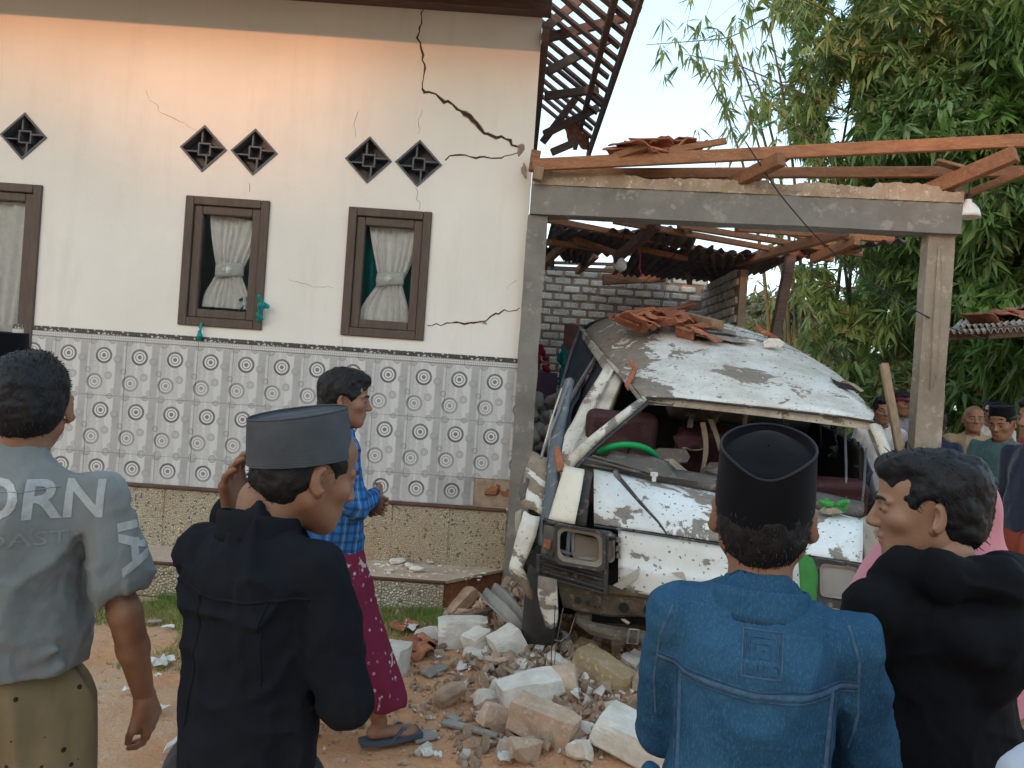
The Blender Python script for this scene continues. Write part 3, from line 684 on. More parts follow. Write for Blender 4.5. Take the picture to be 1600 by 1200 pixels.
mk('broken_mortar', V, [(i * 5 + j, i * 5 + (j + 1) % 5, (i + 1) * 5 + (j + 1) % 5, (i + 1) * 5 + j) for i in range(n - 1) for j in range(5)] + [(0, 4, 3, 2, 1), tuple((n - 1) * 5 + j for j in range(5))], M['mortar'], cp)
def plank(a, b, w_, h, name='plank', par=cp, m='wood', up=(0, 0, 1), roll=0, **k):
    return mk(name, *beam(a, b, w_, h, up, roll=roll), M[m], par, origin=None, **k)
plank(at(832, 258, 5.55), at(1640, 218, 5.15), .045, .085)
plank(at(836, 272, 5.75), at(1640, 268, 5.45), .045, .075)
plank(at(860, 278, 6.4), at(1200, 292, 6.5), .05, .10, m='wood_dark')
plank(at(900, 286, 5.95), at(1130, 296, 6.3), .05, .09, m='wood_dark')
plank(at(1115, 302, 5.75), at(1222, 248, 5.15), .07, .09)
plank(at(1150, 298, 5.95), at(1240, 235, 5.6), .05, .07)
plank(at(1405, 318, 5.6), at(1588, 240, 5.05), .075, .10)
plank(at(1490, 312, 5.55), at(1600, 268, 5.3), .04, .05)
plank(at(1045, 236, 5.5), at(1135, 220, 5.45), .03, .045)
plank(at(960, 246, 5.5), at(1010, 228, 5.4), .06, .05)
plank(at(1462, 252, 5.35), at(1510, 265, 5.3), .10, .02, m='wood_pale')
plank(at(838, 236, 5.6), at(833, 268, 5.6), .06, .07, m='wood'); plank(at(843, 262, 5.55), at(839, 282, 5.55), .08, .07, m='wood_pale')
mk('brown_panel', *beam(at(855, 273, 5.78), at(905, 280, 5.78), .02, .07), M['wood_dark'], cp)
for k in range(9):
    inst('roof_tile', me_tile[k % 3], cp, at(985 + k * 11 + rnd.uniform(-4, 4), 236 + rnd.uniform(-5, 3) , 5.6 + rnd.uniform(-.1, .25)), (rnd.uniform(-.3, .3), rnd.uniform(-.3, .3), rnd.uniform(0, 3)))
for (px, py) in ((1473, 305), (1480, 290), (1497, 300), (1460, 312)):
    V, F = rock((.09, .07, .12), px, 14); mk('mortar_lump', V + at(px, py, 5.4), F, M['mortar'], cp)

# second, lower roof behind: battens, rafters, dark corrugated sheets
Z2 = lambda px, py, d: at(px, py, d)
for (a, b, da, db, w_) in (((855, 343), (1190, 408), 6.2, 8.8, .05), ((960, 345), (1300, 406), 6.2, 8.0, .05), ((1060, 352), (1345, 398), 6.4, 7.6, .05), ((1150, 357), (1395, 375), 6.2, 6.9, .05),
                           ((858, 378), (1050, 405), 7.4, 9.2, .06), ((900, 375), (975, 400), 7.2, 8.0, .06), ((1000, 389), (1072, 404), 7.5, 8.0, .06), ((1210, 358), (1340, 392), 6.6, 7.4, .04)):
    plank(at(*a, da), at(*b, db), w_, .05, 'batten', m='wood')
for (a, b, da, db, m_) in (((962, 405), (1028, 350), 6.9, 6.3, 'wood_dark'), ((1152, 410), (1322, 362), 8.2, 6.0, 'wood'), ((850, 412), (905, 360), 8.6, 7.6, 'wood'), ((902, 424), (932, 398), 9.4, 8.8, 'wood'),
                           ((1270, 405), (1340, 375), 7.2, 6.6, 'wood'), ((960, 424), (968, 412), 9.4, 8.8, 'wood'), ((1078, 440), (1070, 404), 9.3, 8.8, 'wood_pale')):
    plank(at(*a, da), at(*b, db), .06, .085, 'rafter', m=m_)
plank(at(942, 437, 9.6), at(1040, 432, 9.7), .08, .13, 'rafter', m='wood')
plank(at(846, 418, 9.7), at(1110, 430, 9.9), .05, .05, 'rafter', m='wood_dark')
plank(at(846, 410, 9.9), at(1000, 414, 9.9), .04, .04, 'rafter', m='wood_dark')
_a, _b = at(1236, 398, 7.6), at(1212, 520, 7.6); plank(_a, _a + (_b - _a) * _a[2] / (_a[2] - _b[2]), .09, .09, 'post', m='wood_dark', up=(0, 1, 0))
def corr(name, pa, pb, pc, pd, par, mt, n=14, m=5, amp=.022, seed=0, jag=.05, waves=8, th=.006, **k):
    """corrugated sheet between four corners a-b (one edge) and d-c (other edge)"""
    pa, pb, pc, pd = map(lambda q: np.array(q, float), (pa, pb, pc, pd)); nr = np.cross(pb - pa, pd - pa); nr /= np.linalg.norm(nr); rs = np.random.RandomState(seed)
    nu = waves * 6 + 1; rows = []; j0 = fbm(np.stack([np.linspace(0, 3, nu), np.zeros(nu), np.zeros(nu)], -1), 2.5, seed, 3) * jag + rs.uniform(-.3, .3, nu) * jag * .6; j1 = fbm(np.stack([np.linspace(0, 3, nu), np.ones(nu), np.zeros(nu)], -1), 2.5, seed + 2, 3) * jag
    for v in np.linspace(0, 1, m):
        row = []
        for i, u in enumerate(np.linspace(0, 1, nu)):
            vv = v + j0[i] * (1 - v) + j1[i] * v; row.append((pa * (1 - u) + pb * u) * (1 - vv) + (pd * (1 - u) + pc * u) * vv + nr * (amp * math.sin(u * waves * 2 * PI) + .02 * math.sin(v * 4 + u * 3 + seed)))
        rows.append(row)
    return mk(name, *sheet(rows, th, 0), mt, par, smooth=True, **k)
sr = M['sheetroof']
corr('roof_sheet', at(862, 352, 7.2), at(1000, 372, 7.6), at(965, 405, 8.6), at(852, 385, 8.4), cp, sr, seed=1, jag=.12)
corr('roof_sheet', at(1000, 375, 7.4), at(1240, 402, 7.9), at(1110, 442, 9.6), at(970, 428, 9.4), cp, sr, seed=2, waves=14, jag=.10)
corr('roof_sheet', at(1080, 395, 7.8), at(1262, 398, 7.6), at(1190, 425, 9.0), at(1110, 440, 9.7), cp, sr, seed=3, waves=10, jag=.05)
corr('roof_sheet', at(1260, 385, 7.4), at(1420, 372, 6.6), at(1400, 380, 7.2), at(1230, 408, 8.2), cp, sr, seed=8, waves=8, jag=.05)
corr('roof_sheet', at(870, 350, 6.6), at(1050, 368, 6.9), at(1010, 385, 7.6), at(862, 366, 7.3), cp, sr, seed=4, waves=9, jag=.10)
corr('roof_sheet', at(848, 372, 8.0), at(935, 385, 8.2), at(915, 412, 9.1), at(880, 408, 9.0), cp, sr, seed=5, waves=6, jag=.2)
corr('roof_sheet', at(845, 385, 8.4), at(868, 390, 8.4), at(866, 420, 9.2), at(846, 415, 9.2), cp, sr, seed=6, waves=2, jag=.1)
corr('roof_sheet', at(1010, 352, 6.5), at(1090, 366, 6.7), at(1080, 392, 7.8), at(985, 382, 7.6), cp, sr, seed=7, waves=5, jag=.1)

# hanging bulbs
def bulb(px, py, d, label, big):
    b = empty('hanging_bulb', at(px, py, d), label, 'light bulb'); prof = [(0, -.075), (.028, -.072), (.043, -.055), (.046, -.035), (.040, -.008), (.025, .018), (.016, .035), (.014, .05), (0, .05)]
    if big: prof = [(0, -.045), (.05, -.045), (.066, -.050), (.066, -.034), (.060, -.010), (.040, .018), (.020, .035), (.017, .05), (0, .05)]
    k = 1.25 if big else 1.1; n = 16; V = [(r_ * k * math.cos(2 * PI * j / n), r_ * k * math.sin(2 * PI * j / n), z * k) for r_, z in prof for j in range(n)]
    V = np.array(V) + at(px, py, d); F = [(i * n + j, i * n + (j + 1) % n, (i + 1) * n + (j + 1) % n, (i + 1) * n + j) for i in range(len(prof) - 1) for j in range(n)]
    mk('bulb_glass', V, F, M['bulb'], b, smooth=True); c = at(px, py, d)
    mk('socket', *tube([c + (0, 0, .045), c + (0, 0, .10)], .018, 10), M['wire'], b)
    mk('cord', *tube([c + (0, 0, .10), c + (.004, .0, .2), c + (0.012, 0, .32)], .004, 5), M['wire'], b)
bulb(1512, 326, 5.35, 'white bulb in a bell shade at the right end of the concrete beam', True)
bulb(971, 409, 6.8, 'pale round bulb hanging under the broken lower roof', False)
mk('pink_cord', *tube([at(997, 365, 7), at(996, 385, 7), at(1001, 400, 7), at(999, 418, 7), at(1003, 432, 7)], .006, 5), M['redwire'], label='thin pink cord dangling below the carport battens', cat='cord')
def cable(pts, r_, label, g=None):
    P = np.array([at(*p) for p in pts]); t = np.linspace(0, len(P) - 1, 30); P = np.stack([np.interp(t, range(len(P)), P[:, k]) for k in range(3)], -1)
    P[1:-1] = (P[:-2] + P[1:-1] * 2 + P[2:]) / 4; mk('cable', *tube(P, r_, 5), M['wire'], label=label, cat='cable', group=g)
cable([(1165, 222, 5.3), (1215, 300, 5.25), (1270, 365, 5.3), (1330, 420, 5.6), (1420, 480, 5.2), (1478, 510, 5.5), (1540, 530, 6.3)], .005, 'black cable sagging from the carport timbers down to the right column')
cable([(1062, 390, 7.2), (1020, 430, 7.6), (1000, 446, 8)], .003, 'taut thin cable slanting left under the carport roof'); cable([(1054, 398, 7.2), (1040, 450, 7.2), (1034, 480, 7.0)], .003, 'thin cable dropping from the battens onto the van roof')

# ================================================= BRICK WALL AT THE BACK
bw = empty('brick_wall', (1.2, 9.9, 0), 'unplastered wall of white stone bricks behind the wrecked van', 'wall')
BYa, BXr = 9.9, 2.32
bl, bh, gp = .205, .075, .026
mk('mortar_core', *join([box2((-.3, BYa + .012, 0), (BXr + .10, BYa + .10, 3.14)), box2((BXr + .02, 8.2, 0), (BXr + .1, BYa + .01, 2.98))]), M['mortar_gap'], bw)
bmeshes = []
for k in range(6):
    V, F = cbox((bl, .10, bh), .010); V = V + fbm(V + k, 20, k, 2)[:, None] * .006; bmeshes.append(mesh_of('brick', V, F, M['brick']))
z = 3.10 - bh / 2; row = 0
while z > .6:
    x = -.25 + (row % 2) * (bl + gp) / 2
    while x < BXr - .02:
        if not (row == 0 and rnd.random() < .25) : inst('brick', bmeshes[rnd.randrange(6)], bw, (x + rnd.uniform(-.006, .006), BYa + .045 - rnd.uniform(0, .014), z + rnd.uniform(-.004, .004)), (0, rnd.gauss(0, .012), rnd.gauss(0, .02)), (rnd.uniform(.88, 1.04), 1, rnd.uniform(.9, 1.06)))
        x += bl + gp
    y = 9.72 - (row % 2) * (bl + gp) / 2
    if z < 2.98:
        while y > 8.25:
            inst('brick', bmeshes[rnd.randrange(6)], bw, (BXr + .045, y, z), (0, 0, PI / 2 + rnd.gauss(0, .02)), (rnd.uniform(.85, 1), 1, 1)); y -= bl + gp
    z -= bh + gp; row += 1
# pinkish door leaf and things stacked behind the van
def panel(name, px0, py0, px1, py1, d, th, mt, **k):
    a, b, c, e = at(px0, py0, d), at(px1, py0, d), at(px1, py1, d), at(px0, py1, d); return mk(name, *prism([a, b, c, e], (0, th, 0)), mt, **k)
M['pinkboard'] = mat('faded_red_board', (.21, .10, .085), (.15, .07, .06), 3, .7, .2, 30); M['purple'] = mat('purple_panel', (.17, .09, .16), (.13, .065, .12), 3, .5, .1, 30)
M['redcloth'] = mat('crimson_cloth', (.38, .02, .06), (.22, .01, .03), 9, .8, .3, 30); M['rag'] = mat('dusty_rag', (.30, .27, .25), (.18, .16, .145), 7, .9, .6, 25)
a = at(900, 508, 9.4); mk('board', *box2((a[0] - .14, 9.36, 0), (a[0] + .16, 9.40, a[2])), M['pinkboard'], label='faded red board leaning on the white brick wall', cat='board')
a = at(853, 582, 7.6); mk('cabinet', *join([box2((a[0] - .12, 7.5, 0), (a[0] + .11, 7.9, a[2])), box2((a[0] - .09, 7.485, .15), (a[0] + .08, 7.499, a[2] - .05))]), M['purple'], label='purple cabinet standing in the gap beside the column', cat='cabinet')
blob_cloth('cloth_bundle', at(848, 563, 7.55), (.07, .06, .12), 11, M['redcloth'], label='crimson cloth bundle lying on the purple cabinet', cat='cloth')
blob_cloth('hanging_garment', at(877, 575, 8.9), (.07, .05, .35), 12, M['teal'], vox=.01, label='teal garment hanging in front of the brick wall', cat='cloth')
blob_cloth('sack_heap', at(848, 640, 6.4), (.14, .15, .16), 13, M['rag'], vox=.01, label='dusty crumpled sack on the debris behind the column', cat='sack')
blob_cloth('sack_heap', at(842, 690, 6.0), (.12, .15, .12), 14, M['rag'], vox=.01, label='lower grey rag bundle beside the column foot', cat='sack')
# ================================================= VEGETATION
def leaf_mat(name, a, b, c, tr=.35):
    t = NT(name); geo = t.n('NewGeometry').outputs['Random Per Island']; co = t.co()
    col = t.mix(geo, a, b); col = t.mix(t.ramp(t.noise(.9, 3, .6, co), .45, .7), col, c); col = t.mix(t.ramp(geo, .955, .96), col, (.36, .30, .16))
    t.set(t.b.inputs['Base Color'], col); t.b.inputs['Roughness'].default_value = .5; t.b.inputs['Specular IOR Level'].default_value = .35
    tl = t.n('BsdfTranslucent', {0: t.mix(.5, col, (.12, .22, .03))}); m = t.n('MixShader', {0: tr, 1: t.b.outputs[0], 2: tl.outputs[0]})
    t.t.links.new(m.outputs[0], t.t.nodes['Material Output'].inputs[0]); return t.m
M['bamboo_leaf'] = leaf_mat('bamboo_leaf', (.125, .25, .055), (.19, .32, .085), (.19, .27, .11))
M['bamboo_leaf2'] = leaf_mat('dusty_bamboo_leaf', (.16, .28, .09), (.22, .34, .13), (.23, .30, .15))
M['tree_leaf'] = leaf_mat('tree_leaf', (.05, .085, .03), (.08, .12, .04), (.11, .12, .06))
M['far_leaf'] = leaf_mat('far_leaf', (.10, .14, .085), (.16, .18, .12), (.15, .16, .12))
M['culm'] = mat('bamboo_culm', (.15, .145, .075), (.09, .095, .05), 5, .6, .2, 30, stretch=(8, 8, 1), c3=(.22, .18, .10))
M['bark'] = mat('tree_bark', (.12, .09, .07), (.07, .05, .04), 6, .95, .8, 20)
M['palm'] = leaf_mat('palm_frond', (.22, .22, .07), (.16, .19, .08), (.26, .22, .10))

def leaf_arrays(base, dirs, L, W, rs, droop=.35):
    """one folded four-triangle leaf per row"""
    n = len(base); d = dirs / (np.linalg.norm(dirs, axis=1)[:, None] + 1e-9)
    side = np.cross(d, np.array([0, 0, 1.0]) + rs.normal(0, .35, (n, 3))); side /= np.linalg.norm(side, axis=1)[:, None] + 1e-9
    nrm = np.cross(side, d); L = L[:, None]; W = W[:, None]; dn = np.array([0, 0, -1.0])
    mid = base + d * L * .38; l = mid + side * W - nrm * W * .35; r_ = mid - side * W - nrm * W * .35; tip = base + d * L + dn * L * droop
    V = np.stack([base, l, mid, r_, tip], 1).reshape(-1, 3); o = (np.arange(n) * 5)[:, None]
    F = np.concatenate([o + [0, 1, 2], o + [0, 2, 3], o + [1, 4, 2], o + [2, 4, 3]]); return V, F
def sprays(P, out, rs, L0=.26, k=(5, 9), spread=.75, wr=.105):
    """drooping fans of leaves: each fan opens round a main direction that hangs down and outward"""
    B = []; D = []
    for p, o in zip(P, out):
        m = rs.randint(*k); ax = o + rs.normal(0, spread * .55, 3) + np.array([0, 0, -.45]); ax /= np.linalg.norm(ax); h = rs.normal(size=3); h -= ax * (h @ ax); h /= np.linalg.norm(h)
        a = np.linspace(-1, 1, m) * rs.uniform(.7, 1.35) + rs.normal(0, .12, m); dd = ax * np.cos(a)[:, None] + h * np.sin(a)[:, None] + rs.normal(0, .12, (m, 3))
        B.append(p + rs.normal(0, .010, (m, 3)) - ax * rs.uniform(0, .07, (m, 1))); D.append(dd)
    B = np.concatenate(B); D = np.concatenate(D); n = len(B); L = L0 * rs.uniform(.6, 1.15, n)
    return leaf_arrays(B, D, L, L * wr * rs.uniform(.75, 1.2, n), rs, .22)
from bisect import bisect
def inpoly(x, y, P):
    c = np.zeros(len(x), bool)
    for (x1, y1), (x2, y2) in zip(P, P[1:] + P[:1]):
        m = (y1 > y) != (y2 > y); xi = (x2 - x1) * (y - y1) / ((y2 - y1) + 1e-9) + x1; c ^= m & (x < xi)
    return c
def atv(px, py, d):
    xc = (px - 800) / FPX * d; yc = (600 - py) / FPX * d
    return np.stack([xc * CR - yc * SR, d, CAMH + xc * SR + yc * CR], -1)
rs = np.random.RandomState(21)
mass = [(1195, -120), (1215, 40), (1240, 110), (1200, 200), (1215, 250), (1185, 310), (1225, 380), (1230, 470), (1235, 560), (1300, 700), (1420, 760), (1900, 800), (1900, -120)]
N = 15500; px = rs.uniform(1100, 1900, N); py = rs.uniform(-120, 720, N)
ok = inpoly(px + rs.normal(0, 26, N), py + rs.normal(0, 20, N), mass) & (vnoise(np.stack([px / 55, py / 55, px * 0], -1), 1, 14) > -.62 + .62 * np.clip((1400 - px) / 200, 0, 1)); px, py = px[ok], py[ok]
near = np.clip((px - 1250) / 400, 0, 1); dmin = 10.6 - 2.6 * near; dep = dmin + rs.uniform(0, 1, len(px)) ** 1.4 * 2.6
dep += vnoise(np.stack([px / 70, py / 70, px * 0], -1), 1, 9) * .7
P = atv(px, py, dep); keep = P[:, 2] > .25; P, px, py, dep = P[keep], px[keep], py[keep], dep[keep]
clumpx = [(4.55, 11.6, 'tall bamboo clump leaning over the sky left of the carport post'), (5.9, 11.3, 'bamboo clump rising right above the van roof'), (7.1, 10.9, 'dense bamboo clump directly behind the right concrete column'),
          (7.6, 10.2, 'bright green bamboo clump at the right beyond the bulb'), (8.4, 9.8, 'bamboo clump at the right edge of the photo behind the shelter')]
own = np.argmin(np.abs(P[:, 0][:, None] * (10.5 / P[:, 1])[:, None] - np.array([c[0] * 10.5 / c[1] for c in clumpx])[None]), 1)
protos = []
for k in range(6):
    r2 = np.random.RandomState(60 + k); v, f = sprays(np.zeros((1, 3)), np.array([[0, -.5, .05]]), r2, .28, (6, 9), .7); protos.append(mesh_of('leaf_spray', v, f, M['bamboo_leaf']))
for i, (cx, cy, lab) in enumerate(clumpx):
    t = empty('bamboo_clump', (cx, cy, 0), lab, 'bamboo', 'bamboo clumps beyond the carport')
    m = own == i; Q = P[m]; o = rs.normal(0, .35, (len(Q), 3)) + np.array([-.15, -.45, .0])
    # the nearest sprays are parts of their own
    idx = np.argsort(Q[:, 1] + (Q[:, 2] > 5) * 3)[:45]; rest = np.ones(len(Q), bool); rest[idx] = False
    for j in idx: inst('leaf_spray', protos[j % 6], t, Q[j], (rs.normal(0, .3), rs.normal(0, .3), rs.normal(0, .9)), (1, 1, 1))
    v, f = sprays(Q[rest], o[rest], rs, .27); mk('foliage', v, f, M['bamboo_leaf2' if i < 2 else 'bamboo_leaf'], t, kind='stuff')
    for c in range(9):
        a = rs.uniform(0, 2 * PI); rr = rs.uniform(.1, .75); b0 = np.array([cx + rr * math.cos(a), cy + .4 + rr * math.sin(a), 0]); lean = np.array([math.cos(a), math.sin(a) - .3, 0]) * rs.uniform(.6, 2.0)
        if i == 0: lean = lean * .6 + np.array([-.8, -.2, 0])
        tt = np.linspace(0, 1, 9)[:, None]; pts = b0 + lean * tt ** 2.2 + np.array([0, 0, 7.5]) * (tt - .12 * tt ** 3); rr_ = np.linspace(.042, .012, 9)
        mk('culm', *tube(pts, rr_, 7), M['culm'], t, smooth=True)
# a dense dark back layer so that the grove has depth
N = 4200; px = rs.uniform(1345, 1950, N); py = rs.uniform(-120, 640, N); d2 = rs.uniform(12.5, 15, N); Q = atv(px, py, d2); Q = Q[Q[:, 2] > .2]
v, f = sprays(Q, rs.normal(0, .4, (len(Q), 3)), rs, .5, (5, 8), .9, .11); mk('bamboo_thicket', v, f, M['bamboo_leaf'], kind='stuff', label='dense bamboo thicket filling the ground behind the clumps', cat='bamboo thicket')
# thin branches hanging across the sky
def branch(pts, lab, n, seed, d):
    r2 = np.random.RandomState(seed); K = np.array([at(x, y, d + z) for x, y, z in pts]); tt = np.linspace(0, len(K) - 1, 24); C = np.stack([np.interp(tt, range(len(K)), K[:, k]) for k in range(3)], -1); C[1:-1] = (C[:-2] + 2 * C[1:-1] + C[2:]) / 4
    t = empty('bamboo_branch', C[0], lab, 'bamboo branch', 'bamboo branches against the sky')
    mk('twig', *tube(C, np.linspace(.014, .004, len(C)), 6), M['culm'], t)
    j = (r2.uniform(.12, 1, n) * (len(C) - 1)).astype(int); off = r2.normal(0, .22, (n, 3)); off[:, 2] -= .12; Q = C[j] + off; tw = []
    for a, b in zip(C[j], Q): tw.append(tube([a, (a + b) / 2 + (0, 0, .03), b], .0028, 3, False))
    mk('side_twig', *join(tw), M['culm'], t, kind='stuff')
    v, f = sprays(Q, r2.normal(0, .3, (n, 3)) + np.array([0, -.2, -.6]), r2, .25, (5, 9), .55, .075); mk('foliage', v, f, M['bamboo_leaf2'], t, kind='stuff')
branch([(1330, -60, .6), (1230, 10, .3), (1140, 60, 0), (1010, 70, -.2)], 'uppermost bamboo branch reaching left toward the house roof', 34, 1, 9.6)
branch([(1360, 190, .6), (1240, 140, .2), (1150, 100, 0), (1070, 85, -.2)], 'bamboo branch with drooping sprays in the middle of the sky', 42, 2, 9.8)
branch([(1400, 330, .6), (1290, 240, .3), (1200, 160, 0), (1110, 40, -.2)], 'bamboo branch bending up left from the clump', 36, 3, 9.4)
branch([(1330, 420, .5), (1240, 330, .2), (1170, 230, 0), (1120, 150, 0)], 'lowest bamboo branch rising behind the stacked roof tiles', 30, 4, 9.9)
branch([(1300, 20, .5), (1220, -20, .2), (1150, -30, 0), (1060, 5, 0)], 'bamboo branch hanging from the top of the photo', 22, 5, 9.2)
branch([(1330, 600, .5), (1280, 520, .2), (1240, 450, 0), (1205, 400, 0)], 'short bamboo branch beside the dark wooden post', 24, 6, 10.2)

def tree(x, y, H, Wd, lab, seed, mt, n=2200, leaf=.3, grp=None, zb=.25, cat='tree', core=True):
    r2 = np.random.RandomState(seed); t = empty('tree', (x, y, 0), lab, cat, grp)
    mk('trunk', *tube([(x, y, 0), (x + .1, y, H * .25), (x - .1, y + .1, H * .5), (x, y, H * .8)], [Wd * .05, Wd * .04, Wd * .03, .02], 8), M['bark'], t, smooth=True)
    cs = [(x + r2.uniform(-.5, .5) * Wd * .7, y + r2.uniform(-.4, .4) * Wd * .6, H * r2.uniform(zb + .12, .92), Wd * r2.uniform(.16, .30)) for _ in range(14)]
    for cx, cy, cz, cr in cs[:6]: mk('limb', *tube([(x, y, H * .35), ((x + cx) / 2, (y + cy) / 2, (H * .4 + cz) / 2), (cx, cy, cz)], [Wd * .02, Wd * .014, .01], 5), M['bark'], t)
    w_ = np.array([c[3] ** 2 for c in cs]); pick = r2.choice(len(cs), n, p=w_ / w_.sum()); C = np.array([c[:3] for c in cs])[pick]; Rr = np.array([c[3] for c in cs])[pick]
    d = r2.normal(size=(n, 3)); d /= np.linalg.norm(d, axis=1)[:, None]; Q = C + d * Rr[:, None] * (r2.uniform(.3, 1, (n, 1)) ** .5); Q[:, 2] = np.minimum(Q[:, 2], H * .98 + r2.normal(0, .02 * H, n))
    v, f = sprays(Q, d * .6, r2, leaf, (4, 7), .8, .2); mk('crown', v, f, M[mt], t, kind='stuff')
for k, (px, d, pt, w_) in enumerate(((1150, 34, 470, 4.5), (1205, 38, 462, 5), (1255, 30, 455, 5), (1100, 46, 455, 6), (1310, 33, 440, 6))):
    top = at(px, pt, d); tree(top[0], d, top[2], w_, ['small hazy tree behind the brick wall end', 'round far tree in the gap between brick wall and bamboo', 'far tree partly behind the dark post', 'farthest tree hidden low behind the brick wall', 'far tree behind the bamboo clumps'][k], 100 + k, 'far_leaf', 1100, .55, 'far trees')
def palm(px, py, d, lab, seed, R=1.9):
    r2 = np.random.RandomState(seed); c = at(px, py, d); t = empty('palm_tree', (c[0], d, 0), lab, 'palm tree')
    mk('trunk', *tube([(c[0], d, 0), (c[0] + .15, d, c[2] * .5), c], [.2, .15, .12], 8), M['bark'], t)
    for k in range(15):
        a = 2 * PI * k / 15 + r2.uniform(-.2, .2); e = r2.uniform(.1, .9); out = np.array([math.cos(a), math.sin(a), 0]); tt = np.linspace(0, 1, 26)[:, None]
        C = c + out * R * tt * (1.0 - .25 * e) + np.array([0, 0, 1.0]) * R * (e * tt - (.55 + e * .75) * tt ** 2); T = np.gradient(C, axis=0); sd = np.cross(T, [0, 0, 1.0]); sd /= np.linalg.norm(sd, axis=1)[:, None] + 1e-9
        B = np.concatenate([C, C]); D = np.concatenate([sd, -sd]) + np.concatenate([T, T]) / np.linalg.norm(T, axis=1).mean() * .5 + np.array([0, 0, -.45]); L = np.tile(.55 * np.sin(np.linspace(.25, 2.9, 26)), 2) * R / 1.9 * 1.2 + .05
        v, f = leaf_arrays(B, D, L, L * .05, r2, .2); n0 = len(v); tv, tf = tube(C[::5], np.linspace(.03, .008, len(C[::5])), 4, False)
        mk('frond', np.concatenate([v, tv]), [tuple(q) for q in f] + [tuple(i + n0 for i in q) for q in tf], M['palm'], t)
palm(1175, 505, 17, 'yellowish coconut palm beyond the van between wall and post', 3, 1.5)
palm(1000, 425, 16, 'palm crown peeping over the brick wall under the lower roof', 5, 1.4)
# trees on the photographer's side of the yard: they keep the low sun off everything below the eaves
k = 0
for xx in np.arange(-46, 12, 7.0):
    for yy, hh in ((-45.0, (17.9 if xx < -24 else 16.5) if xx < -15.5 else 23.0), (-50.0, 17.9 if xx < -16.5 else 24.0)):
        H = hh + rnd.uniform(-.15, .25); t_x = xx + (3.5 if yy < -46 else 0)
        t = empty('yard_tree', (t_x, yy, 0), ['broad leafy tree of the row behind the photographer', 'taller leafy tree in the back row behind the photographer'][int(yy < -46)], 'tree', 'front row of yard trees' if yy > -46 else 'back row of yard trees')
        mk('trunk', *tube([(t_x, yy, 0), (t_x, yy, 3), (t_x, yy, 6)], [.25, .2, .1], 8), M['bark'], t)
        g = SDF((t_x - 5.4, yy - 2.4, .4), (t_x + 5.4, yy + 2.4, H + .6), .4); r2 = np.random.RandomState(k)
        for q in range(26): g.el((t_x + r2.uniform(-3.6, 3.6), yy + r2.uniform(-.8, .8), r2.uniform(1.8, H - 1.6)), (r2.uniform(1.3, 1.9), 1.2, 1.5), .5)
        g.el((t_x, yy, H * .5), (3.7, 1.2, H * .43), .4); g.noise(.3, 1.2, k, 3); v, f = g.mesh(); mk('crown_core', v, f, M['tree_leaf'], t)
        m2 = 900; jj = r2.randint(0, len(v), m2); Q = v[jj]; v2, f2 = sprays(Q, r2.normal(0, .6, (m2, 3)), r2, .6, (4, 6), .9, .25); mk('crown', v2, f2, M['tree_leaf'], t, kind='stuff'); k += 1
# small shelter roof at the right edge
sh = empty('shelter', (6.3, 7.6, 0), 'low shelter with corrugated roof and terracotta tiles at the right edge', 'shelter')
corr('roof_sheet', at(1474, 520, 6.7), at(1700, 505, 6.0), at(1720, 470, 7.4), at(1500, 505, 7.9), sh, M['fibre'], waves=22, jag=.02, seed=3)
corr('roof_sheet', at(1500, 512, 6.8), at(1700, 498, 6.2), at(1720, 462, 7.6), at(1520, 497, 8.0), sh, M['fibre'], waves=20, jag=.06, seed=9)
mk('eave_plank', *beam(at(1545, 521, 6.5), at(1720, 507, 6.0), .03, .10), M['wood_dark'], sh); mk('eave_plank', *beam(at(1478, 527, 6.8), at(1560, 520, 6.6), .03, .06), M['wood_dark'], sh)
for k in range(16): inst('roof_tile', me_tile[k % 3], sh, at(1535 + k * 11, 500 - k * 1.1 + rnd.uniform(-5, 5), 7.0 + rnd.uniform(-.2, .6)), (rnd.uniform(-.15, .35), rnd.uniform(-.2, .2), rnd.uniform(-.6, .6)))
a = at(1690, 520, 6.6); mk('post', *box2((a[0] - .05, 6.55, 0), (a[0] + .05, 6.65, a[2])), M['wood_dark'], sh)
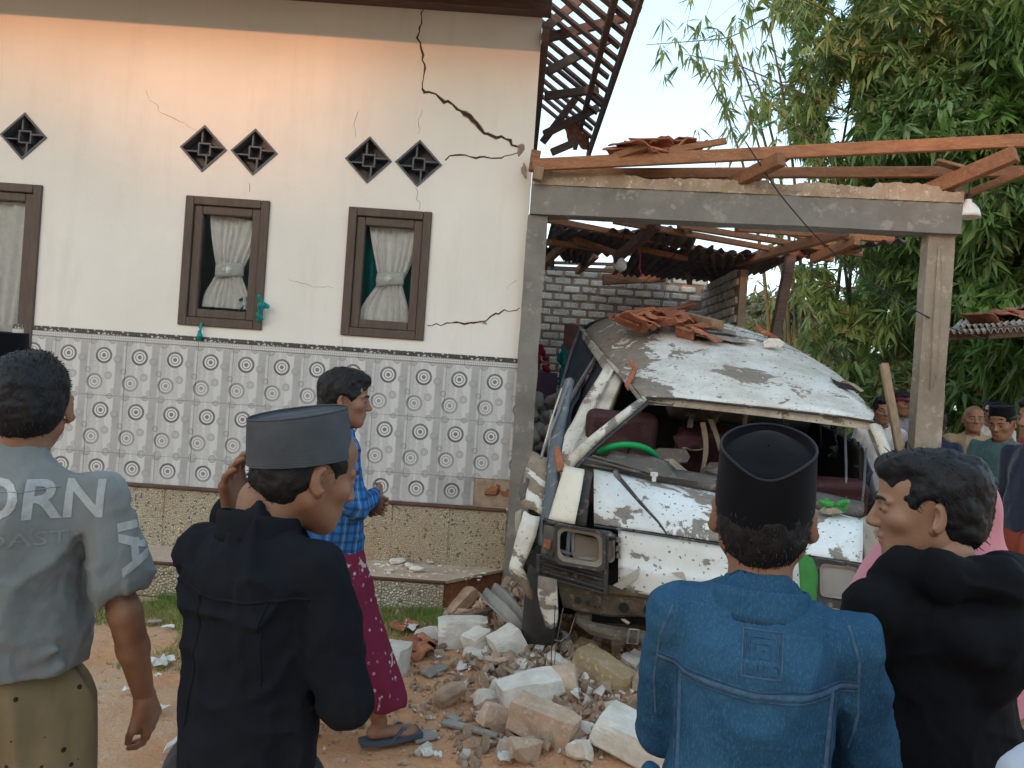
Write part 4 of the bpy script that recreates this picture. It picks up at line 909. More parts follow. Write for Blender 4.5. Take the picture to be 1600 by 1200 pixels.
# ================================================= THE WRECKED VAN
def paint(name, base=(.78, .79, .77), lo=.60, speck=.5, dust=.35, prim=(.165, .15, .13), big=2.6, cream=0, seed=0, flank=False):
    t = NT(name); co = t.n('VectorMath', {0: t.co(), 1: (seed * 3.1, seed * 1.7, seed)}, operation='ADD').outputs[0]
    n1 = t.noise(big, 6, .62, co, .6); n2 = t.noise(14, 5, .7, co); col = t.mix(t.ramp(t.noise(1.6, 3, .5, co), .35, .7), base, (.66, .655, .60))
    if cream: col = t.mix(cream, col, (.70, .60, .42))  # cream: warm light falling on white paint, mixed into the colour
    f = t.math('ADD', n1, t.math('MULTIPLY', t.math('SUBTRACT', n2, .5), .22)); chip = t.ramp(f, lo, lo + .012)
    if flank:
        s3 = t.n('SeparateXYZ', {0: t.co()}); q = t.math('SUBTRACT', t.math('ADD', t.math('MULTIPLY', s3.outputs[1], .17), -.17), s3.outputs[0])
        q = t.math('ADD', q, t.math('MULTIPLY', t.math('SUBTRACT', t.noise(3.4, 6, .68, co, .8), .5), .75)); fl = t.ramp(q, .0, .012); fl = t.math('MULTIPLY', fl, t.math('SUBTRACT', 1.0, t.ramp(t.noise(6.5, 5, .65, co, 1.2), .60, .61))); chip = t.math('MAXIMUM', chip, fl)
    rim = t.ramp(f, lo - .02, lo - .002)
    col = t.mix(t.math('MULTIPLY', rim, .5), col, (.50, .46, .38)); pc = t.mix(t.ramp(n2, .35, .65), prim, tuple(x * 1.5 for x in prim)); col = t.mix(chip, col, pc)
    v = t.vor(30, t.n('VectorMath', {0: co, 1: t.n('VectorMath', {0: t.n('TexNoise', {'Vector': co, 'Scale': 60.0}).outputs[1], 'Scale': .02}, operation='SCALE').outputs[0]}, operation='ADD').outputs[0])
    sp = t.math('MULTIPLY', t.ramp(v, .20, .12), t.ramp(t.noise(3.2, 4, .6, co), .62 - speck * .3, .72 - speck * .3))
    v2 = t.vor(85, co); sp2 = t.math('MULTIPLY', t.ramp(v2, .2, .1), t.ramp(t.noise(5, 3, .6, co), .5, .6)); sp = t.math('MAXIMUM', sp, t.math('MULTIPLY', sp2, .8))
    col = t.mix(sp, col, (.12, .105, .09)); col = t.mix(t.math('MULTIPLY', t.ramp(t.noise(4.5, 6, .7, co), .40, .72), dust), col, (.30, .215, .145))
    t.bump(t.math('ADD', t.math('MULTIPLY', chip, -.5), t.math('MULTIPLY', n2, .35)), .5, .004)
    rg = t.n('MapRange', {0: chip, 3: .38, 4: .85}).outputs[0]; return t.out(col, rg, 0, .4)
M['paint_roof'] = paint('speckled_white_paint', lo=.565, speck=1.3, dust=.55, seed=1, flank=True); M['paint_front'] = paint('chipped_white_paint', (.70, .735, .75), lo=.515, speck=1.3, dust=.35, big=3.2, seed=2)
M['paint_low'] = paint('white_front_panel', (.66, .71, .74), lo=.60, speck=.8, dust=.25, seed=3); M['paint_warm_light'] = paint('warm_light_corner', lo=.78, speck=.0, dust=.25, cream=.7, seed=4)  # corner paint: warm light on the white corner put into its colour
M['paint_torn'] = paint('torn_white_skin', lo=.50, speck=.4, dust=.5, cream=.35, prim=(.19, .15, .11), seed=5); M['paint_pillar'] = paint('dented_pillar_paint', lo=.55, speck=.5, dust=.75, cream=.3, seed=6)  # torn skin: part of that warm light is mixed into its colour
M['primer'] = paint('bare_primer', (.24, .22, .18), lo=.52, speck=.2, dust=.5, prim=(.16, .145, .12), seed=7)
M['black_trim'] = mat('black_plastic_trim', (.035, .035, .038), (.06, .055, .05), 6, .6, .3, 40, c3=(.20, .165, .13)); M['dusty_black'] = mat('dusty_rubber', (.035, .033, .032), (.075, .065, .055), 4, .9, .3, 30)
M['void'] = mat('shade_black', (.012, .013, .015), (.025, .022, .02), 5, .9, .3, 20); M['seat'] = mat('maroon_vinyl_seat', (.062, .020, .024), (.042, .016, .019), 3, .55, .2, 30, c3=(.08, .04, .036)); M['navy'] = mat('dark_curtain', (.018, .022, .035), (.03, .035, .05), 4, .5, .3, 20)  # void: black painted in for the shade of the cabin and holes
M['green_grip'] = mat('green_steering_cover', (.0, .30, .075), (.0, .24, .06), 8, .45, .1, 60); M['bluegrey'] = mat('blue_grey_metal', (.13, .155, .18), (.09, .10, .12), 5, .6, .4, 30, c3=(.26, .27, .27)); M['lens'] = mat('dusty_lamp_glass', (.19, .16, .13), (.24, .21, .175), 3, .5, .1, 30)
M['lens2'] = mat('grey_lamp_glass', (.30, .30, .29), (.26, .25, .24), 4, .35, .1, 30); M['chrome'] = mat('tarnished_metal', (.33, .33, .33), (.20, .19, .18), 8, .4, .3, 30, metal=.6); M['dustrim'] = mat('dusty_trim', (.27, .22, .17), (.17, .14, .11), 7, .8, .3, 40); M['rust'] = mat('rusty_beam', (.15, .13, .10), (.085, .07, .055), 7, .8, .6, 30, c3=(.27, .22, .16))
M['foam'] = mat('yellowed_foam', (.38, .33, .25), (.25, .20, .15), 8, .9, .4, 30); M['dash'] = mat('dusty_dashboard', (.13, .115, .10), (.09, .075, .065), 6, .85, .4, 30, c3=(.19, .17, .15)); M['greenrag'] = mat('green_plastic_rag', (.04, .30, .05), (.02, .17, .03), 9, .5, .4, 30, c3=(.10, .42, .12))
M['greencloth'] = mat('green_cloth', (.045, .20, .045), (.03, .14, .03), 4, .8, .3, 30)
van = empty('van', (1.1, 5.2, 0), 'crushed white van with bare windshield opening and rubble on its roof', 'van')
A = at
def rows(*rr): return [[A(*p) for p in r_] for r_ in rr]
# roof skin
RF = rows(
 [(1003, 622, 4.75), (1060, 623, 4.71), (1120, 629, 4.67), (1190, 637, 4.62), (1260, 644, 4.57), (1320, 652, 4.53), (1362, 658, 4.5)],
 [(986, 600, 5.0), (1045, 588, 4.98), (1120, 589, 4.95), (1200, 596, 4.92), (1270, 606, 4.88), (1328, 624, 4.83), (1366, 652, 4.78)],
 [(965, 575, 5.45), (1020, 545, 5.5), (1110, 548, 5.5), (1195, 560, 5.45), (1265, 577, 5.4), (1318, 598, 5.35), (1350, 628, 5.2)],
 [(938, 546, 6.0), (985, 514, 6.1), (1080, 515, 6.1), (1165, 528, 6.05), (1235, 546, 6.0), (1288, 568, 5.9), (1322, 600, 5.7)],
 [(920, 525, 6.5), (958, 497, 6.6), (1060, 497, 6.6), (1140, 509, 6.55), (1205, 529, 6.5), (1250, 548, 6.4), (1285, 575, 6.2)],
 [(908, 510, 6.9), (940, 487, 7.0), (1045, 484, 7.0), (1120, 498, 7.0), (1175, 514, 6.95), (1215, 534, 6.85), (1240, 560, 6.6)],
 [(915, 560, 7.15), (948, 545, 7.2), (1045, 545, 7.2), (1120, 556, 7.2), (1175, 570, 7.15), (1215, 585, 7.0), (1240, 600, 6.8)])
G = np.array(RF); mk('roof', *sheet(RF, .012, 2, .014, 3.5, 4), M['paint_roof'], van, smooth=True)
# drip rail and windscreen header
mk('drip_rail', *tube([r_[0] + (-.01, -.01, -.012) for r_ in RF[:6]], .014, 6), M['primer'], van)
mk('header', *sheet([[A(1000, 622, 4.77), A(1060, 624, 4.72), A(1190, 638, 4.63), A(1320, 653, 4.54), A(1366, 660, 4.5)], [A(1004, 632, 4.79), A(1060, 635, 4.74), A(1190, 650, 4.65), A(1318, 666, 4.56), A(1360, 672, 4.52)]], .05, 1, .004, 20), M['paint_pillar'], van)
mk('header_trim', *tube([A(1000, 621, 4.755), A(1060, 623, 4.70), A(1190, 637, 4.61), A(1320, 652, 4.515), A(1367, 660, 4.49)], .0085, 6), M['black_trim'], van)
mk('torn_strip', *tube([A(1012, 627, 4.74), A(1035, 631, 4.66), A(1050, 633, 4.6), A(1054, 629, 4.58)], [.008, .007, .006, .002], 5), M['rust'], van)
# roof tear: black piece painted as the shade inside the hole
mk('roof_tear_shade', *join([prism([A(1297, 591, 5.20), A(1312, 598, 5.17), A(1330, 601, 5.15), A(1342, 612, 5.10), A(1326, 608, 5.08), A(1310, 606, 5.1)], (0, .01, .004))]), M['void'], van)
mk('torn_lip', *sheet([[A(1312, 597, 5.15), A(1326, 598, 5.12), A(1345, 613, 5.05)], [A(1318, 594, 5.12), A(1334, 598, 5.1), A(1350, 611, 5.05)]], .003, 1), M['foam'], van)
# pillars
def strip(name, L, m_, th=.02, nz=.004, par=van, sub=2, sc=12, **k): return mk(name, *sheet(rows(*L), th, sub, nz, sc), M[m_], par, smooth=True, **k)
mk('windscreen_pillar', *tube([A(1006, 624, 4.75), A(965, 656, 4.62), A(922, 692, 4.47), A(880, 732, 4.3)], [.024, .028, .032, .036], 8), M['paint_pillar'], van, smooth=True)
mk('pillar_trim', *tube([A(1012, 630, 4.74), A(972, 664, 4.62), A(930, 700, 4.48), A(897, 733, 4.33)], [.012] * 4, 6), M['black_trim'], van)
strip('door_pillar', [[(945, 573, 5.6), (956, 577, 5.55), (965, 580, 5.5), (974, 590, 5.45)], [(905, 635, 5.3), (922, 640, 5.22), (935, 645, 5.22), (952, 640, 5.2)], [(878, 690, 5.0), (892, 700, 4.9), (908, 702, 4.92), (925, 690, 4.95)], [(862, 735, 4.8), (876, 745, 4.7), (892, 745, 4.72), (908, 735, 4.8)]], 'paint_pillar', .05, .014, sc=9)
mk('pillar_rib', *tube([A(958, 578, 5.5), A(925, 640, 5.18), A(895, 702, 4.86), A(880, 745, 4.66)], .013, 6), M['paint_pillar'], van)
strip('side_rail', [[(908, 510, 6.88), (935, 545, 6.0), (957, 577, 5.5)], [(903, 521, 6.86), (928, 555, 6.02), (946, 585, 5.52)]], 'primer', .03, .002)
mk('window_post', *tube([A(932, 556, 6.1), A(905, 600, 5.9), A(876, 650, 5.7)], [.016, .018, .02], 6), M['chrome'], van)
strip('side_curtain', [[(906, 518, 6.8), (918, 530, 6.5), (930, 552, 6.2)], [(885, 580, 6.3), (896, 595, 6.2), (912, 590, 6.0)], [(868, 640, 6.0), (878, 665, 5.8), (893, 650, 5.6)], [(862, 690, 5.6), (872, 700, 5.5), (885, 700, 5.4)]], 'navy', .01, .03, sc=6)
strip('side_curtain', [[(932, 560, 6.2), (946, 582, 5.7), (962, 590, 5.5)], [(915, 600, 6.0), (925, 620, 5.7), (940, 640, 5.5)], [(890, 650, 5.8), (895, 665, 5.6), (912, 680, 5.4)]], 'navy', .01, .02, sc=6)
mk('window_frame', *tube([A(906, 514, 6.85), A(893, 548, 6.5), A(878, 600, 6.2), A(864, 650, 5.9), A(858, 700, 5.5)], .012, 6), M['bluegrey'], van)
# inner shell, painted black in place of the cabin's shade
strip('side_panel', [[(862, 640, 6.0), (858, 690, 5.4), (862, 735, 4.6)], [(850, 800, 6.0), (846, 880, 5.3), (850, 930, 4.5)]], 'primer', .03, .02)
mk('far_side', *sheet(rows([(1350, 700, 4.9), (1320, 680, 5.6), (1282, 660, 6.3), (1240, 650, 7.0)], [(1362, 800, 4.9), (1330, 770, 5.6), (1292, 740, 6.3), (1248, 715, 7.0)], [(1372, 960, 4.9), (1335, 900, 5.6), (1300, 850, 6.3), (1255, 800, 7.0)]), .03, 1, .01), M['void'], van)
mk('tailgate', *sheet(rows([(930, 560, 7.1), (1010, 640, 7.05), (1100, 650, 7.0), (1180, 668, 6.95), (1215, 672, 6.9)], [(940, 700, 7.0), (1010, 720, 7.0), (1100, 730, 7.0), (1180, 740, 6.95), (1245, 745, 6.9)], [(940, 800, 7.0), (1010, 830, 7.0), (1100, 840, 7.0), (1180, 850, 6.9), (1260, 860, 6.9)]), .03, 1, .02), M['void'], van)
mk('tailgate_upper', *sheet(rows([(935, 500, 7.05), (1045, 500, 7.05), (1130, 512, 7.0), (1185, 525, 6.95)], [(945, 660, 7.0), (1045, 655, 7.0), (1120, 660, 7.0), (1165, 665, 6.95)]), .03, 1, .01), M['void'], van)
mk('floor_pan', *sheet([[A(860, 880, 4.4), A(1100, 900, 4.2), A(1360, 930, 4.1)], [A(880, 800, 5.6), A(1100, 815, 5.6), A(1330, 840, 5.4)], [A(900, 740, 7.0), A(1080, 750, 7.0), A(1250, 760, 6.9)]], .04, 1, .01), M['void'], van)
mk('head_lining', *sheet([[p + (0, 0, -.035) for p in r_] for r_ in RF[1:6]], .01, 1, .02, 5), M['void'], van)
# nose: cowl, upper panel, lower panel
XS = (928, 1010, 1100, 1190, 1270, 1348)
def yl(a, b): return [a + (b - a) * (x - 928) / 420 for x in XS]
def dl(a, b): return [a + (b - a) * (x - 928) / 420 for x in XS]
def prow(y0, y1, d0, d1, sag=0): return [(x, y + sag * math.sin(PI * (x - 928) / 420), d) for x, y, d in zip(XS, yl(y0, y1), dl(d0, d1))]
mk('upper_panel', *sheet(rows(prow(733, 810, 4.42, 4.22, 2), prow(738, 812, 4.30, 4.10, 3), prow(752, 824, 4.20, 4.0), prow(785, 850, 4.09, 3.90), prow(812, 874, 4.03, 3.83), prow(818, 880, 4.03, 3.83)), .01, 2, .010, 5, 7), M['paint_front'], van, smooth=True)
mk('lower_panel', *sheet(rows(*[[(x if x > 930 else 966 - (0 if k else 0), y, d) for x, y, d in prow(*q)] for k, q in enumerate(((819, 886, 4.05, 3.85), (824, 890, 4.02, 3.82), (850, 912, 4.0, 3.80), (876, 930, 3.99, 3.79), (880, 934, 3.97, 3.77), (900, 950, 3.97, 3.77), (920, 972, 3.98, 3.78)))]), .01, 2, .005, 7, 9), M['paint_low'], van, smooth=True)
mk('panel_crease', *tube([A(*p) for p in prow(821, 884, 4.012, 3.815)], .006, 6), M['black_trim'], van)
strip('panel_lip', [[(950, 917, 3.975), (1060, 930, 3.92), (1200, 948, 3.85), (1345, 972, 3.78)], [(948, 928, 3.99), (1060, 939, 3.94), (1200, 958, 3.87), (1345, 984, 3.8)]], 'rust', .02, .004)
for (x, y) in ((951, 893), (1040, 865), (1078, 843), (990, 829), (1082, 884)): mk('bolt_hole', *tube([A(x, y, 3.96), A(x, y, 3.972)], .007, 8), M['void'], van)
for P_ in (((958, 915), (975, 905), (1000, 888), (996, 903), (984, 912), (972, 921)), ((1050, 895), (1068, 894), (1074, 910), (1066, 905))): mk('primer_patch', *prism([A(x, y, 3.935 if x < 1010 else 3.90) for x, y in P_], (0, .012, 0)), M['primer'], van)
strip('corner_panel', [[(882, 727, 4.28), (896, 730, 4.24), (913, 733, 4.22)], [(872, 760, 4.16), (886, 763, 4.12), (908, 768, 4.10)], [(858, 805, 4.07), (876, 812, 4.02), (899, 815, 4.02)], [(857, 812, 4.08), (876, 817, 4.04), (898, 820, 4.04)]], 'paint_warm_light', .03, .002)
strip('corner_gap', [[(910, 733, 4.3), (925, 738, 4.26)], [(906, 770, 4.18), (921, 778, 4.16)], [(898, 820, 4.1), (916, 822, 4.08)]], 'black_trim', .03, .003)
# left lamp surround
strip('lamp_surround', [[(850, 808, 4.03), (895, 823, 3.99), (935, 831, 3.96), (962, 835, 3.94)], [(850, 813, 4.02), (895, 827, 3.98), (935, 835, 3.95), (962, 841, 3.93)]], 'black_trim', .07, .002)
def ringsh(name, outer, inner, th, m_, par=van):
    o = np.array([A(*p) for p in outer]); i = np.array([A(*p) for p in inner]); n = len(o); D = np.array([0, th, 0]); V = np.concatenate([o, i, o + D, i + D]); F = []
    for k in range(n):
        j = (k + 1) % n; F += [(k, j, n + j, n + k), (2 * n + k, 3 * n + k, 3 * n + j, 2 * n + j), (k, 2 * n + k, 2 * n + j, j), (n + k, n + j, 3 * n + j, 3 * n + k)]
    return mk(name, V, F, M[m_], par)
def rrect(x0, y0, x1, y1, d, r_, sh=0, n=5, sx=0):
    P = []
    for (cx, cy, a0) in ((x1 - r_, y0 + r_, -90), (x1 - r_, y1 - r_, 0), (x0 + r_, y1 - r_, 90), (x0 + r_, y0 + r_, 180)):
        for k in range(n):
            a = R_(a0 + 90 * k / (n - 1)); x = cx + r_ * math.cos(a); y = cy + r_ * math.sin(a); P.append((x + sx * (y - y0), y + sh * (x - x0), d - (x - x0) * .0006))
    return P
hl = empty('headlight', A(905, 862, 4.0), None, None); hl.parent = van; hl.location = A(905, 862, 4.0) - WL[van.name]
ringsh('bezel', rrect(867, 818, 946, 881, 3.93, 9, .17), rrect(871, 823, 941, 876, 3.93, 10, .17), .035, 'black_trim', hl)
ringsh('inner_bezel', rrect(871, 823, 941, 876, 3.932, 11, .17), rrect(875, 828, 936, 870, 3.940, 12, .17), .03, 'dustrim', hl)
ringsh('lamp_ring', rrect(893, 824, 961, 872, 4.0, 9, .12), rrect(897, 828, 957, 868, 4.0, 9, .12), .03, 'chrome', hl)
V = np.array([A(*p) for p in rrect(897, 828, 957, 868, 4.01, 9, .12)]); mk('lens', *prism(V, (0, .02, 0)), M['lens'], hl)
mk('lamp_bracket', *join([beam(A(890, 826, 4.0), A(886, 872, 4.0), .012, .02), beam(A(894, 830, 4.01), A(898, 878, 4.01), .01, .012), beam(A(868, 858, 4.02), A(893, 866, 4.0), .03, .015)]), M['bluegrey'], hl)
mk('lamp_cavity', *sheet(rows([(848, 812, 4.1), (968, 836, 4.06)], [(846, 902, 4.1), (968, 925, 4.06)]), .01, 1), M['void'], hl)
for (x, y) in ((966, 843), (965, 857), (966, 868)): mk('adjuster', *box(A(x, y, 3.99), (.02, .02, .025)), M['chrome'], hl)
strip('side_lamp', [[(850, 820, 4.05), (866, 824, 4.0)], [(845, 868, 4.07), (862, 873, 4.0)]], 'dash', .03, .003); strip('amber_socket', [[(850, 842, 4.03), (861, 844, 3.99)], [(848, 857, 4.03), (859, 860, 3.99)]], 'earthwall', .01, .001)
# lower trim of the lamp: black grille bars
for (a, b, c, d_, h) in ((843, 868, 945, 895, .022), (841, 878, 946, 906, .012), (843, 890, 946, 920, .014), (845, 899, 946, 927, .012)): mk('grille_bar', *beam(A(a, b, 4.03), A(c, d_, 3.94), .03, h), M['black_trim'], van)
for (x, y0, y1) in ((841, 866, 895), (899, 885, 912), (946, 890, 928)): mk('grille_upright', *beam(A(x, y0, 4.0 if x < 900 else 3.935), A(x - 1, y1, 4.0 if x < 900 else 3.94), .02, .03, up=(0, 1, 0)), M['black_trim'], van)
mk('grille_backing', *sheet(rows([(846, 872, 4.08), (945, 898, 4.0)], [(848, 902, 4.08), (944, 925, 4.0)]), .01, 0), M['dash'], van)
mk('bezel_post', *beam(A(948, 838, 3.93), A(946, 926, 3.95), .02, .035, up=(0, 1, 0)), M['black_trim'], van)
# valance, tow beam, shackle
strip('valance', [[(872, 905, 4.1), (905, 912, 4.06), (950, 922, 4.03), (1010, 936, 4.0), (1080, 944, 3.95), (1345, 985, 3.85)], [(874, 925, 4.12), (905, 935, 4.1), (950, 944, 4.06), (1010, 950, 4.03), (1080, 960, 3.98), (1345, 1000, 3.88)], [(880, 950, 4.14), (902, 953, 4.12), (950, 966, 4.1), (1010, 962, 4.06), (1080, 972, 4.0), (1345, 1010, 3.9)]], 'rust', .02, .010, sc=14)
for (x, y, w_) in ((903, 938, .05), (918, 943, .04), (930, 948, .02), (938, 949, .02), (975, 950, .07), (1012, 953, .06)): mk('valance_hole', *tube([A(x, y, 4.02), A(x, y, 4.06)], w_ * .38, 8), M['void'], van)
mk('tow_beam', *tube([A(902, 968, 4.16), A(925, 982, 4.13), (A(960, 990, 4.1)), A(1000, 995, 4.06), A(1060, 1002, 4.0), A(1200, 1015, 3.95)], [.02, .035, .04, .035, .035, .035], 8), M['rust'], van)
mk('spring_cup', *tube([A(912, 958, 4.2), A(912, 970, 4.2)], .045, 12), M['rust'], van)
q = [A(983, 983, 3.98), A(998, 984, 3.98), A(996, 1006, 3.98), A(980, 1005, 3.98)]; mk('shackle', *tube(q + [q[0]], .006, 6), M['chrome'], van)
strip('bent_bracket', [[(970, 967, 4.02), (975, 966, 4.02)], [(980, 975, 3.99), (984, 972, 3.99)]], 'foam', .01)
# torn wing strip and wheel
strip('torn_wing', [[(842, 899, 4.02), (853, 902, 3.99), (870, 906, 3.98)], [(842, 930, 4.03), (852, 935, 4.0), (871, 935, 3.99)], [(846, 962, 4.04), (856, 966, 4.0), (873, 965, 4.0)], [(854, 978, 4.05), (860, 984, 4.01), (870, 978, 4.02)]], 'paint_pillar', .006, .014, sc=10)
def wheel(c, r_, w_, label=None, yaw=0.0):
    w0 = empty('wheel', c, label, None); w0.parent = van; w0.location = np.array(c) - WL[van.name]; Rz = rotm(0, 0, yaw); n = 28
    prof = [(-w_ / 2, r_ * .62), (-w_ / 2, r_ * .9), (-w_ * .42, r_ * .98), (0, r_), (w_ * .42, r_ * .98), (w_ / 2, r_ * .9), (w_ / 2, r_ * .62)]
    V = np.array([(x, R * math.cos(2 * PI * j / n), R * math.sin(2 * PI * j / n)) for x, R in prof for j in range(n)]) @ Rz.T + c; m = len(prof)
    mk('tyre', V, [(i * n + j, i * n + (j + 1) % n, ((i + 1) % m) * n + (j + 1) % n, ((i + 1) % m) * n + j) for i in range(m) for j in range(n)], M['dusty_black'], w0, smooth=True)
    V = np.array([(x, R * math.cos(2 * PI * j / n), R * math.sin(2 * PI * j / n)) for x, R in ((-w_ * .3, r_ * .63), (-w_ * .1, r_ * .2), (w_ * .1, r_ * .2), (w_ * .3, r_ * .63)) for j in range(n)]) @ Rz.T + c
    mk('rim', V, [(i * n + j, i * n + (j + 1) % n, (i + 1) * n + (j + 1) % n, (i + 1) * n + j) for i in range(3) for j in range(n)] + [tuple(n + j for j in range(n))], M['rust'], w0)
for px, d in ((862, 4.55), (1330, 4.4)): c = gpz(px, 1000, .31); X = (px - 800) / FPX * d + .02; wheel(np.array([X + .02, d, .31]), .29, .19, yaw=-.12)
for px, d in ((905, 6.4), (1250, 6.3)): wheel(np.array([(px - 800) / FPX * d + .03, d, .30]), .29, .19)
mk('axle_block', *beam((.35, 4.55, .34), (1.9, 4.45, .34), .12, .10), M['void'], van); mk('engine_block', *box((1.1, 4.75, .52), (1.2, .8, .45)), M['void'], van)
mk('loose_wire', *tube([A(868, 930, 4.0), A(866, 980, 3.98), A(862, 1010, 4.0), A(861, 1040, 4.05), A(868, 1060, 4.1)], .0025, 4), M['wire'], van)
mk('loose_wire', *tube([A(880, 950, 4.0), A(873, 985, 3.98), A(868, 1015, 4.0), A(866, 1045, 4.1)], .002, 4), M['bluegrey'], van)
mk('loose_wire', *tube([A(898, 965, 4.1), A(890, 990, 4.05), A(876, 1002, 4.0), A(866, 1000, 4.0)], .002, 4), M['chrome'], van)
# torn door at the left
dr = empty('torn_door', A(840, 900, 4.2), 'torn crumpled door skin hanging off the van side', None); dr.parent = van; dr.location = A(840, 900, 4.2) - WL[van.name]
strip('door_skin', [[(832, 706, 4.5), (845, 712, 4.46), (856, 716, 4.44)], [(822, 728, 4.4), (840, 738, 4.385), (853, 742, 4.38)], [(815, 765, 4.32), (834, 772, 4.30), (852, 775, 4.3)], [(816, 795, 4.28), (832, 796, 4.26), (847, 806, 4.26)]], 'paint_torn', .004, .016, dr, 1, sc=11)
strip('door_skin', [[(819, 796, 4.25), (828, 806, 4.225), (844, 808, 4.22)], [(810, 828, 4.2), (825, 833, 4.18), (838, 838, 4.18)], [(799, 868, 4.15), (808, 872, 4.135), (822, 875, 4.14)], [(794, 890, 4.12), (803, 905, 4.11), (812, 900, 4.12)]], 'paint_torn', .004, .016, dr, 1, sc=12)
strip('door_skin', [[(795, 886, 4.1), (804, 890, 4.09), (815, 885, 4.1)], [(808, 912, 4.12), (818, 912, 4.11), (826, 905, 4.12)], [(826, 935, 4.15), (831, 938, 4.1), (836, 930, 4.16)]], 'paint_torn', .004, .012, dr, 1, sc=14)
strip('door_lining', [[(806, 800, 4.24), (815, 795, 4.26)], [(803, 825, 4.2), (813, 830, 4.2)], [(810, 850, 4.2), (816, 840, 4.2)]], 'foam', .008, .012, dr)
strip('door_lining', [[(816, 742, 4.36), (826, 748, 4.33)], [(810, 770, 4.32), (820, 775, 4.3)], [(813, 782, 4.3), (822, 780, 4.3)]], 'dash', .008, .01, dr)
strip('door_edge', [[(882, 592, 4.9), (893, 590, 4.85)], [(868, 650, 4.7), (880, 652, 4.62)], [(857, 705, 4.48), (872, 710, 4.40)], [(850, 760, 4.34), (868, 765, 4.25)], [(843, 820, 4.24), (856, 822, 4.14)], [(840, 850, 4.2), (850, 855, 4.12)]], 'bluegrey', .03, .008, dr)
mk('door_channel', *tube([A(890, 592, 4.84), A(872, 645, 4.66), A(850, 700, 4.5), (A(846, 716, 4.45))], .008, 6), M['chrome'], dr); mk('door_channel', *tube([A(878, 607, 4.86), A(862, 655, 4.7), A(846, 712, 4.52)], .006, 6), M['paint_warm_light'], dr)
mk('gap_shade', *sheet(rows([(822, 880, 4.5), (850, 830, 4.35)], [(830, 940, 4.5), (848, 935, 4.3)]), .02, 1, .01), M['void'], van)  # black sheet put in as shade of the gap by the door
strip('red_lamp', [[(866, 700, 4.36), (872, 698, 4.34)], [(867, 725, 4.3), (880, 722, 4.27)], [(872, 738, 4.28), (879, 735, 4.26)]], 'terra', .02, .004)
# dashboard, steering wheel, seats
strip('dashboard', [[(905, 712, 4.62), (960, 716, 4.6), (1060, 735, 4.55), (1200, 755, 4.45), (1350, 785, 4.35)], [(900, 728, 4.45), (960, 735, 4.42), (1060, 752, 4.36), (1200, 770, 4.28), (1350, 800, 4.2)]], 'dash', .05, .015)
strip('dash_cover', [[(955, 704, 4.55), (1000, 708, 4.52), (1045, 722, 4.5)], [(945, 718, 4.46), (1000, 722, 4.43), (1056, 740, 4.4)], [(952, 722, 4.42), (1005, 735, 4.38), (1058, 750, 4.36)]], 'dash', .012, .01, sc=8)
for a, b in (((912, 715), (1000, 738)), ((925, 712), (1040, 745)), ((905, 724), (1090, 752))): mk('broken_trim', *beam(A(*a, 4.42), A(*b, 4.3), .03, .012), M['dash'], van)
st = empty('steering_wheel', A(977, 718, 4.7), None, None); st.parent = van; st.location = A(977, 718, 4.7) - WL[van.name]
c = A(977, 722, 4.62); Rw = rotm(R_(-38), 0, 0); ring = np.array([(math.cos(a), math.sin(a), 0) for a in np.linspace(0, 2 * PI, 49)]); full = (ring * .185) @ Rw.T + c
mk('rim', *tube(full, .011, 8, False), M['black_trim'], st, smooth=True)
arc = np.array([(math.cos(a), math.sin(a), 0) for a in np.linspace(R_(205), R_(335), 24)]) * .185 @ Rw.T + c; mk('grip_cover', *tube(arc, .019, 10), M['green_grip'], st, smooth=True)
mk('spokes', *join([tube([c, full[4]], .01, 6), tube([c, full[20]], .01, 6), tube([c, full[36]], .01, 6), tube([c + (0, .0, 0), c + np.array((0, .12, -.18))], .03, 8)]), M['black_trim'], st)
def cushion(name, c, s, m_, par, R=None, seed=0, vox=.016):
    g = SDF(-np.array(s) / 2 - .06, np.array(s) / 2 + .06, vox); X, Y, Z = g.ax[0][:, None, None], g.ax[1][None, :, None], g.ax[2][None, None, :]; r_ = min(s) * .38; h = np.array(s) / 2 - r_
    q = [np.maximum(np.abs(a) - b, 0) for a, b in zip((X, Y, Z), h)]; g.F = (np.sqrt(q[0] ** 2 + q[1] ** 2 + q[2] ** 2) - r_).astype(np.float32); g.noise(.012, 6, seed, 2); V, F = g.mesh()
    if R is not None: V = V @ np.asarray(R).T
    return mk(name, V + np.array(c), F, M[m_], par, smooth=True)
def seat(c, w_, lab, seed, tilt=0.1, m_='seat'):
    s = empty('seat', np.array(c) + (0, 0, -.5), lab, None); s.parent = van; s.location = np.array(c) + (0, 0, -.5) - WL[van.name]
    cushion('backrest', c, (w_, .14, .46), m_, s, rotm(tilt, 0, 0), seed); cushion('seat_base', np.array(c) + (0, -.25, -.28), (w_, .5, .14), m_, s, None, seed + 1)
seat(A(968, 697, 5.05), .46, 'maroon driver seat', 1); seat(A(1110, 715, 5.3), .50, None, 2, .5, 'seat'); seat(A(1305, 800, 4.85), .36, None, 3, .3)
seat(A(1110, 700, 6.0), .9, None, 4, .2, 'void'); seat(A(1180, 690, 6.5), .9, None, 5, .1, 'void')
for k, (x, y, d) in enumerate(((1083, 690, 5.0), (1045, 715, 4.9), (1060, 735, 4.8), (1120, 740, 4.8))): V, F = rock((.28, .2, .16), 70 + k, 16); mk('torn_upholstery', V + A(x, y, d), F, M[('seat', 'dash', 'foam', 'dash')[k]], van)
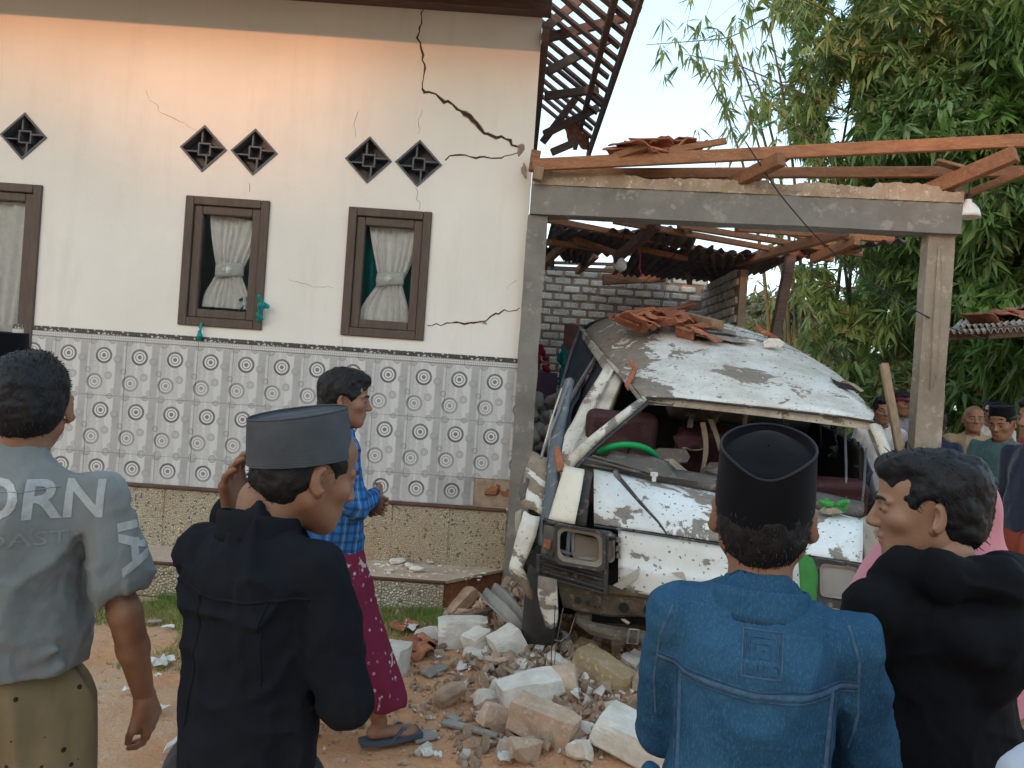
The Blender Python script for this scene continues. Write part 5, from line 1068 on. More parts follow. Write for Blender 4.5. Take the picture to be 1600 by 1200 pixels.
# hanging strips of lining
for k, L in enumerate(([(1110, 655), (1120, 680), (1125, 705)], [(1098, 660), (1106, 700), (1096, 742)], [(1170, 634), (1165, 650), (1163, 664)], [(1224, 640), (1230, 665), (1225, 685)], [(1135, 640), (1118, 650), (1112, 675)],
                       [(1075, 650), (1085, 640), (1105, 648), (1122, 660)], [(1078, 668), (1080, 650), (1092, 642)], [(1070, 700), (1085, 706), (1104, 698)])):
    C = np.array([A(x, y, 4.9 + .05 * i) for i, (x, y) in enumerate(L)]); nn = len(C); rw = [[p + (-.018 * (1 - .5 * i / nn), 0, 0), p + (0, .012, 0), p + (.018 * (1 - .5 * i / nn), 0, 0)] for i, p in enumerate(C)]
    mk('hanging_lining', *sheet(rw, .003, 2, .004, 20, k), M['foam' if k in (0, 1, 2, 7) else 'dash'], van, smooth=True)
strip('sagging_lining', [[(1040, 636, 5.2), (1090, 640, 5.2), (1140, 642, 5.2), (1180, 648, 5.2)], [(1048, 655, 5.3), (1090, 660, 5.3), (1135, 655, 5.3), (1165, 665, 5.3)]], 'dash', .004, .03, sc=8)
for (x0, y0, x1, y1, d, m_) in ((1279, 655, 1283, 700, 5.4, 'void'), (1320, 662, 1322, 790, 4.75, 'bluegrey'), (1353, 700, 1346, 800, 4.7, 'bluegrey'), (1341, 690, 1344, 760, 4.8, 'void'), (1303, 660, 1305, 690, 5.2, 'void')):
    mk('hanging_strip', *tube([A(x0, y0, d), A((x0 + x1) / 2 + 1, (y0 + y1) / 2, d), A(x1, y1, d)], [.007, .008, .005], 5), M[m_], van)
blob_cloth('hanging_curtain', A(1305, 690, 5.1), (.035, .03, .13), 31, M['navy'], van, .012); blob_cloth('hanging_curtain', A(1345, 760, 4.95), (.06, .05, .3), 32, M['navy'], van, .014)
# right pillar and flank
strip('right_pillar', [[(1356, 664, 4.5), (1366, 660, 4.47), (1377, 664, 4.5)], [(1374, 700, 4.42), (1384, 702, 4.38), (1392, 700, 4.42)], [(1384, 750, 4.32), (1394, 752, 4.28), (1402, 750, 4.32)], [(1390, 810, 4.2), (1400, 812, 4.15), (1408, 810, 4.2)]], 'paint_pillar', .04, .006, sc=10)
mk('pillar_trim', *tube([A(1358, 672, 4.5), A(1374, 712, 4.4), A(1384, 760, 4.3), A(1390, 810, 4.2)], .010, 6), M['rust'], van)
strip('right_cheek', [[(1345, 812, 4.08), (1365, 800, 4.2), (1390, 810, 4.4)], [(1352, 850, 4.0), (1375, 850, 4.15), (1400, 850, 4.4)], [(1360, 960, 3.95), (1385, 960, 4.1), (1410, 960, 4.4)]], 'primer', .02, .015)
strip('wing_mirror_door', [[(1348, 700, 5.2), (1360, 730, 5.0), (1370, 780, 4.8)], [(1340, 690, 5.3), (1345, 740, 5.1), (1352, 790, 4.9)]], 'bluegrey', .01, .01)
hr = empty('headlight', A(1306, 906, 3.8), None, None); hr.parent = van; hr.location = A(1306, 906, 3.8) - WL[van.name]
ringsh('bezel', rrect(1274, 872, 1348, 946, 3.745, 10, .15), rrect(1282, 882, 1344, 934, 3.745, 9, .15), .04, 'paint_low' if 0 else 'black_trim', hr)
ringsh('lamp_ring', rrect(1281, 880, 1343, 932, 3.74, 9, .12), rrect(1285, 884, 1339, 928, 3.74, 8, .12), .03, 'chrome', hr); mk('lens', *prism([A(*p) for p in rrect(1285, 884, 1339, 928, 3.75, 8, .12)], (0, .02, 0)), M['lens2'], hr)
# wiper
wp = empty('wiper', A(966, 744, 4.1), None, None); wp.parent = van; wp.location = A(966, 744, 4.1) - WL[van.name]
mk('arm', *tube([A(963, 742, 4.13), A(972, 752, 4.07), A(1000, 785, 3.98), A(1028, 815, 3.93), A(1043, 836, 3.93)], [.014, .012, .009, .006, .005], 6), M['black_trim'], wp); mk('pivot', *tube([A(962, 738, 4.17), A(963, 742, 4.10)], .015, 10), M['chrome'], wp)
mk('washer_nozzle', *join([box(A(1022, 745, 4.15), (.02, .02, .05)), box(A(1022, 741, 4.15), (.035, .03, .02))]), M['paint_low'], van)

# ---------------- things lying on and about the van
def debris_tile(px, py, d, lab, seed, s=1.0, rot=None, grp='broken roof tiles on the van roof', m_='terra'):
    rs = np.random.RandomState(seed); V, F = pan_tile(seed); V = V * np.array([s * rs.uniform(.7, 1.2), s * rs.uniform(.6, 1.1), 1.0]); V[:, :2] += (fbm(V, 9, seed, 2) * .02)[:, None]
    R = rotm(*(rot or (rs.uniform(-.25, .25) + .12, rs.uniform(-.25, .25), rs.uniform(0, 6)))); return mk('roof_tile', V @ R.T + A(px, py, d), F, M[m_], label=lab, cat='roof tile', group=grp, smooth=False)
heap = [(985, 497, 5.95), (1000, 489, 6.2), (1020, 493, 6.1), (1040, 490, 6.2), (1058, 494, 6.1), (1010, 499, 5.9), (1035, 501, 5.9), (1050, 505, 5.85), (1012, 507, 5.75), (990, 505, 5.75), (1070, 500, 6.2), (1085, 505, 6.2), (1030, 485, 6.5), (1055, 484, 6.6), (975, 503, 5.8), (1095, 512, 6.0)]
for k, (x, y, d) in enumerate(heap): debris_tile(x, y, d, 'broken terracotta tile in the heap on the rear of the van roof', 200 + k, rnd.uniform(.7, 1.15))
debris_tile(1100, 523, 5.7, 'curved orange tile shard lying alone on the mid roof of the van', 230, .75, (.3, .1, .3), 'single shards'); debris_tile(1071, 522, 5.75, 'small orange tile shard left of the larger curved shard', 231, .5, (.3, .4, 1), 'single shards'); debris_tile(1197, 521, 6.0, 'orange tile shard behind the pale stone on the van roof', 232, .6, (.5, 0, .4), 'single shards')
mk('tile_sliver', *tube([A(985, 563, 5.15), A(992, 575, 5.1), A(986, 590, 5.0), A(980, 602, 4.98), A(982, 610, 4.95)], [.012, .02, .02, .018, .006], 6), M['terra'], label='curved orange tile sliver hooked on the left roof edge of the van', cat='tile shard')
mk('plank', *beam(A(1062, 492, 6.6), A(1122, 508, 5.9), .10, .07), M['wood_pale'], label='short pale timber lying across the rear of the van roof', cat='plank')
for k, (x, y, d, s, lab) in enumerate(((1208, 537, 5.75, (.17, .12, .085), 'pale stone at the right side of the van roof'), (1172, 533, 5.8, (.10, .08, .03), 'flat pale stone flake left of the roof stone'))):
    V, F = rock(s, 300 + k, 22); mk('stone', V + A(x, y, d), F, M['brickstone'] if 'brickstone' in M else M['brick'], label=lab, cat='stone')
for k, (x0, y0, x1, y1, d) in enumerate(((1080, 518, 1165, 532, 5.85), (1085, 508, 1150, 518, 6.1), (1060, 515, 1110, 522, 5.9))):
    V, F = sheet(rows([(x0, y0, d), ((x0 + x1) / 2, (y0 + y1) / 2 - 3, d), (x1, y1, d)], [(x0 + 8, y0 + 5, d - .15), ((x0 + x1) / 2, (y0 + y1) / 2 + 4, d - .15), (x1, y1 + 3, d - .15)]), .01, 1, .012, 12, k)
    mk('fibre_shard', V, F, M['fibre'], label=['longest grey fibre sheet shard on the van roof', 'grey fibre shard beside the pale timber', 'small grey fibre shard under the orange tiles'][k], cat='sheet shard')
V = []; F = []
rs = np.random.RandomState(8)
for k in range(260):
    u, v = rs.uniform(0, 1), rs.uniform(0, 1) ** .7; i = v * 4 + .8; j = u * 6; i0, j0 = int(i), min(int(j), 5); p = (G[i0, j0] * (1 - (j - j0)) + G[i0, j0 + 1] * (j - j0)) * (1 - (i - i0)) + (G[i0 + 1, j0] * (1 - (j - j0)) + G[i0 + 1, j0 + 1] * (j - j0)) * (i - i0)
    s = rs.uniform(.006, .03); a, b = rock((s, s, s * .5), 400 + k, 8); n0 = len(V); V += [tuple(q) for q in (a + p + (0, 0, .012))]; F += [tuple(i_ + n0 for i_ in q) for q in b]
mk('roof_grit', V, F, M['mortar'], kind='stuff', label='scattered tile crumbs and grit on the van roof', cat='grit')
blob_cloth('green_rag', A(1305, 790, 4.1), (.10, .06, .035), 41, M['greenrag'], vox=.007, label='bright green torn rag on the right end of the van nose', cat='rag')
V, F = rock((.14, .09, .05), 77, 16); mk('stone', V + A(1300, 798, 4.08), F, M['foam'], label='tan rubble lump under the green rag on the van nose', cat='stone')
V, F = sheet(rows([(1246, 862, 3.76), (1262, 866, 3.74), (1272, 872, 3.75)], [(1250, 905, 3.70), (1266, 906, 3.68), (1279, 910, 3.70)], [(1250, 955, 3.68), (1262, 958, 3.66), (1277, 950, 3.68)], [(1245, 1040, 3.68), (1262, 1045, 3.66), (1275, 1040, 3.68)]), .004, 2, .012, 9); mk('green_cloth', V, F, M['greencloth'], label='green cloth strip hanging over the van nose beside the right headlight', cat='cloth', smooth=True)
plank_l = mk('plank', *beam(A(1378, 570, 5.3) , gpz(1412, 760, 0) * np.array([1, 0, 0]) + A(1412, 760, 5.05) * np.array([0, 1, 1]), .045, .09, up=(0, 1, 0)), M['wood_pale'], label='upright pale plank leaning beside the right concrete column', cat='plank') if 0 else None
a, b = A(1381, 568, 5.1), A(1408, 716, 4.9); b2 = a + (b - a) * ((a[2] - .0) / (a[2] - b[2])); mk('plank', *beam(a, b2, .05, .035, up=(0, 1, 0)), M['wood_pale'], label='upright pale plank leaning beside the right concrete column', cat='plank')
# ================================================= PEOPLE
def skin_mat(name, c, c2):
    t = NT(name); co = t.co(); n = t.noise(18, 4, .6, co); col = t.mix(t.ramp(n, .35, .7), c, c2); t.bump(t.noise(220, 3, .6, co), .25, .002)
    t.b.inputs['Subsurface Weight'].default_value = .08; t.b.inputs['Subsurface Radius'].default_value = (.02, .008, .004)
    return t.out(col, .48, 0, .4)
M['skin'] = skin_mat('brown_skin', (.27, .138, .082), (.205, .095, .056)); M['skin_light'] = skin_mat('light_brown_skin', (.34, .185, .115), (.28, .14, .085))
M['hair'] = mat('black_hair', (.007, .007, .009), (.012, .011, .012), 30, .5, .5, 90, spec=.25, bd=.003)
def cloth(name, c1, c2=None, wv=420, rough=.9, sheen=.2, scale=5, bump=.35, fold=9):
    t = NT(name); co = t.co(); c2 = c2 or tuple(x * .78 for x in c1); n = t.noise(scale, 5, .6, co); col = t.mix(t.ramp(n, .35, .65), c1, c2)
    w_ = t.n('TexWave', {'Vector': co, 'Scale': wv / 6.28, 'Distortion': 1.5}, bands_direction='DIAGONAL').outputs[1]
    t.bump(t.math('ADD', t.math('MULTIPLY', w_, .03), t.math('ADD', t.math('MULTIPLY', t.noise(60, 4, .7, co), .25), t.math('MULTIPLY', t.noise(fold, 3, .5, t.co(scale=(1, 1, .5)), 1.5), 1.8))), bump, .012)
    try: t.b.inputs['Sheen Weight'].default_value = sheen
    except Exception: pass
    return t.out(col, rough, 0, .15)
M['c_black'] = cloth('black_cotton', (.010, .012, .017), (.007, .008, .012), sheen=0, wv=300); M['c_hoodie'] = cloth('black_jersey', (.007, .008, .010), (.005, .005, .007), sheen=0)
M['c_grey'] = cloth('faded_grey_tee', (.215, .235, .235), (.155, .170, .170), sheen=.1, scale=3, c2=None) if 0 else cloth('faded_grey_tee', (.215, .235, .235), (.150, .162, .160), sheen=.1, scale=3)
def denim():
    t = NT('blue_denim'); co = t.co(); n = t.noise(4, 5, .65, co); f = t.noise(330, 3, .8, t.co(scale=(1, 1, .35))); col = t.mix(t.ramp(n, .3, .7), (.010, .050, .110), (.034, .105, .19)); col = t.mix(t.math('MULTIPLY', t.ramp(f, .5, .75), .45), col, (.12, .23, .34))
    t.bump(t.math('ADD', t.math('MULTIPLY', f, .35), t.math('MULTIPLY', t.noise(9, 3, .5, co, 1.5), 1.4)), .45, .010); return t.out(col, .9, 0, .12)
M['c_denim'] = denim(); M['c_seam'] = mat('denim_seam', (.075, .14, .22), (.035, .085, .16), 60, .9, .6, 150); M['c_stitch'] = mat('denim_stitch_dark', (.018, .05, .10), (.05, .10, .17), 70, .9, .4, 120)
def plaid():
    t = NT('blue_plaid_cotton'); co = t.n('SeparateXYZ', {0: t.co()}); 
    def st(s, f, w_): return t.ramp(t.math('ABSOLUTE', t.math('SUBTRACT', t.math('FRACT', t.math('MULTIPLY', s, f)), .5)), w_ + .04, w_ - .04)
    h = t.math('ADD', co.outputs[0], t.math('MULTIPLY', co.outputs[1], .9)); a = st(h, 26, .17); b = st(co.outputs[2], 26, .17); col = t.mix(t.math('MULTIPLY', a, .55), (.035, .14, .36), (.010, .03, .085)); col = t.mix(t.math('MULTIPLY', b, .55), col, (.010, .03, .085)); c = st(h, 13, .03); col = t.mix(t.math('MULTIPLY', c, .4), col, (.30, .42, .55))
    t.bump(t.noise(12, 3, .5, t.co(), 1.5), .5, .012); return t.out(col, .9, 0, .1)
M['c_plaid'] = plaid()
def batik(name, base, mark, sc=26):
    t = NT(name); co = t.co(); v = t.vor(sc, co); n = t.noise(7, 4, .6, co); f = t.math('MULTIPLY', t.ramp(v, .22, .15), t.ramp(n, .40, .46)); w_ = t.n('TexWave', {'Vector': co, 'Scale': 9.0, 'Distortion': 6.0, 'Detail': 3.0}).outputs[1]
    f = t.math('MAXIMUM', f, t.math('MULTIPLY', t.ramp(w_, .88, .93), t.ramp(n, .56, .60))); t.bump(t.noise(10, 3, .5, t.co(scale=(1, 1, .3))), .5, .015); return t.out(t.mix(f, base, mark), .85, 0, .1)
M['c_sarong'] = batik('maroon_batik', (.150, .018, .045), (.42, .33, .33)); M['c_redpat'] = batik('black_red_print', (.015, .012, .014), (.45, .03, .06), 60); M['c_sarong_b'] = batik('rust_checked_sarong', (.22, .05, .03), (.10, .02, .04), 12)
def dots():
    t = NT('khaki_dotted'); co = t.co(); v = t.vor(27, co, rand=.8); n = t.noise(6, 4, .6, co); col = t.mix(t.ramp(n, .3, .7), (.215, .165, .095), (.165, .125, .072)); col = t.mix(t.ramp(v, .17, .145), col, (.03, .022, .016)); t.bump(t.noise(9, 3, .5, t.co(scale=(1, 1, .4)), 1), .5, .015); return t.out(col, .9, 0, .1)
M['c_khaki'] = dots(); M['c_white'] = cloth('white_cotton', (.62, .62, .63), (.50, .50, .52)); M['c_paleblue'] = cloth('pale_blue_cotton', (.46, .50, .58), (.40, .44, .52)); M['c_pink'] = cloth('pink_hijab_cloth', (.62, .235, .275), (.55, .19, .235), wv=700, sheen=.2, fold=7)
M['c_tan'] = cloth('tan_robe', (.36, .27, .17), (.29, .21, .13)); M['c_teal'] = cloth('dusty_teal_cotton', (.055, .115, .12), (.04, .085, .09)); M['c_navy'] = cloth('navy_cotton', (.018, .026, .05), (.013, .018, .035)); M['c_lgrey'] = cloth('lilac_grey_cotton', (.27, .26, .30), (.22, .21, .25)); M['c_dark'] = cloth('charcoal_cloth', (.03, .028, .034), (.02, .02, .024)); M['c_maroon'] = cloth('maroon_cap_cloth', (.16, .02, .05)); M['c_rose'] = cloth('rose_cloth', (.5, .06, .10))
def velvet(name, c):
    t = NT(name); t.bump(t.noise(300, 2), .2, .001); t.b.inputs['Sheen Weight'].default_value = .04; return t.out(t.mix(t.ramp(t.noise(9, 4), .4, .7), c, tuple(x * .7 for x in c)), .95, 0, .1)
M['velvet'] = velvet('black_velvet', (.006, .006, .008)); M['piping'] = velvet('cap_piping', (.032, .034, .042))
def ribbed():
    t = NT('ribbed_grey_cap'); s = t.n('SeparateXYZ', {0: t.co()}); w_ = t.math('SINE', t.math('MULTIPLY', s.outputs[2], 1500.0)); g = t.math('ADD', t.math('MULTIPLY', w_, .5), t.noise(200, 2)); t.bump(g, .35, .0015); return t.out(t.mix(t.ramp(t.noise(12, 4), .35, .65), (.075, .082, .092), (.055, .060, .068)), .8, 0, .2)
M['greycap'] = ribbed(); M['print'] = mat('faded_white_print', (.42, .44, .44), (.27, .29, .29), 24, .9, .2, 100, lo=.4, hi=.75); M['print2'] = mat('very_faded_print', (.235, .25, .25), (.19, .20, .20), 24, .9, .2, 100)
M['sandal'] = mat('blue_grey_sandal_rubber', (.075, .10, .135), (.05, .07, .10), 8, .6, .2, 60); M['eye'] = mat('dark_eye', (.03, .02, .018), (.02, .015, .012), 8, .15, 0); M['lip'] = skin_mat('lip_skin', (.23, .085, .065), (.19, .07, .055)); M['brow'] = mat('eyebrow_hair', (.02, .015, .013), (.03, .022, .02), 60, .7, .4, 200)

def frm(C, yaw=0, pitch=0, roll=0):
    R = rotm(0, 0, yaw) @ rotm(pitch, 0, 0) @ rotm(0, roll, 0); C = np.array(C, float); return R, (lambda *p: C + R @ np.array(p, float))
def head_sdf(C, yaw, pitch, roll, vox, neck, face=True):
    R, T = frm(C, yaw, pitch, roll); g = SDF(np.array(C) - .17, np.array(C) + np.array([.17, .17, .16]), vox)
    E = lambda c, r, k=.02, op='add', rr=None: g.el(T(*c), r, k, op, R if rr is None else R @ rr)
    E((0, -.015, .030), (.074, .094, .086), 0); E((0, .025, -.02), (.062, .070, .080), .035); E((0, .050, -.075), (.038, .034, .034), .03); E((0, .068, -.092), (.018, .016, .016), .02); E((0, .02, .06), (.060, .070, .045), .03)
    for s in (1, -1):
        g.rc(T(s * .052, -.005, -.05), T(s * .022, .060, -.088), .018, .014, .03)          # jaw line
        E((s * .040, .062, -.018), (.022, .020, .018), .02)                                   # cheek bone
        if face:
            E((s * .031, .098, .006), (.019, .017, .0125), .012, 'sub')
            E((s * .031, .078, .005), (.0145, .0135, .0125), .003)
            g.rc(T(s * .017, .0925, .0065), T(s * .043, .084, .004), .0032, .0032, .004)      # eyelid
            E((s * .0105, .100, -.030), (.0085, .010, .0075), .006)
            g.rc(T(s * .012, .090, .024), T(s * .046, .078, .022), .008, .006, .012)
        E((s * .082, -.010, -.004), (.0070, .0195, .032), .005, 'add', rotm(R_(12), 0, s * R_(-38))); E((s * .090, -.001, -.002), (.006, .0100, .018), .004, 'sub', rotm(R_(12), 0, s * R_(-38))); E((s * .079, .000, -.031), (.006, .009, .009), .004)
    if face:
        g.rc(T(0, .088, .018), T(0, .108, -.022), .0080, .0105, .010); E((0, .108, -.027), (.011, .011, .009), .006)
        g.rc(T(-.017, .091, -.0545), T(.017, .089, -.0545), .0055, .0055, .006); g.rc(T(-.011, .0955, -.0535), T(.011, .0955, -.0535), .0042, .0042, .006)
        g.rc(T(-.013, .089, -.0665), T(.013, .089, -.0665), .0065, .0065, .006); g.rc(T(-.021, .0945, -.0600), T(.021, .0945, -.0600), .0016, .0016, .003, 'sub')
        for s in (1, -1): E((s * .006, .112, -.0345), (.0035, .004, .003), .002, 'sub')
    g.rc(T(0, -.028, -.045), neck, .050, .056, .025)
    return g, R, T
def hair_sdf(C, yaw, pitch, roll, vox, style='short', hat=None):
    R, T = frm(C, yaw, pitch, roll); g = SDF(np.array(C) - .16, np.array(C) + np.array([.16, .16, .17]), vox); E = lambda c, r, k=.02, op='add', rr=None: g.el(T(*c), r, k, op, R if rr is None else R @ rr)
    E((0, -.016, .032), (.0805, .1015, .092), 0); E((0, -.045, -.02), (.067, .066, .060), .03)
    if style == 'wavy': E((0, .035, .094), (.066, .064, .034), .03); E((0, .072, .086), (.050, .028, .026), .02); E((0, -.03, .062), (.080, .086, .062), .03)
    if style == 'tuft': E((0, .025, .095), (.062, .075, .040), .03); E((0, .075, .088), (.040, .025, .026), .02); E((0, -.02, .06), (.080, .094, .075), .03)
    E((0, .115, -.035), (.095, .105, .092), .012, 'sub'); E((0, .125, .02), (.070, .045, .058), .012, 'sub')
    for s in (1, -1): E((s * .085, .004, -.010), (.028, .027, .042), .010, 'sub'); E((s * .09, -.005, -.065), (.04, .05, .045), .015, 'sub')
    n = R @ np.array([0, .25, -1.0]); n /= np.linalg.norm(n); g.cut(n, float(n @ T(0, -.06, -.082)), .015)
    g.noise(.003 if style == 'short' else .006, 60 if style == 'short' else 34, 3, 3)
    if hat is not None:
        R2, T2 = frm(C, yaw, hat[0] + pitch, hat[1] + roll); n2 = R2 @ np.array([0, 0, 1.0]); g.cut(n2, float(n2 @ T2(0, 0, .060)), 0)
    return g, R, T
def strands(V, F, T, R, n, seed, L=.022, lift=.35, mtname='hair'):
    rs = np.random.RandomState(seed); lo_ = (V - T(0, 0, 0)) @ R; okv = np.where((lo_[:, 1] < .035) | (lo_[:, 2] > .105))[0]; j = okv[rs.randint(0, len(okv), n)]; P = V[j]; C = T(0, -.02, .02); N = P - C; N /= np.linalg.norm(N, axis=1)[:, None]
    dn = R @ np.array([0, -.55, -.8]); D = dn - N * (N @ dn)[:, None]; D += N * lift * rs.uniform(.2, 1, (n, 1)) + rs.normal(0, .28, (n, 3)); D /= np.linalg.norm(D, axis=1)[:, None]
    S_ = np.cross(D, N); S_ /= np.linalg.norm(S_, axis=1)[:, None] + 1e-9; l = L * rs.uniform(.5, 1.3, (n, 1)); w_ = .0011
    P0 = P - N * .002; M1 = P0 + D * l * .5 + N * .002; tip = P0 + D * l; A_ = np.stack([P0 - S_ * w_, P0 + S_ * w_, M1 - S_ * w_ * .8, M1 + S_ * w_ * .8, tip], 1).reshape(-1, 3); o = (np.arange(n) * 5)[:, None]
    return A_, np.concatenate([o + [0, 1, 3], o + [0, 3, 2], o + [2, 3, 4]])
def hand_sdf(W, f, n, vox=.0035, curl=.5, thumb=1, spread=.1, sc=1.0):
    W = np.array(W, float); f = np.array(f, float); f /= np.linalg.norm(f); n = np.array(n, float); n -= f * (n @ f); n /= np.linalg.norm(n); t = np.cross(f, n) * thumb
    g = SDF(W - .20, W + .20, vox); Q = lambda a, b, c: W + sc * (f * a + t * b + n * c)
    g.rc(Q(-.06, 0, 0), Q(.0, 0, 0), .021, .023, 0)
    for k, (o, L) in enumerate(((.031, .070), (.0105, .078), (-.0105, .072), (-.031, .056))):
        kn = Q(.085 - .004 * abs(k - 1), o, -.004); g.rc(Q(.005, o * .55, 0), kn, .0165 * sc, .0125 * sc, .012)
        a = curl * .55; p = kn; dr_ = f * math.cos(a) + n * math.sin(a) + t * (1.5 - k) * spread * .5
        for m_, q in enumerate((.45, .30, .25)):
            dr_ = dr_ / np.linalg.norm(dr_); p2 = p + dr_ * L * q * sc; g.rc(p, p2, (.0092 - .0010 * m_) * sc, (.0085 - .0010 * m_) * sc, .0035); p = p2; a += curl * (.75 if m_ == 0 else .55); dr_ = f * math.cos(a) + n * math.sin(a) + t * (1.5 - k) * spread * .4
    p1, p2, p3 = Q(.02, .025, .004), Q(.052, .050, .014), Q(.080, .050 - .012 * curl, .022 + .012 * curl); g.rc(p1, p2, .015 * sc, .0115 * sc, .010); g.rc(p2, p3, .0108 * sc, .0090 * sc, .004); g.rc(p3, p3 + (f * .022 + n * .008) * sc, .009 * sc, .0075 * sc, .003)
    return g
def place(V, pos, yaw): return np.asarray(V) @ rotm(0, 0, yaw).T + np.array(pos, float)

def peci(C, yaw, pitch, roll, h=.098, rx=.0865, ry=.104, z0=.030, style='black'):
    R, T = frm(C, yaw, pitch, roll); n = 64; prof = []; V = []; H = h
    ang = np.linspace(0, 2 * PI, n, endpoint=False)
    def ringp(k, z): return [T(rx * k * math.sin(a), -.012 + ry * k * math.cos(a), z0 + (z(a) if callable(z) else z)) for a in ang]
    dip = (lambda a: H - .020 * max(0, -math.cos(a)) ** 5 + .004 * max(0, math.cos(a)) ** 2) if style == 'black' else (lambda a: H + .006 * math.cos(a))
    L = [ringp(1.01, 0), ringp(1.0, H * .4), ringp(.972, H * .8), ringp(.958, dip), ringp(.945, lambda a: dip(a) + .003), ringp(.925, lambda a: dip(a) - .001), ringp(.91, lambda a: dip(a) - (.012 if style == 'black' else .004))]
    if style == 'black':
        for k in (.8, .6, .4, .2, .02): L.append([T(rx * k * math.sin(a), -.012 + ry * k * math.cos(a), z0 + H - .010 + .014 * math.exp(-((k * math.sin(a) / .6) ** 2)) * (1 - k ** 2) * (1 + 1.4 * k * math.cos(a)) - .010 * max(0, -math.cos(a)) * math.exp(-((k - .65) / .25) ** 2)) for a in ang])
    else:
        for k in (.7, .4, .02): L.append([T(rx * k * math.sin(a), -.012 + ry * k * math.cos(a), z0 + H - .004 + .007 * (1 - k) + .006 * k * math.cos(a) - .005 * math.exp(-(k * math.sin(a) / .06) ** 2)) for a in ang])
    V = np.array([p for r_ in L for p in r_]); F = [(i * n + j, i * n + (j + 1) % n, (i + 1) * n + (j + 1) % n, (i + 1) * n + j) for i in range(len(L) - 1) for j in range(n)]
    return V, F, np.array(L[4] + L[4][:1]), T

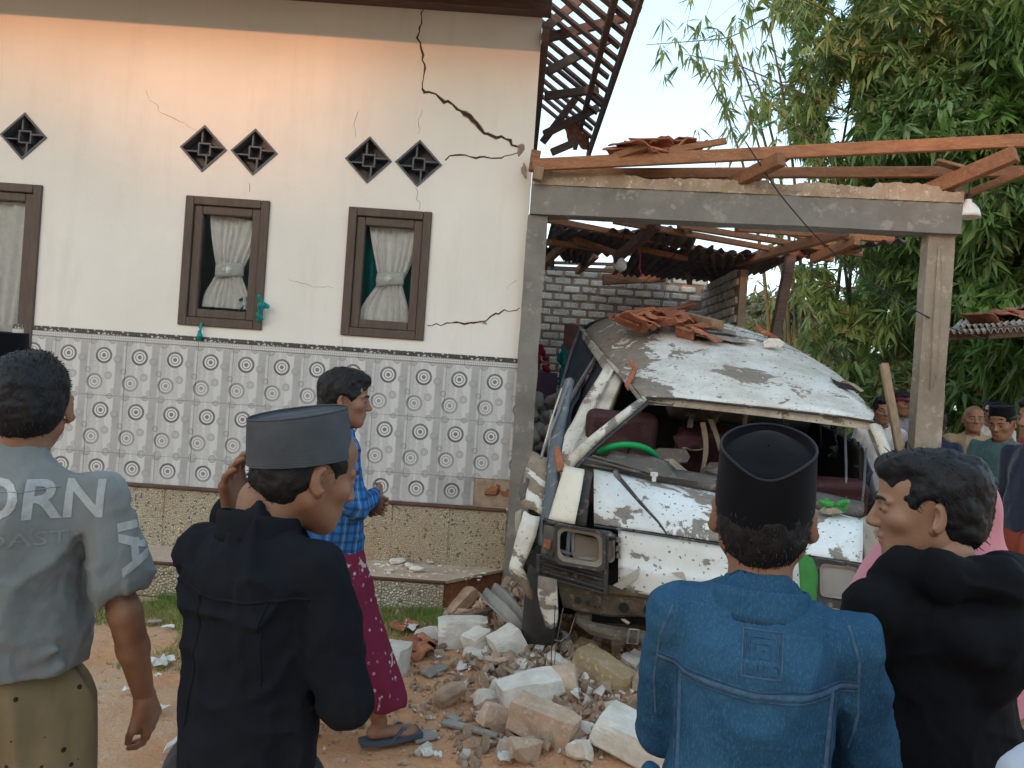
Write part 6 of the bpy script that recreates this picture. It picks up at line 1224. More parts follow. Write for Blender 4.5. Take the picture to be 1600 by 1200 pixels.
def person(label, px, d, H=1.62, yaw=0, head=(0, 0, 0), armL=None, armR=None, sleeve='short', shirt='c_white', bottom=('trousers', 'c_dark'), skin='skin', hair='short', hat=None, vox=.009, hv=.006, hl=None, hand=(.4, .4), hem=.80, group=None, hem_flare=0, headoff=(0, 0, 0), face=True, sexpr=None, folds=(), strand=0, handdirs=(None, None), cat='person', shirt_name='shirt', width=1.0, wr=.008, collar=None, posz=0, legs=None, belly=.0, curlside=1, hattilt=0, hatroll=0):
    """One figure. Local frame: +Y is where the body faces, +X its right side seen from behind."""
    dz = H - 1.62; base = at(px, 600, d); pos = np.array([base[0], base[1], posz]); P = empty('person', pos, label, cat, group); hp = np.array([0, .02, 1.50 + dz]) + np.array(headoff); W = width
    PL = lambda V: place(V, pos, yaw); shR = np.array([.170 * W, 0, 1.315 + dz]); shL = shR * (-1, 1, 1)
    arms = []
    for s, a, sh_ in ((1, armR, shR), (-1, armL, shL)):
        if a is None: a = ((s * .225 * W, -.02, 1.05 + dz), (s * .235 * W, .06, .82 + dz))
        else: a = tuple(np.array(q, float) + (0, 0, dz) for q in a)
        arms.append((s, sh_, np.array(a[0], float), np.array(a[1], float)))
    legs = legs or (((-.09, .0, .45), (-.10, -.01, .085)), ((.09, .0, .45), (.10, -.01, .085)))
    hz = .86 + dz
    # body: one continuous skin
    g = SDF((-.42, -.42, -.02), (.42, .62, 1.50 + dz), vox)
    g.el((0, 0, 1.18 + dz), (.128 * W, .078, .16), 0).el((0, .0, .98 + dz), (.12 * W, .085 + belly, .16), .05).el((0, 0, .86 + dz), (.135 * W, .09, .10), .05)
    g.rc((0, -.01, 1.27 + dz), (0, 0, 1.42 + dz), .062, .050, .05)
    for s, sh_, el_, wr_ in arms:
        g.rc((s * .05, -.005, 1.30 + dz), sh_ + (s * -.02, 0, -.022), .030, .034, .03).rc(sh_ + (s * -.02, 0, -.022), el_, .034, .033, .02).rc(el_, el_ * .6 + wr_ * .4, .036, .034, .015).rc(el_ * .6 + wr_ * .4, wr_, .034, .023, .015)
    for s, (kn, an) in zip((-1, 1), legs):
        kn = np.array(kn) * (1, 1, 1 + dz / .9); g.rc((s * .085, 0, hz - .04), kn, .078, .052, .03).rc(kn, np.array(kn) * .65 + np.array(an) * .35 - (0, .012, 0), .050, .053, .02).rc(np.array(kn) * .65 + np.array(an) * .35 - (0, .012, 0), an, .053, .034, .02)
        an = np.array(an); g.rc(an + (0, -.02, -.045), an + (0, .14, -.06), .036, .026, .02, flat=(1, 1, .8)).el(an + (0, .12, -.062), (.045, .06, .022), .02)
    V, F = g.mesh(); parts = [(PL(V), F)]
    neck = np.array([0, -.005, 1.36 + dz]); gh_, R, T = head_sdf(hp, head[0], head[1], head[2], hv, neck, face); V, F = gh_.mesh(); parts.append((PL(V), F))
    for (s, sh_, el_, wr_), hd, cu in zip(arms, handdirs, hand):
        f = (wr_ - el_); f /= np.linalg.norm(f)
        if hd is None: hd = (f, np.array([-s, .2, 0]), -1 if s > 0 else 1)
        gh2 = hand_sdf(wr_, hd[0], hd[1], min(hv, .006) if hv < .005 else hv * .8, cu, hd[2]); V, F = gh2.mesh(); parts.append((PL(V), F))
    n = 0; VV = []; FF = []
    for v, f in parts: VV.append(v); FF.append(np.asarray(f) + n); n += len(v)
    mk('body', np.concatenate(VV), np.concatenate(FF), M[skin], P, smooth=True)
    # hair
    hv2 = max(hv, .004)
    if hair:
        gH, R, T = hair_sdf(hp, head[0], head[1], head[2], hv2, hair, (hattilt, hatroll) if hat in ('peci', 'greypeci') and hattilt < .4 else None); V, F = gH.mesh()
        if strand: V2, F2 = strands(V, F, T, R, strand, 5, .016 if hair != 'short' else .010, .12 if hair != 'short' else .35); ho = mk('hair', PL(V), F, M['hair'], P, smooth=True); mk('hair_strands', PL(V2), F2, M['hair'], ho, kind='stuff')
        else: mk('hair', PL(V), F, M['hair'], P, smooth=True)
    if face and hv < .008:
        Ve = []; 
        for s in (1, -1):
            mk('eye', PL(tube([T(s * .020, .0915, .0035), T(s * .031, .0925, .0035), T(s * .041, .0865, .002)], [.0012, .0026, .0010], 6)[0]), tube([(0, 0, 0)] * 3, [1, 1, 1], 6)[1], M['eye'], P, smooth=True)
            pts = [T(s * .012, .0985, .0235), T(s * .026, .0975, .0285), T(s * .040, .0905, .028), T(s * .050, .080, .022)]; mk('eyebrow', PL(tube(pts, [.0030, .0040, .0036, .0012], 6)[0]), tube(pts, 1, 6)[1], M['brow'], P, smooth=True)
        lp = [T(-.021, .0925, -.0585), T(-.008, .1025, -.0565), T(.008, .1025, -.0565), T(.021, .0925, -.0585)]
    if hat == 'peci' or hat == 'greypeci':
        V, F, rim, TT = peci(hp, head[0], head[1] + hattilt, head[2] + hatroll, style='black' if hat == 'peci' else 'grey', rx=.081 if hat == 'peci' else .089, ry=.100 if hat == 'peci' else .106, h=.104 if hat == 'peci' else .094); h_ = mk('cap', PL(V), F, M['velvet' if hat == 'peci' else 'greycap'], P, smooth=True)
        mk('piping', PL(tube(rim, .0022, 6, False)[0]), tube(rim, 1, 6, False)[1], M['piping' if hat == 'peci' else 'greycap'], h_, smooth=True)
        if hat == 'greypeci':
            for (x, y) in ((-.05, -.06), (.045, -.065), (.02, .075), (-.03, .07)): c = TT(x, y, .028 + .088 + .001 + .006 * (y / .1)); mk('eyelet', PL(tube([c, c + (0, 0, .002)], .0032, 10)[0]), tube([c, c + (0, 0, 1)], 1, 10)[1], M['chrome'], h_)
    elif hat in ('whitecap', 'baseball'):
        g2 = SDF(hp - .18, hp + .2, hv2); g2.el(T(0, -.014, .045), (.086, .108, .088), 0, 'add', R); nn = R @ np.array([0, -.15, -1.0]); g2.cut(nn / np.linalg.norm(nn), float((nn / np.linalg.norm(nn)) @ T(0, 0, .035)), .004)
        if hat == 'baseball': g2.el(T(0, .125, .045), (.065, .07, .012), .01, 'add', R)
        V, F = g2.mesh(); mk('cap', PL(V), F, M['c_white' if hat == 'whitecap' else 'c_maroon'], P, smooth=True)
    # shirt
    sv = max(.0055, vox * .8); g = SDF((-.48, -.34, hem - .04 + dz), (.48, .5, 1.52 + dz), sv)
    g.el((0, -.006, 1.20 + dz), (.158 * W, .104, .165), 0).el((0, -.03, 1.27 + dz), (.15 * W, .075, .085), .03).el((0, .004, 1.02 + dz), (.150 * W, .112 + belly, .22), .06).rc((0, 0, 1.0 + dz), (0, 0, hem - .05 + dz), .125 * W, .128 * W + hem_flare, .08, flat=(1.12, .86, 1))
    g.rc((0, -.012, 1.28 + dz), (0, -.008, 1.375 + dz), .09, .066, .05)
    for s, sh_, el_, wr_ in arms:
        g.rc((s * .05, -.014, 1.325 + dz), sh_ + (s * -.004, -.004, -.010), .050, .049, .028)
        if sleeve == 'short': e = sh_ + (el_ - sh_) * .72; g.rc(sh_, e, .052, .064, .025)
        else:
            g.rc(sh_, el_, .051, .047, .022); e2 = el_ + (wr_ - el_) * (.95 if sleeve == 'long' else .55); g.rc(el_, e2, .046, .036, .015)
    for a, b, r_ in folds: g.rc(np.array(a) + (0, 0, dz), np.array(b) + (0, 0, dz), r_, r_ * .6, .028)
    g.noise(wr * .6, 8, int(px) % 17, 2, (1, 1, .45)); g.ridge(wr * 1.15, 7.5, int(px) % 13, (1, 1, .42)); g.ridge(wr * .45, 17, int(px) % 11, (.8, .8, .8)); g.noise(wr * .2, 40, 4, 2)
    for s, sh_, el_, wr_ in arms:
        if sleeve == 'short': e = sh_ + (el_ - sh_) * .72; u = (el_ - sh_) / np.linalg.norm(el_ - sh_); g.rc(e + u * .045, e + u * .2, .052, .06, .004, 'sub')
    g.rc((0, .01, 1.375 + dz), (0, .02, 1.52 + dz), .060, .085, .006, 'sub'); g.cut((0, 0, -1), -(hem + dz), 0)
    V, F = g.mesh(); SV = PL(V); so = mk(shirt_name, SV, F, M[shirt], P, smooth=True)
    # trousers or sarong
    kind, bm_ = bottom; topz = hem + .12 + dz; g = SDF((-.42, -.42, .0), (.42, .62, topz + .06), max(.008, vox)); g.el((0, 0, hz - .01), (.136 * W, .096, .13), 0).rc((0, 0, hz), (0, 0, topz - .02), .108 * W, .100 * W, .04, flat=(1.12, .86, 1))
    if kind == 'trousers':
        for s, (kn, an) in zip((-1, 1), legs): kn = np.array(kn) * (1, 1, 1 + dz / .9); g.rc((s * .085, 0, hz - .03), kn, .092, .070, .04).rc(kn, np.array(an) + (0, 0, .02), .070, .060, .02)
        g.cut((0, 0, -1), -.06)
    elif kind == 'shorts':
        for s, (kn, an) in zip((-1, 1), legs): kn = np.array(kn) * (1, 1, 1 + dz / .9); g.rc((s * .085, 0, hz - .03), kn, .090, .094, .04)
        g.cut((0, 0, -1), -.44 - dz * .5)
    else:
        k0, k1 = [np.array(q[1]) for q in legs]
        for s, a in ((-1, k0), (1, k1)): g.rc((s * .06, 0, hz - .05), a * (1, 1, 1) + (0, 0, .09), .115, .105, .09)
        g.rc((0, 0, hz - .05), (k0 + k1) / 2 + (0, 0, .09), .13, .11, .10); g.cut((0, 0, -1), -.20)
    g.noise(wr * .8, 7, 6, 2, (1, 1, .3)); g.ridge(wr * 1.3, 8, 5, (1, 1, .22)); V, F = g.mesh(); mk('sarong' if kind == 'sarong' else kind, PL(V), F, M[bm_], P, smooth=True)
    return P, so, (SV, pos, yaw, dz, hp, T)

def drape_lines(parent, S_, lines, name, mt, w_=.004, off=.0012, dirn=(0, 1, 0), th=None):
    """lay narrow ribbons on a garment: lines are lists of (x, z) in the wearer's own frame, pushed on along dirn"""
    SV, pos, yaw = S_[0], S_[1], S_[2]; me = parent.data; o = WL[parent.name]
    bvh = BVHTree.FromPolygons([tuple(v.co) for v in me.vertices], [tuple(p.vertices) for p in me.polygons]); Rz = rotm(0, 0, yaw); d_ = Rz @ np.array(dirn, float)
    for L in lines:
        pts = []; 
        for (x0, z0), (x1, z1) in zip(L[:-1], L[1:]):
            n = max(2, int(math.hypot(x1 - x0, z1 - z0) / .006)); pts += [(x0 + (x1 - x0) * i / n, z0 + (z1 - z0) * i / n) for i in range(n)]
        pts.append(L[-1]); V = []
        for i, (x, z) in enumerate(pts):
            p = Rz @ np.array([x, 0, z + S_[3]]) + pos; st_ = p - d_ * .5 - o; hit, nr, _, _ = bvh.ray_cast(Vector(st_), Vector(d_))
            if hit is None: V = []; continue
            t = np.array(pts[min(i + 1, len(pts) - 1)]) - np.array(pts[max(i - 1, 0)]); t3 = Rz @ np.array([t[0], 0, t[1]]); nr = np.array(nr); sd = np.cross(t3, nr); sd /= np.linalg.norm(sd) + 1e-9; h = np.array(hit) + o
            V += [h + sd * w_ / 2 + nr * .0003, h + sd * w_ * .3 + nr * off * 1.6, h - sd * w_ * .3 + nr * off * 1.6, h - sd * w_ / 2 + nr * .0003]
        m_ = len(V) // 4
        if m_ > 1: mk(name, V, [(4 * i + a, 4 * i + a + 1, 4 * i + a + 5, 4 * i + a + 4) for i in range(m_ - 1) for a in range(3)], M[mt], parent, smooth=True)
def drape_text(parent, S_, txt, x, z, size, mt, name='lettering', dirn=(0, 1, 0), rot=0, sx=1.0, bold=True):
    cu = bpy.data.curves.new('letters', 'FONT'); cu.body = txt; cu.size = size; cu.resolution_u = 4; cu.offset = size * .022 if bold else 0; ob = bpy.data.objects.new('letters', cu); COL.objects.link(ob)
    dg = bpy.context.evaluated_depsgraph_get(); me = bpy.data.meshes.new_from_object(ob.evaluated_get(dg)); bpy.data.objects.remove(ob)
    bm = bmesh.new(); bm.from_mesh(me); bmesh.ops.triangulate(bm, faces=bm.faces)
    for _ in range(5):
        es = [e for e in bm.edges if e.calc_length() > .012]
        if not es: break
        bmesh.ops.subdivide_edges(bm, edges=es, cuts=1); bmesh.ops.triangulate(bm, faces=[f for f in bm.faces if len(f.verts) > 3])
    SV, pos, yaw = S_[0], S_[1], S_[2]; pm = parent.data; o = WL[parent.name]; bvh = BVHTree.FromPolygons([tuple(v.co) for v in pm.vertices], [tuple(p.vertices) for p in pm.polygons]); Rz = rotm(0, 0, yaw); d_ = Rz @ np.array(dirn, float); d_ /= np.linalg.norm(d_)
    right = np.cross(d_, [0, 0, 1.0]); right /= np.linalg.norm(right); c, s = math.cos(rot), math.sin(rot); V = []; bad = set(); base = Rz @ np.array([x, 0, z + S_[3]]) + pos
    for v in bm.verts:
        u, w_ = v.co.x * sx, v.co.y; u, w_ = u * c - w_ * s, u * s + w_ * c; p = base + right * u + np.array([0, 0, w_]); hit, nr, _, _ = bvh.ray_cast(Vector(p - d_ * .5 - o), Vector(d_))
        if hit is None: bad.add(v.index); V.append(p)
        else: V.append(np.array(hit) + o + np.array(nr) * .0016)
    F = [tuple(v.index for v in f.verts) for f in bm.faces if not any(v.index in bad for v in f.verts)]; bm.free()
    if F: mk(name, V, F, M[mt], parent)
def collar(parent_, S_, mt, z0=1.335, z1=1.385, rx=.066, ry=.064, flare=.022, cy=-.006, span=150, name='collar', th=.004, tilt=0):
    SV, pos, yaw, dz = S_[:4]; A1 = np.linspace(R_(-span), R_(span), 33); rr = []
    for k, (f, z) in enumerate(((.004, z0 - .004), (.0, z1 - .006), (.004, z1 + .002), (.010, z1 - .002), (flare * .8, (z0 + z1) / 2 - .002), (flare, z0 - .010))):
        rr.append([place(np.array([(rx + f) * math.sin(a), cy - (ry + f) * math.cos(a), z + dz - .012 * (1 - math.cos(a)) + tilt * math.sin(a)]), pos, yaw) for a in A1])
    return mk(name, *sheet(rr, th, 1, .0015, 20), M[mt], parent_, smooth=True)
rad = R_
# man in the faded grey tee, far left
P1, s1, S1 = person('man in faded grey lettered T-shirt and dotted khaki shorts at the left', 42, 1.70, H=1.60, yaw=rad(14), head=(rad(10), rad(-4), 0), armR=((.235, -.02, 1.045), (.27, .07, .82)), armL=((-.235, -.02, 1.05), (-.27, .07, .82)),
    sleeve='short', shirt='c_grey', bottom=('shorts', 'c_khaki'), hair='short', vox=.006, hv=.0035, hem=.93, hand=(.75, .75), strand=2500, width=.93, wr=.010, shirt_name='tee_shirt', hem_flare=.01,
    folds=(((-.05, -.10, .93), (.12, -.09, .99), .012), ((.13, -.08, .95), (.0, -.11, .86), .012), ((-.1, -.1, .90), (.1, -.11, .88), .010), ((.02, -.10, 1.12), (.06, -.10, .98), .014)), posz=0,
    handdirs=(None, (np.array([-.25, .12, -1.0]), np.array([-.8, .55, 0]), -1)))
drape_text(s1, S1, 'CALIFORN', -.335, 1.272, .112, 'print', sx=.98, rot=0)
drape_text(s1, S1, 'WEST COAST', -.235, 1.215, .042, 'print2', sx=1.4, bold=False)
drape_lines(s1, S1, [[(-.1, 1.335), (-.05, 1.327), (0, 1.325), (.05, 1.327), (.1, 1.335)]], 'neck_seam', 'print2', .003)
collar(s1, S1, 'c_grey', 1.368, 1.384, .066, .064, .006, name='neck_rib', span=170)
drape_text(s1, S1, 'IA', .205, 1.262, .105, 'print', sx=1.25, rot=rad(-80), dirn=(-.15, 1, 0))
# man in black shirt with grey cap
P2, s2, S2 = person('man in black shirt and ribbed grey cap holding a hand to his cheek', 424, 1.55, H=1.53, yaw=rad(-24), head=(rad(-28), rad(-14), rad(0)), hattilt=rad(21), hatroll=rad(0), armL=((-.23, .20, 1.13), (-.185, .120, 1.365)), armR=((.215, .02, 1.06), (.03, .20, 1.02)),
    sleeve='long', shirt='c_black', bottom=('trousers', 'c_dark'), hair='short', hat='greypeci', vox=.006, hv=.0035, hem=.80, hand=(.35, .5), strand=1500, width=.88, wr=.012, headoff=(.056, .040, -.022),
    handdirs=((np.array([-.1, .12, 1.0]), np.array([.8, -.1, .1]), -1), None))
collar(s2, S2, 'c_black', 1.362, 1.410, .074, .070, .012)
drape_lines(s2, S2, [[(-.16, 1.262), (0, 1.25), (.165, 1.262)]], 'yoke_seam', 'c_black', .007, .002)
drape_lines(s2, S2, [[(-.045, 1.25), (-.047, 1.18), (-.05, 1.0)], [(.10, 1.255), (.10, 1.20), (.098, 1.1)]], 'pleat', 'c_black', .006, .002)
# walking man in blue plaid shirt
P3, s3, S3 = person('man in blue plaid shirt and maroon batik sarong walking with arms folded', 533, 3.3, H=1.60, yaw=rad(-62), head=(rad(-20), rad(-2), 0), armL=((-.20, .04, 1.09), (.02, .150, 1.07)), armR=((.20, .04, 1.08), (-.0, .180, 1.09)),
    sleeve='long', shirt='c_plaid', bottom=('sarong', 'c_sarong'), hair='tuft', vox=.008, hv=.0045, hem=.70, hand=(.6, .6), strand=900, wr=.010, hem_flare=.0, legs=(((-.08, -.06, .45), (-.08, -.20, .10)), ((.08, .14, .46), (.10, .24, .115))), )
collar(s3, S3, 'c_plaid', 1.365, 1.405, .068, .066, .02)
V, F = box2((-.06, .118, 1.165), (-.02, .124, 1.18)); mk('pocket_label', place(V, S3[1] + (0, 0, -.02), S3[2]), F, M['c_white'], s3)
for s, (ax, ay, az) in ((-1, (-.08, -.20, .10)), (1, (.10, .24, .115))):
    tt = np.linspace(-1, 1, 13); rr = [[(ax + k * .046 * (1 - .35 * max(0, -t)), ay + .055 + t * .135, az - .092 + .012 * max(0, t)) for k in (-1, -.5, 0, .5, 1)] for t in tt]; f_ = mk('sandal', place(sheet(rr, .022, 0)[0], S3[1], S3[2]), sheet(rr, .022, 0)[1], M['sandal'], P3, smooth=False)
    for q in (-1, 1): mk('strap', place(tube([(ax + q * .044, ay + .04, az - .085), (ax + q * .03, ay + .10, az - .035), (ax, ay + .15, az - .055)], [.007, .008, .006], 6)[0], S3[1], S3[2]), tube([(0, 0, 0), (0, 1, 0), (0, 2, 0)], 1, 6)[1], M['sandal'], f_)
# man in denim jacket
P4, s4, S4 = person('man in blue denim jacket and black velvet cap, seen from behind before the van', 1208, 1.33, H=1.52, yaw=rad(-15), head=(rad(-3), rad(4), 0), hattilt=rad(15), armL=((-.150, .09, 1.07), (-.05, .22, 1.06)), armR=((.200, .08, 1.07), (.05, .22, 1.05)),
    sleeve='long', shirt='c_denim', bottom=('trousers', 'c_dark'), hair='short', hat='peci', vox=.006, hv=.0035, hem=.74, strand=2500, width=.84, wr=.009, shirt_name='denim_jacket', hand=(.6, .6),
    folds=(((.16, -.06, 1.08), (.20, .0, .98), .014), ((-.16, -.06, 1.06), (-.2, 0, .96), .014)))
collar(s4, S4, 'c_denim', 1.352, 1.394, .073, .069, .017)
zy = 1.240
drape_lines(s4, S4, [[(-.163, zy + .008), (-.1, zy), (0, zy - .004), (.1, zy), (.163, zy + .008)]], 'yoke_seam', 'c_seam', .010, .0016)
drape_lines(s4, S4, [[(-.163, zy - .001), (-.1, zy - .009), (0, zy - .013), (.1, zy - .009), (.163, zy - .001)], [(-.16, zy + .015), (0, zy + .004), (.16, zy + .015)]], 'stitch_line', 'c_stitch', .0025, .0016)
drape_lines(s4, S4, [[(-.120, zy), (-.112, 1.02), (-.105, .88), (-.09, .78)], [(.120, zy), (.112, 1.02), (.105, .88), (.09, .78)]], 'back_seam', 'c_seam', .009, .002)
drape_lines(s4, S4, [[(-.127, zy), (-.119, 1.02), (-.110, .88)], [(.127, zy), (.119, 1.02), (.110, .88)]], 'stitch_line', 'c_stitch', .0022, .0014)
drape_lines(s4, S4, [[(-.140, 1.345), (-.158, 1.29), (-.166, 1.2), (-.160, 1.13)], [(.140, 1.345), (.158, 1.29), (.166, 1.2), (.160, 1.13)]], 'armhole_seam', 'c_seam', .005, .0012)
bx_, bz_ = 0.005, 1.300
drape_lines(s4, S4, [[(bx_ - .030, bz_ - .034), (bx_ + .030, bz_ - .034), (bx_ + .030, bz_ + .034), (bx_ - .030, bz_ + .034), (bx_ - .030, bz_ - .034)]], 'emblem_outline', 'c_seam', .0028, .0012)
drape_lines(s4, S4, [[(bx_ - .020, bz_ - .008), (bx_ - .020, bz_ + .024), (bx_ + .020, bz_ + .024), (bx_ + .020, bz_ - .008)], [(bx_ - .012, bz_ - .008), (bx_ - .012, bz_ + .015), (bx_ + .012, bz_ + .015), (bx_ + .012, bz_ - .006), (bx_ - .004, bz_ - .006), (bx_ - .004, bz_ + .006), (bx_ + .004, bz_ + .006)],
    [(bx_ - .026, bz_ - .008), (bx_ - .026, bz_ + .029)], [(bx_ + .026, bz_ - .008), (bx_ + .026, bz_ + .029)], [(bx_ - .022, bz_ - .015), (bx_ - .022, bz_ - .028), (bx_ - .012, bz_ - .028), (bx_ - .012, bz_ - .015)], [(bx_ - .006, bz_ - .015), (bx_ - .006, bz_ - .028)], [(bx_ + .002, bz_ - .028), (bx_ + .002, bz_ - .015), (bx_ + .010, bz_ - .015), (bx_ + .010, bz_ - .028)], [(bx_ + .016, bz_ - .015), (bx_ + .024, bz_ - .015), (bx_ + .024, bz_ - .028), (bx_ + .016, bz_ - .028)]], 'emblem_lines', 'c_stitch', .0024, .0012)
# youth in black hoodie, profile
P5, s5, S5 = person('youth in black hoodie with wavy black hair, his face in profile to the left', 1497, 1.58, H=1.515, yaw=rad(22), head=(rad(46), rad(-4), rad(0)), armL=((-.21, .08, 1.08), (-.08, .22, 1.06)), armR=((.22, .06, 1.06), (.1, .22, 1.0)),
    sleeve='long', shirt='c_hoodie', bottom=('trousers', 'c_dark'), skin='skin_light', hair='wavy', vox=.006, hv=.0028, hem=.76, strand=700, width=1.10, wr=.010, shirt_name='hoodie', headoff=(-.01, .02, .0), face=True,
    folds=(((-.11, .0, 1.385), (-.09, -.08, 1.395), .044), ((-.09, -.08, 1.395), (0, -.12, 1.39), .048), ((0, -.12, 1.39), (.09, -.08, 1.395), .048), ((.09, -.08, 1.395), (.11, .0, 1.385), .042), ((0, -.12, 1.29), (0, -.11, 1.20), .06), ((-.07, -.11, 1.29), (.07, -.11, 1.29), .05), ((-.13, .03, 1.36), (-.06, .08, 1.33), .035)))
# woman in pink hijab behind the youth
P6 = empty('person', at(1488, 600, 1.8) * (1, 1, 0), 'woman in long pink hijab and black and red dress, mostly hidden behind the hoodie youth', 'person')
def hijab(P, px, d, H, yaw, mt, dress, vox, lab=None, wide=1.0, skinm='skin_light'):
    dz = H - 1.62; pos = np.array([at(px, 600, d)[0], d, 0]); hp = np.array([0, .02, 1.49 + dz]); PL = lambda V: place(V, pos, yaw)
    g, R, T = head_sdf(hp, 0, 0, 0, max(.004, vox * .7), (0, 0, 1.36 + dz)); V, F = g.mesh(); V1 = PL(V); F1 = F
    b = SDF((-.35, -.3, -.02), (.35, .35, 1.45 + dz), max(vox, .009)); b.el((0, 0, 1.2 + dz), (.14, .09, .17), 0).el((0, 0, .9 + dz), (.14, .10, .2), .06).rc((0, 0, 1.3 + dz), (0, 0, 1.42 + dz), .07, .05, .04)
    for s in (-1, 1):
        b.rc((s * .06, 0, 1.32 + dz), (s * .15, 0, 1.29 + dz), .045, .045, .03).rc((s * .15, 0, 1.29 + dz), (s * .19, .06, 1.04 + dz), .04, .034).rc((s * .19, .06, 1.04 + dz), (s * .05, .2, 1.0 + dz), .034, .024)
        b.rc((s * .08, 0, .85 + dz), (s * .09, 0, .08), .07, .035).rc((s * .09, 0, .04), (s * .09, .12, .03), .03, .025)
    V, F = b.mesh(); V2 = PL(V); mk('body', np.concatenate([V1, V2]), np.concatenate([F1, F + len(V1)]), M[skinm], P, smooth=True)
    g = SDF((-.40, -.36, .98 + dz), (.40, .42, 1.66 + dz), vox); g.el(hp + (0, -.012, .018), (.096, .118, .118), 0).rc((0, -.01, 1.44 + dz), (0, 0, 1.26 + dz), .095, .17 * wide, .05, flat=(1.05, .85, 1)).rc((0, 0, 1.26 + dz), (0, .01, 1.08 + dz), .17 * wide, .20 * wide, .05, flat=(1.08, .8, 1))
    g.noise(.010, 7, 5, 2, (1, 1, .35)); g.el(hp + (0, .11, -.015), (.058, .075, .078), .01, 'sub'); g.cut((0, -.15, -1), -(1.06 + dz), 0); V, F = g.mesh(); mk('hijab', PL(V), F, M[mt], P, smooth=True)
    g = SDF((-.35, -.35, .05), (.35, .35, 1.3 + dz), .011); g.el((0, 0, 1.15 + dz), (.16, .12, .2), 0).rc((0, 0, 1.0 + dz), (0, 0, .1), .15, .22, .05)
    for s in (-1, 1): g.rc((s * .15, 0, 1.27 + dz), (s * .19, .06, 1.04 + dz), .06, .055).rc((s * .19, .06, 1.04 + dz), (s * .07, .18, 1.0 + dz), .052, .045)
    g.noise(.012, 6, 2, 2, (1, 1, .3)); V, F = g.mesh(); mk('dress', PL(V), F, M[dress], P, smooth=True)
hijab(P6, 1488, 1.8, 1.495, rad(60), 'c_pink', 'c_redpat', .007, wide=1.3)
# shoulder in white at the lower right corner
person('child in pale blue-white shirt, only a shoulder showing in the lower right corner', 1850, 1.02, H=1.44, yaw=rad(10), sleeve='short', shirt='c_paleblue', bottom=('trousers', 'c_dark'), vox=.008, hv=.006, width=.95, strand=0)
# man behind the grey tee at the left edge
person('man with black cap and teal collar cut off by the left edge', -22, 2.25, H=1.63, yaw=rad(-25), head=(rad(-10), 0, 0), sleeve='long', shirt='c_teal', hat='peci', bottom=('trousers', 'c_dark'), vox=.01, hv=.006)
# far group at the right
FH = dict(vox=.012, hv=.0065)
cl = ((-.2, .08, 1.08), (-.03, .19, .96)); cr = ((.2, .08, 1.08), (.03, .20, .97)); bl_ = ((-.22, -.06, 1.08), (-.06, -.15, .98)); br_ = ((.22, -.06, 1.08), (.06, -.15, .98))
p, s, S_ = person('young man in white shirt with a dark square badge beside the van', 1380, 6.9, H=1.70, yaw=rad(172), hair='tuft', sleeve='long', shirt='c_white', bottom=('trousers', 'c_dark'), armL=bl_, armR=br_, **FH)
V, F = box2((-.005, .125, 1.22), (.055, .140, 1.30)); mk('badge', place(V, S_[1] + (0, 0, .02), S_[2]), F, M['c_navy'], p); mk('lanyard', place(tube([(.03, .13, 1.32), (.06, .10, 1.42), (.06, .03, 1.44)], .003, 4)[0], S_[1], S_[2]), tube([(0, 0, 0), (0, 1, 0), (0, 2, 0)], 1, 4)[1], M['wire'], p)
person('man in maroon cap and lilac grey shirt, half hidden behind the right column', 1405, 7.4, H=1.78, yaw=rad(205), hair='tuft', sleeve='short', shirt='c_lgrey', hat='baseball', bottom=('trousers', 'c_dark'), armL=cl, armR=cr, **FH)
person('person in black jacket, mostly hidden behind the right column', 1466, 6.6, H=1.62, yaw=rad(-20), hair='tuft', sleeve='long', shirt='c_navy', bottom=('trousers', 'c_dark'), armL=bl_, armR=br_, **FH)
person('elderly man in long tan robe with hands clasped, standing right of the concrete column', 1525, 6.8, H=1.69, yaw=rad(150), head=(rad(12), 0, 0), sleeve='long', shirt='c_tan', hair=None, bottom=('sarong', 'c_tan'), armL=cl, armR=cr, hem=.55, skin='skin', belly=.02, **FH)
person('person in white skullcap standing behind the man in teal', 1553, 7.7, H=1.76, yaw=rad(170), hair='tuft', sleeve='long', shirt='c_white', hat='whitecap', bottom=('trousers', 'c_dark'), **FH)
person('man in dusty teal shirt and black cap looking down, hands clasped', 1572, 5.6, H=1.68, yaw=rad(125), head=(rad(0), rad(-16), 0), hair='tuft', sleeve='long', shirt='c_teal', hat='peci', bottom=('sarong', 'c_dark'), armL=cl, armR=cr, hem=.72, vox=.011, hv=.006)
person('person in navy shirt and rust checked sarong, cut off by the right edge', 1632, 4.1, H=1.72, yaw=rad(100), hair='tuft', sleeve='long', shirt='c_navy', bottom=('sarong', 'c_sarong_b'), **FH)
P7 = empty('person', at(1612, 600, 7.2) * (1, 1, 0), 'woman in rose red headscarf at the right edge behind the man in teal', 'person'); hijab(P7, 1616, 7.2, 1.52, rad(160), 'c_rose', 'c_dark', .012, skinm='skin')
person('person in pale blue shirt glimpsed through the van windows', 1262, 8.2, H=1.62, yaw=rad(165), hair='tuft', sleeve='short', shirt='c_paleblue', bottom=('trousers', 'c_dark'), armL=cl, armR=cr, **FH)
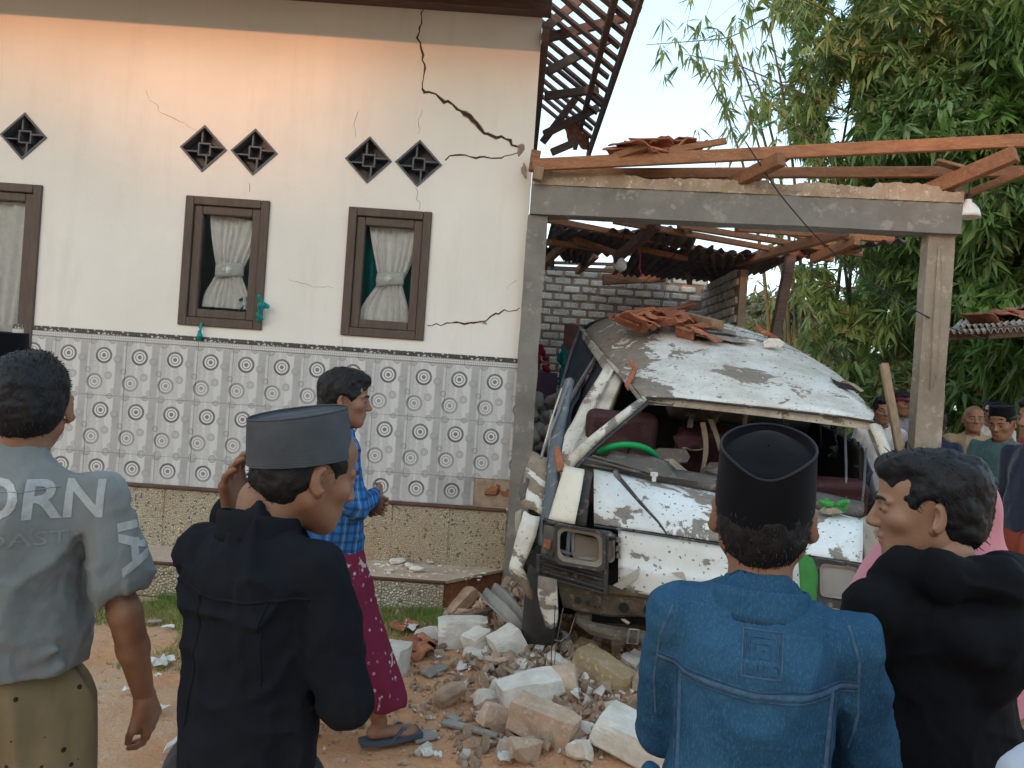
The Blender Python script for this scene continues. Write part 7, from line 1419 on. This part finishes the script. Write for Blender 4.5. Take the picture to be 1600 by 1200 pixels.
# ================================================= RUBBLE IN FRONT OF THE VAN
M['limestone'] = mat('white_limestone', (.74, .70, .63), (.56, .50, .42), 9, .9, .8, 30, vary=.25, c3=(.66, .64, .60), bd=.010)
M['pinkstone'] = mat('peach_brick', (.60, .43, .31), (.44, .30, .21), 9, .95, .8, 30, vary=.2, c3=(.58, .50, .42), bd=.010)
M['yellowstone'] = mat('ochre_block', (.44, .33, .19), (.34, .24, .13), 7, .95, .7, 30, vary=.1, c3=(.52, .46, .36), bd=.010)
M['chunk'] = mat('earthy_rubble', (.50, .36, .26), (.36, .25, .17), 9, .95, .8, 30, vary=.45, c3=(.48, .41, .33), bd=.012)
M['whitebit'] = mat('white_plaster_shard', (.68, .68, .66), (.58, .57, .54), 12, .8, .3, 50)
def put_block(px, py, s, yaw, tilt, mt, lab, seed, zc=None, roll=0, cut=.012, nm='stone_block', cat='stone block', grp=None, rough=.006):
    c = gpz(px, py, s[2] * .45 if zc is None else zc); V, F = block(s, seed, cut, rough); R = rotm(roll, tilt, yaw); c = c + np.array([0, 0, gh(c[0], c[1])])
    return mk(nm, V @ R.T + c, F, M[mt], label=lab, cat=cat, group=grp, smooth=False)
B = [
 (722, 1006, (.29, .15, .15), rad(6), rad(-3), 'limestone', 'long white block with a straight top edge, farthest left in front of the van', 1),
 (606, 1036, (.22, .16, .15), rad(-4), rad(2), 'limestone', 'squarish white block beside the walking man', 2),
 (748, 1022, (.15, .13, .14), rad(35), rad(-20), 'limestone', 'small rough white block leaning beside the long white block', 3),
 (792, 1032, (.17, .14, .15), rad(25), rad(-25), 'limestone', 'rough cream block left of the short corrugated piece', 4),
 (826, 1106, (.30, .14, .13), rad(20), rad(-12), 'limestone', 'clean white stone beam lying diagonally in the middle of the heap', 5),
 (880, 1096, (.12, .13, .15), rad(-12), rad(-12), 'pinkstone', 'tan half brick standing on end against the white beam', 6),
 (942, 1076, (.34, .15, .13), rad(-42), rad(14), 'yellowstone', 'long ochre block sloping down to the right below the van', 7),
 (850, 1150, (.30, .15, .14), rad(-22), rad(8), 'pinkstone', 'big pinkish block at the bottom of the heap', 8),
 (995, 1178, (.34, .24, .13), rad(-30), rad(10), 'limestone', 'large pale cut block at the bottom edge beside the denim jacket', 9),
 (1028, 1138, (.17, .15, .15), rad(-15), rad(-6), 'pinkstone', 'peach brick touching the denim jacket elbow', 10),
 (884, 1072, (.12, .10, .09), rad(30), rad(20), 'limestone', 'small white block behind the tan half brick', 11),
 (720, 946, (.26, .13, .11), rad(40), rad(-38), 'pinkstone', 'tall tan stone leaning against the end of the step', 12),
 (738, 968, (.24, .12, .09), rad(20), rad(-15), 'chunk', 'brown slab behind the long white block', 13),
 (914, 1040, (.12, .11, .10), rad(50), rad(-20), 'yellowstone', 'small sandy block at the upper end of the ochre block', 14),
 (1042, 1060, (.09, .08, .18), rad(0), rad(8), 'chunk', 'narrow upright tan brick beside the jacket sleeve', 15),
 (765, 944, (.14, .10, .06), rad(10), rad(4), 'terra', 'red brick under the corrugated sheet', 16),
 (1065, 1190, (.25, .2, .12), rad(10), rad(4), 'limestone', 'pale block partly behind the denim jacket', 17),
 (660, 1050, (.16, .10, .05), rad(-10), rad(4), 'chunk', 'flat tan clod right of the squarish white block', 18),
 (712, 1070, (.12, .11, .05), rad(0), rad(0), 'chunk', 'round flat clod in front of the long white block', 19),
 (748, 1080, (.13, .09, .09), rad(70), rad(20), 'chunk', 'brown pointed clod left of the white beam', 20),
 (704, 1058, (.07, .06, .07), rad(0), rad(0), 'chunk', 'small tan clod beside the round flat one', 21),
 (740, 1043, (.12, .09, .05), rad(10), rad(10), 'limestone', 'cream shard below the small rough white block', 22)]
for b in B: put_block(*b[:7], b[7], cut=.035 if b[5] == 'chunk' else .012, rough=.012 if b[5] == 'chunk' else .005) if 0 else put_block(b[0], b[1], b[2], b[3], b[4], b[5], b[6], b[7], cut=.035 if b[5] == 'chunk' else .012, rough=.014 if b[5] == 'chunk' else .005)
hb = [(668, 1002), (770, 1062), (812, 1062), (700, 1100), (905, 1120), (960, 1035), (985, 1065), (1000, 1100), (925, 1160), (775, 1130), (860, 1062), (1010, 1040), (760, 1105), (935, 1120), (900, 1190), (820, 1190), (880, 1030), (955, 1150)]
for k, (x, y) in enumerate(hb): put_block(x, y, (rnd.uniform(.09, .17), rnd.uniform(.08, .12), rnd.uniform(.06, .10)), rnd.uniform(0, 3), rnd.uniform(-.4, .4), ('limestone', 'pinkstone', 'limestone', 'chunk')[k % 4], 'broken half of a pale building block lying in the heap before the van', 30 + k, roll=rnd.uniform(-.4, .4), cut=.022, rough=.010, grp='broken half blocks in the heap')
# corrugated fibre sheets among the rubble
def csheet(corners, lab, waves, seed, amp=.02, jag=.04):
    c = [at(x, y, d) for x, y, d in corners]; V = corr('corrugated_sheet', *c, None, M['fibre'], seed=seed, waves=waves, amp=amp, jag=jag, th=.008); V['label'] = lab; V['category'] = 'corrugated sheet'; return V
csheet([(750, 921, 4.62), (777, 916, 4.68), (838, 973, 4.42), (808, 993, 4.32)], 'grey corrugated sheet leaning down to the right against the rubble', 2, 1, .022, .03)
csheet([(758, 990, 4.55), (790, 982, 4.62), (796, 1020, 4.35), (768, 1022, 4.3)], 'short grey corrugated scrap behind the rough white block', 2, 2, .016, .1)
csheet([(800, 1038, 4.45), (800, 1064, 4.15), (893, 1068, 4.15), (893, 1036, 4.45)], 'flat grey corrugated piece in front of the van wheel', 2, 3, .014, .02)
csheet([(888, 1128, 3.75), (888, 1142, 3.62), (968, 1134, 3.68), (968, 1116, 3.82)], 'narrow grey corrugated strip in front of the ochre block', 1, 4, .012, .05)
csheet([(960, 1118, 3.85), (960, 1128, 3.76), (1005, 1122, 3.8), (1005, 1112, 3.9)], 'thin grey strip at the right end of the corrugated strip', 1, 5, .01, .05)
for k, (pts, lab) in enumerate((([(686, 1138), (700, 1133), (778, 1158), (775, 1163)], 'thin dark slate shard lying alone at the front'), ([(694, 1128), (702, 1124), (722, 1134), (712, 1137)], 'small grey slate chip behind the dark slate shard'), ([(655, 1060), (690, 1052), (700, 1062), (672, 1070)], 'blue grey slate piece left of the clods'), ([(640, 1148), (680, 1146), (684, 1158), (650, 1164)], 'grey-green slate under the walking man sandal'))):
    q = [gpz(x, y, .012) + (0, 0, gh(*gpz(x, y, 0)[:2])) for x, y in pts]; mk('slate_shard', *prism(q, (0, 0, .010)), M['fibre'], label=lab, cat='slate shard')
for k, (a, b, r_) in enumerate((((688, 978, 4.95), (770, 953, 4.8), .009), ((692, 983, 4.9), (764, 958, 4.78), .009), ((676, 985, 4.95), (708, 972, 4.9), .004))): mk('metal_rod', *tube([at(*a), at(*b)], r_, 6), M['wire'], label=['upper black rod lying across the rubble by the step', 'lower black rod parallel to the first', 'thin black stick end near the grass'][k], cat='rod')
# terracotta scraps
for k, (x, y) in enumerate(((650, 1012), (664, 1020), (642, 1018), (672, 1010), (655, 1028), (632, 984), (780, 935), (800, 930), (812, 948))):
    c = gpz(x, y, .03); V, F = pan_tile(k); V = V * (.55, .4, 1.0); mk('tile_scrap', V @ rotm(rnd.uniform(-.3, .3), rnd.uniform(-.3, .3), rnd.uniform(0, 6)).T + c + (0, 0, gh(c[0], c[1])), F, M['terra'], label='broken terracotta roof tile piece lying in the rubble beside the step end', cat='roof tile', group='tile scraps in the rubble')
# loose medium chunks, individually, then gravel as stuff
cm = []
for k in range(10): V, F = rock((1, 1, .75), 500 + k, 15); cm.append(mesh_of('rubble_chunk', V, F, M['chunk' if k % 4 else 'limestone']))
k = 0; tries = 0; rs = np.random.RandomState(77)
while k < 298 and tries < 9000:
    tries += 1; px = rs.uniform(600, 1080); py = rs.uniform(925, 1199); dens = math.exp(-((px - 830 - (py - 1050) * .55) / 150) ** 2)
    if rs.rand() > dens + .03: continue
    c = gpz(px, py, .02); 
    if c[1] > 5.15 and c[0] < -.2: continue
    s = .032 + .07 * rs.rand() ** 2.2 * (.6 + dens); z = gh(c[0], c[1]); o = inst('rubble_chunk', cm[rs.randint(10)], None, (c[0], c[1], z + s * .22), (rs.uniform(0, 6), rs.uniform(0, 6), rs.uniform(0, 6)), (s * rs.uniform(.8, 1.5), s, s * rs.uniform(.6, 1)), label='small broken masonry lump in the loose rubble before the van', cat='rubble lump', group='loose rubble lumps'); k += 1
# chunks between column, step end and van
for k in range(46):
    px, py, d = rs.uniform(770, 862), rs.uniform(905, 975), rs.uniform(4.9, 5.4); c = at(px, py, d); s = rs.uniform(.05, .12)
    inst('rubble_chunk', cm[rs.randint(10)], None, (c[0], c[1], min(c[2], .32)), (rs.uniform(0, 6), rs.uniform(0, 6), rs.uniform(0, 6)), (s * 1.3, s, s * .9), label='earthy rubble lump wedged between the step end and the van', cat='rubble lump', group='rubble between step and van')
def heap(name, lab, P0, Sz, n, smin, smax, mt, seed, cat='rubble'):
    r2 = np.random.RandomState(seed); V = []; F = []; nn = 0
    for k in range(n):
        q = r2.normal(size=2) * .45; x, y = P0[0] + q[0] * Sz[0], P0[1] + q[1] * Sz[1]; hgt = Sz[2] * math.exp(-(q ** 2).sum() * 1.4); s = smin + (smax - smin) * r2.rand() ** 3; a, b = rock((s * r2.uniform(.8, 1.5), s, s * .7), 900 + k % 60, 9)
        a = a @ rotm(r2.uniform(0, 6), r2.uniform(0, 6), r2.uniform(0, 6)).T + (x, y, gh(x, y) + hgt * r2.uniform(.3, 1) + s * .15); V.append(a); F += [tuple(i + nn for i in f) for f in b]; nn += len(a)
    mk(name, np.concatenate(V), F, M[mt], kind='stuff', label=lab, cat=cat)
heap('gravel', 'fine earthy gravel and crumbs spread over the soil before the van', (.15, 3.9), (1.3, 1.3, .01), 2600, .006, .035, 'chunk', 1, 'gravel')
heap('gravel', 'pale plaster crumbs scattered in the rubble before the van', (.2, 3.9), (1.2, 1.2, .02), 500, .006, .03, 'limestone', 2, 'gravel')
heap('gravel', 'sparse pebbles on the open soil at the left', (-1.5, 4.2), (2.2, 1.1, .0), 900, .005, .02, 'chunk', 3, 'gravel')
heap('rubble_bank', 'bank of broken masonry heaped under the torn van door', (.16, 5.12), (.4, .45, .20), 300, .03, .10, 'chunk', 4)
heap('rubble_bank', 'rubble bank behind the column inside the carport', (.45, 6.5), (.5, .9, .7), 420, .04, .14, 'chunk', 5)
heap('rubble_bank', 'low spread of broken masonry between the blocks before the van', (.30, 4.15), (.62, .55, .05), 300, .025, .09, 'chunk', 6)
heap('rubble_bank', 'pale plaster fragments among the blocks before the van', (.35, 4.0), (.6, .6, .06), 160, .025, .08, 'limestone', 7)
# rubble and crumbs on the step
for k, (x, y, s, lab) in enumerate(((622, 876, (.14, .09, .05), 'largest white stone on the step'), (652, 888, (.13, .08, .05), 'tan white stone in the middle of the step rubble'), (640, 884, (.08, .07, .05), 'greyish stone between the two larger ones on the step'), (672, 878, (.06, .05, .02), 'flat shard right on the step'), (608, 890, (.08, .04, .02), 'flat tan flake left on the step edge'))):
    V, F = rock(s, 600 + k, 22); mk('stone', V + gpz(x, y, .25 + s[2] * .3), F, M['limestone'], label=lab, cat='stone')
V = []; F = []; nn = 0
for k in range(150):
    x, y = rs.uniform(-1.2, -.1), rs.uniform(5.28, 5.64); s = rs.uniform(.006, .03); a, b = rock((s * 1.4, s, s * .5), 700 + k % 40, 8); a = a + (x, y, .242); V.append(a); F += [tuple(i + nn for i in f) for f in b]; nn += len(a)
mk('crumbs', np.concatenate(V), F, M['limestone'], kind='stuff', label='plaster crumbs scattered on the step top', cat='crumbs')
# white litter
for k, (x, y, s, lab) in enumerate(((632, 985, .07, 'torn white paper upright in the grass'), (642, 993, .09, 'white paper lying at the grass edge'), (246, 1040, .10, 'white plastic scrap left of the black shirt'), (262, 1036, .07, 'small white plastic scrap nearest the black shirt'), (200, 1084, .05, 'grey white chip on the soil near the hanging hand'),
        (236, 1115, .12, 'crumpled pale bag on the soil below the hand'), (246, 1060, .03, 'tiny white chip above the crumpled bag'), (684, 1186, .04, 'white shard at the bottom edge'), (790, 1198, .07, 'white plaster piece cut by the bottom edge'), (683, 1042, .03, 'white pebble between the blocks'), (665, 1178, .05, 'upright white shard at the bottom'), (240, 974, .08, 'grey board scrap on the grass'), (262, 985, .06, 'white scrap on the grass'), (283, 1178, .12, 'pale crumpled rag beside the black shirt'), (787, 1058, .10, 'white plaster plate in the heap'))):
    c = gpz(x, y, .01); c[2] += gh(c[0], c[1]); r2 = np.random.RandomState(k); G_ = np.array([[(u * s, v * s * .7, .012 + .3 * s * abs(math.sin(3 * u + 2 * v + k)) * (1 if k != 11 else .1)) for u in np.linspace(-.5, .5, 5)] for v in np.linspace(-.5, .5, 4)]); G_ += r2.normal(0, s * .06, G_.shape)
    R = rotm(rad(50) if k in (0, 10) else 0, 0, r2.uniform(0, 6)); mk('litter', *sheet([[R @ p + c for p in r_] for r_ in G_], .003, 0), M['whitebit' if k != 11 else 'fibre'], label=lab, cat='litter')
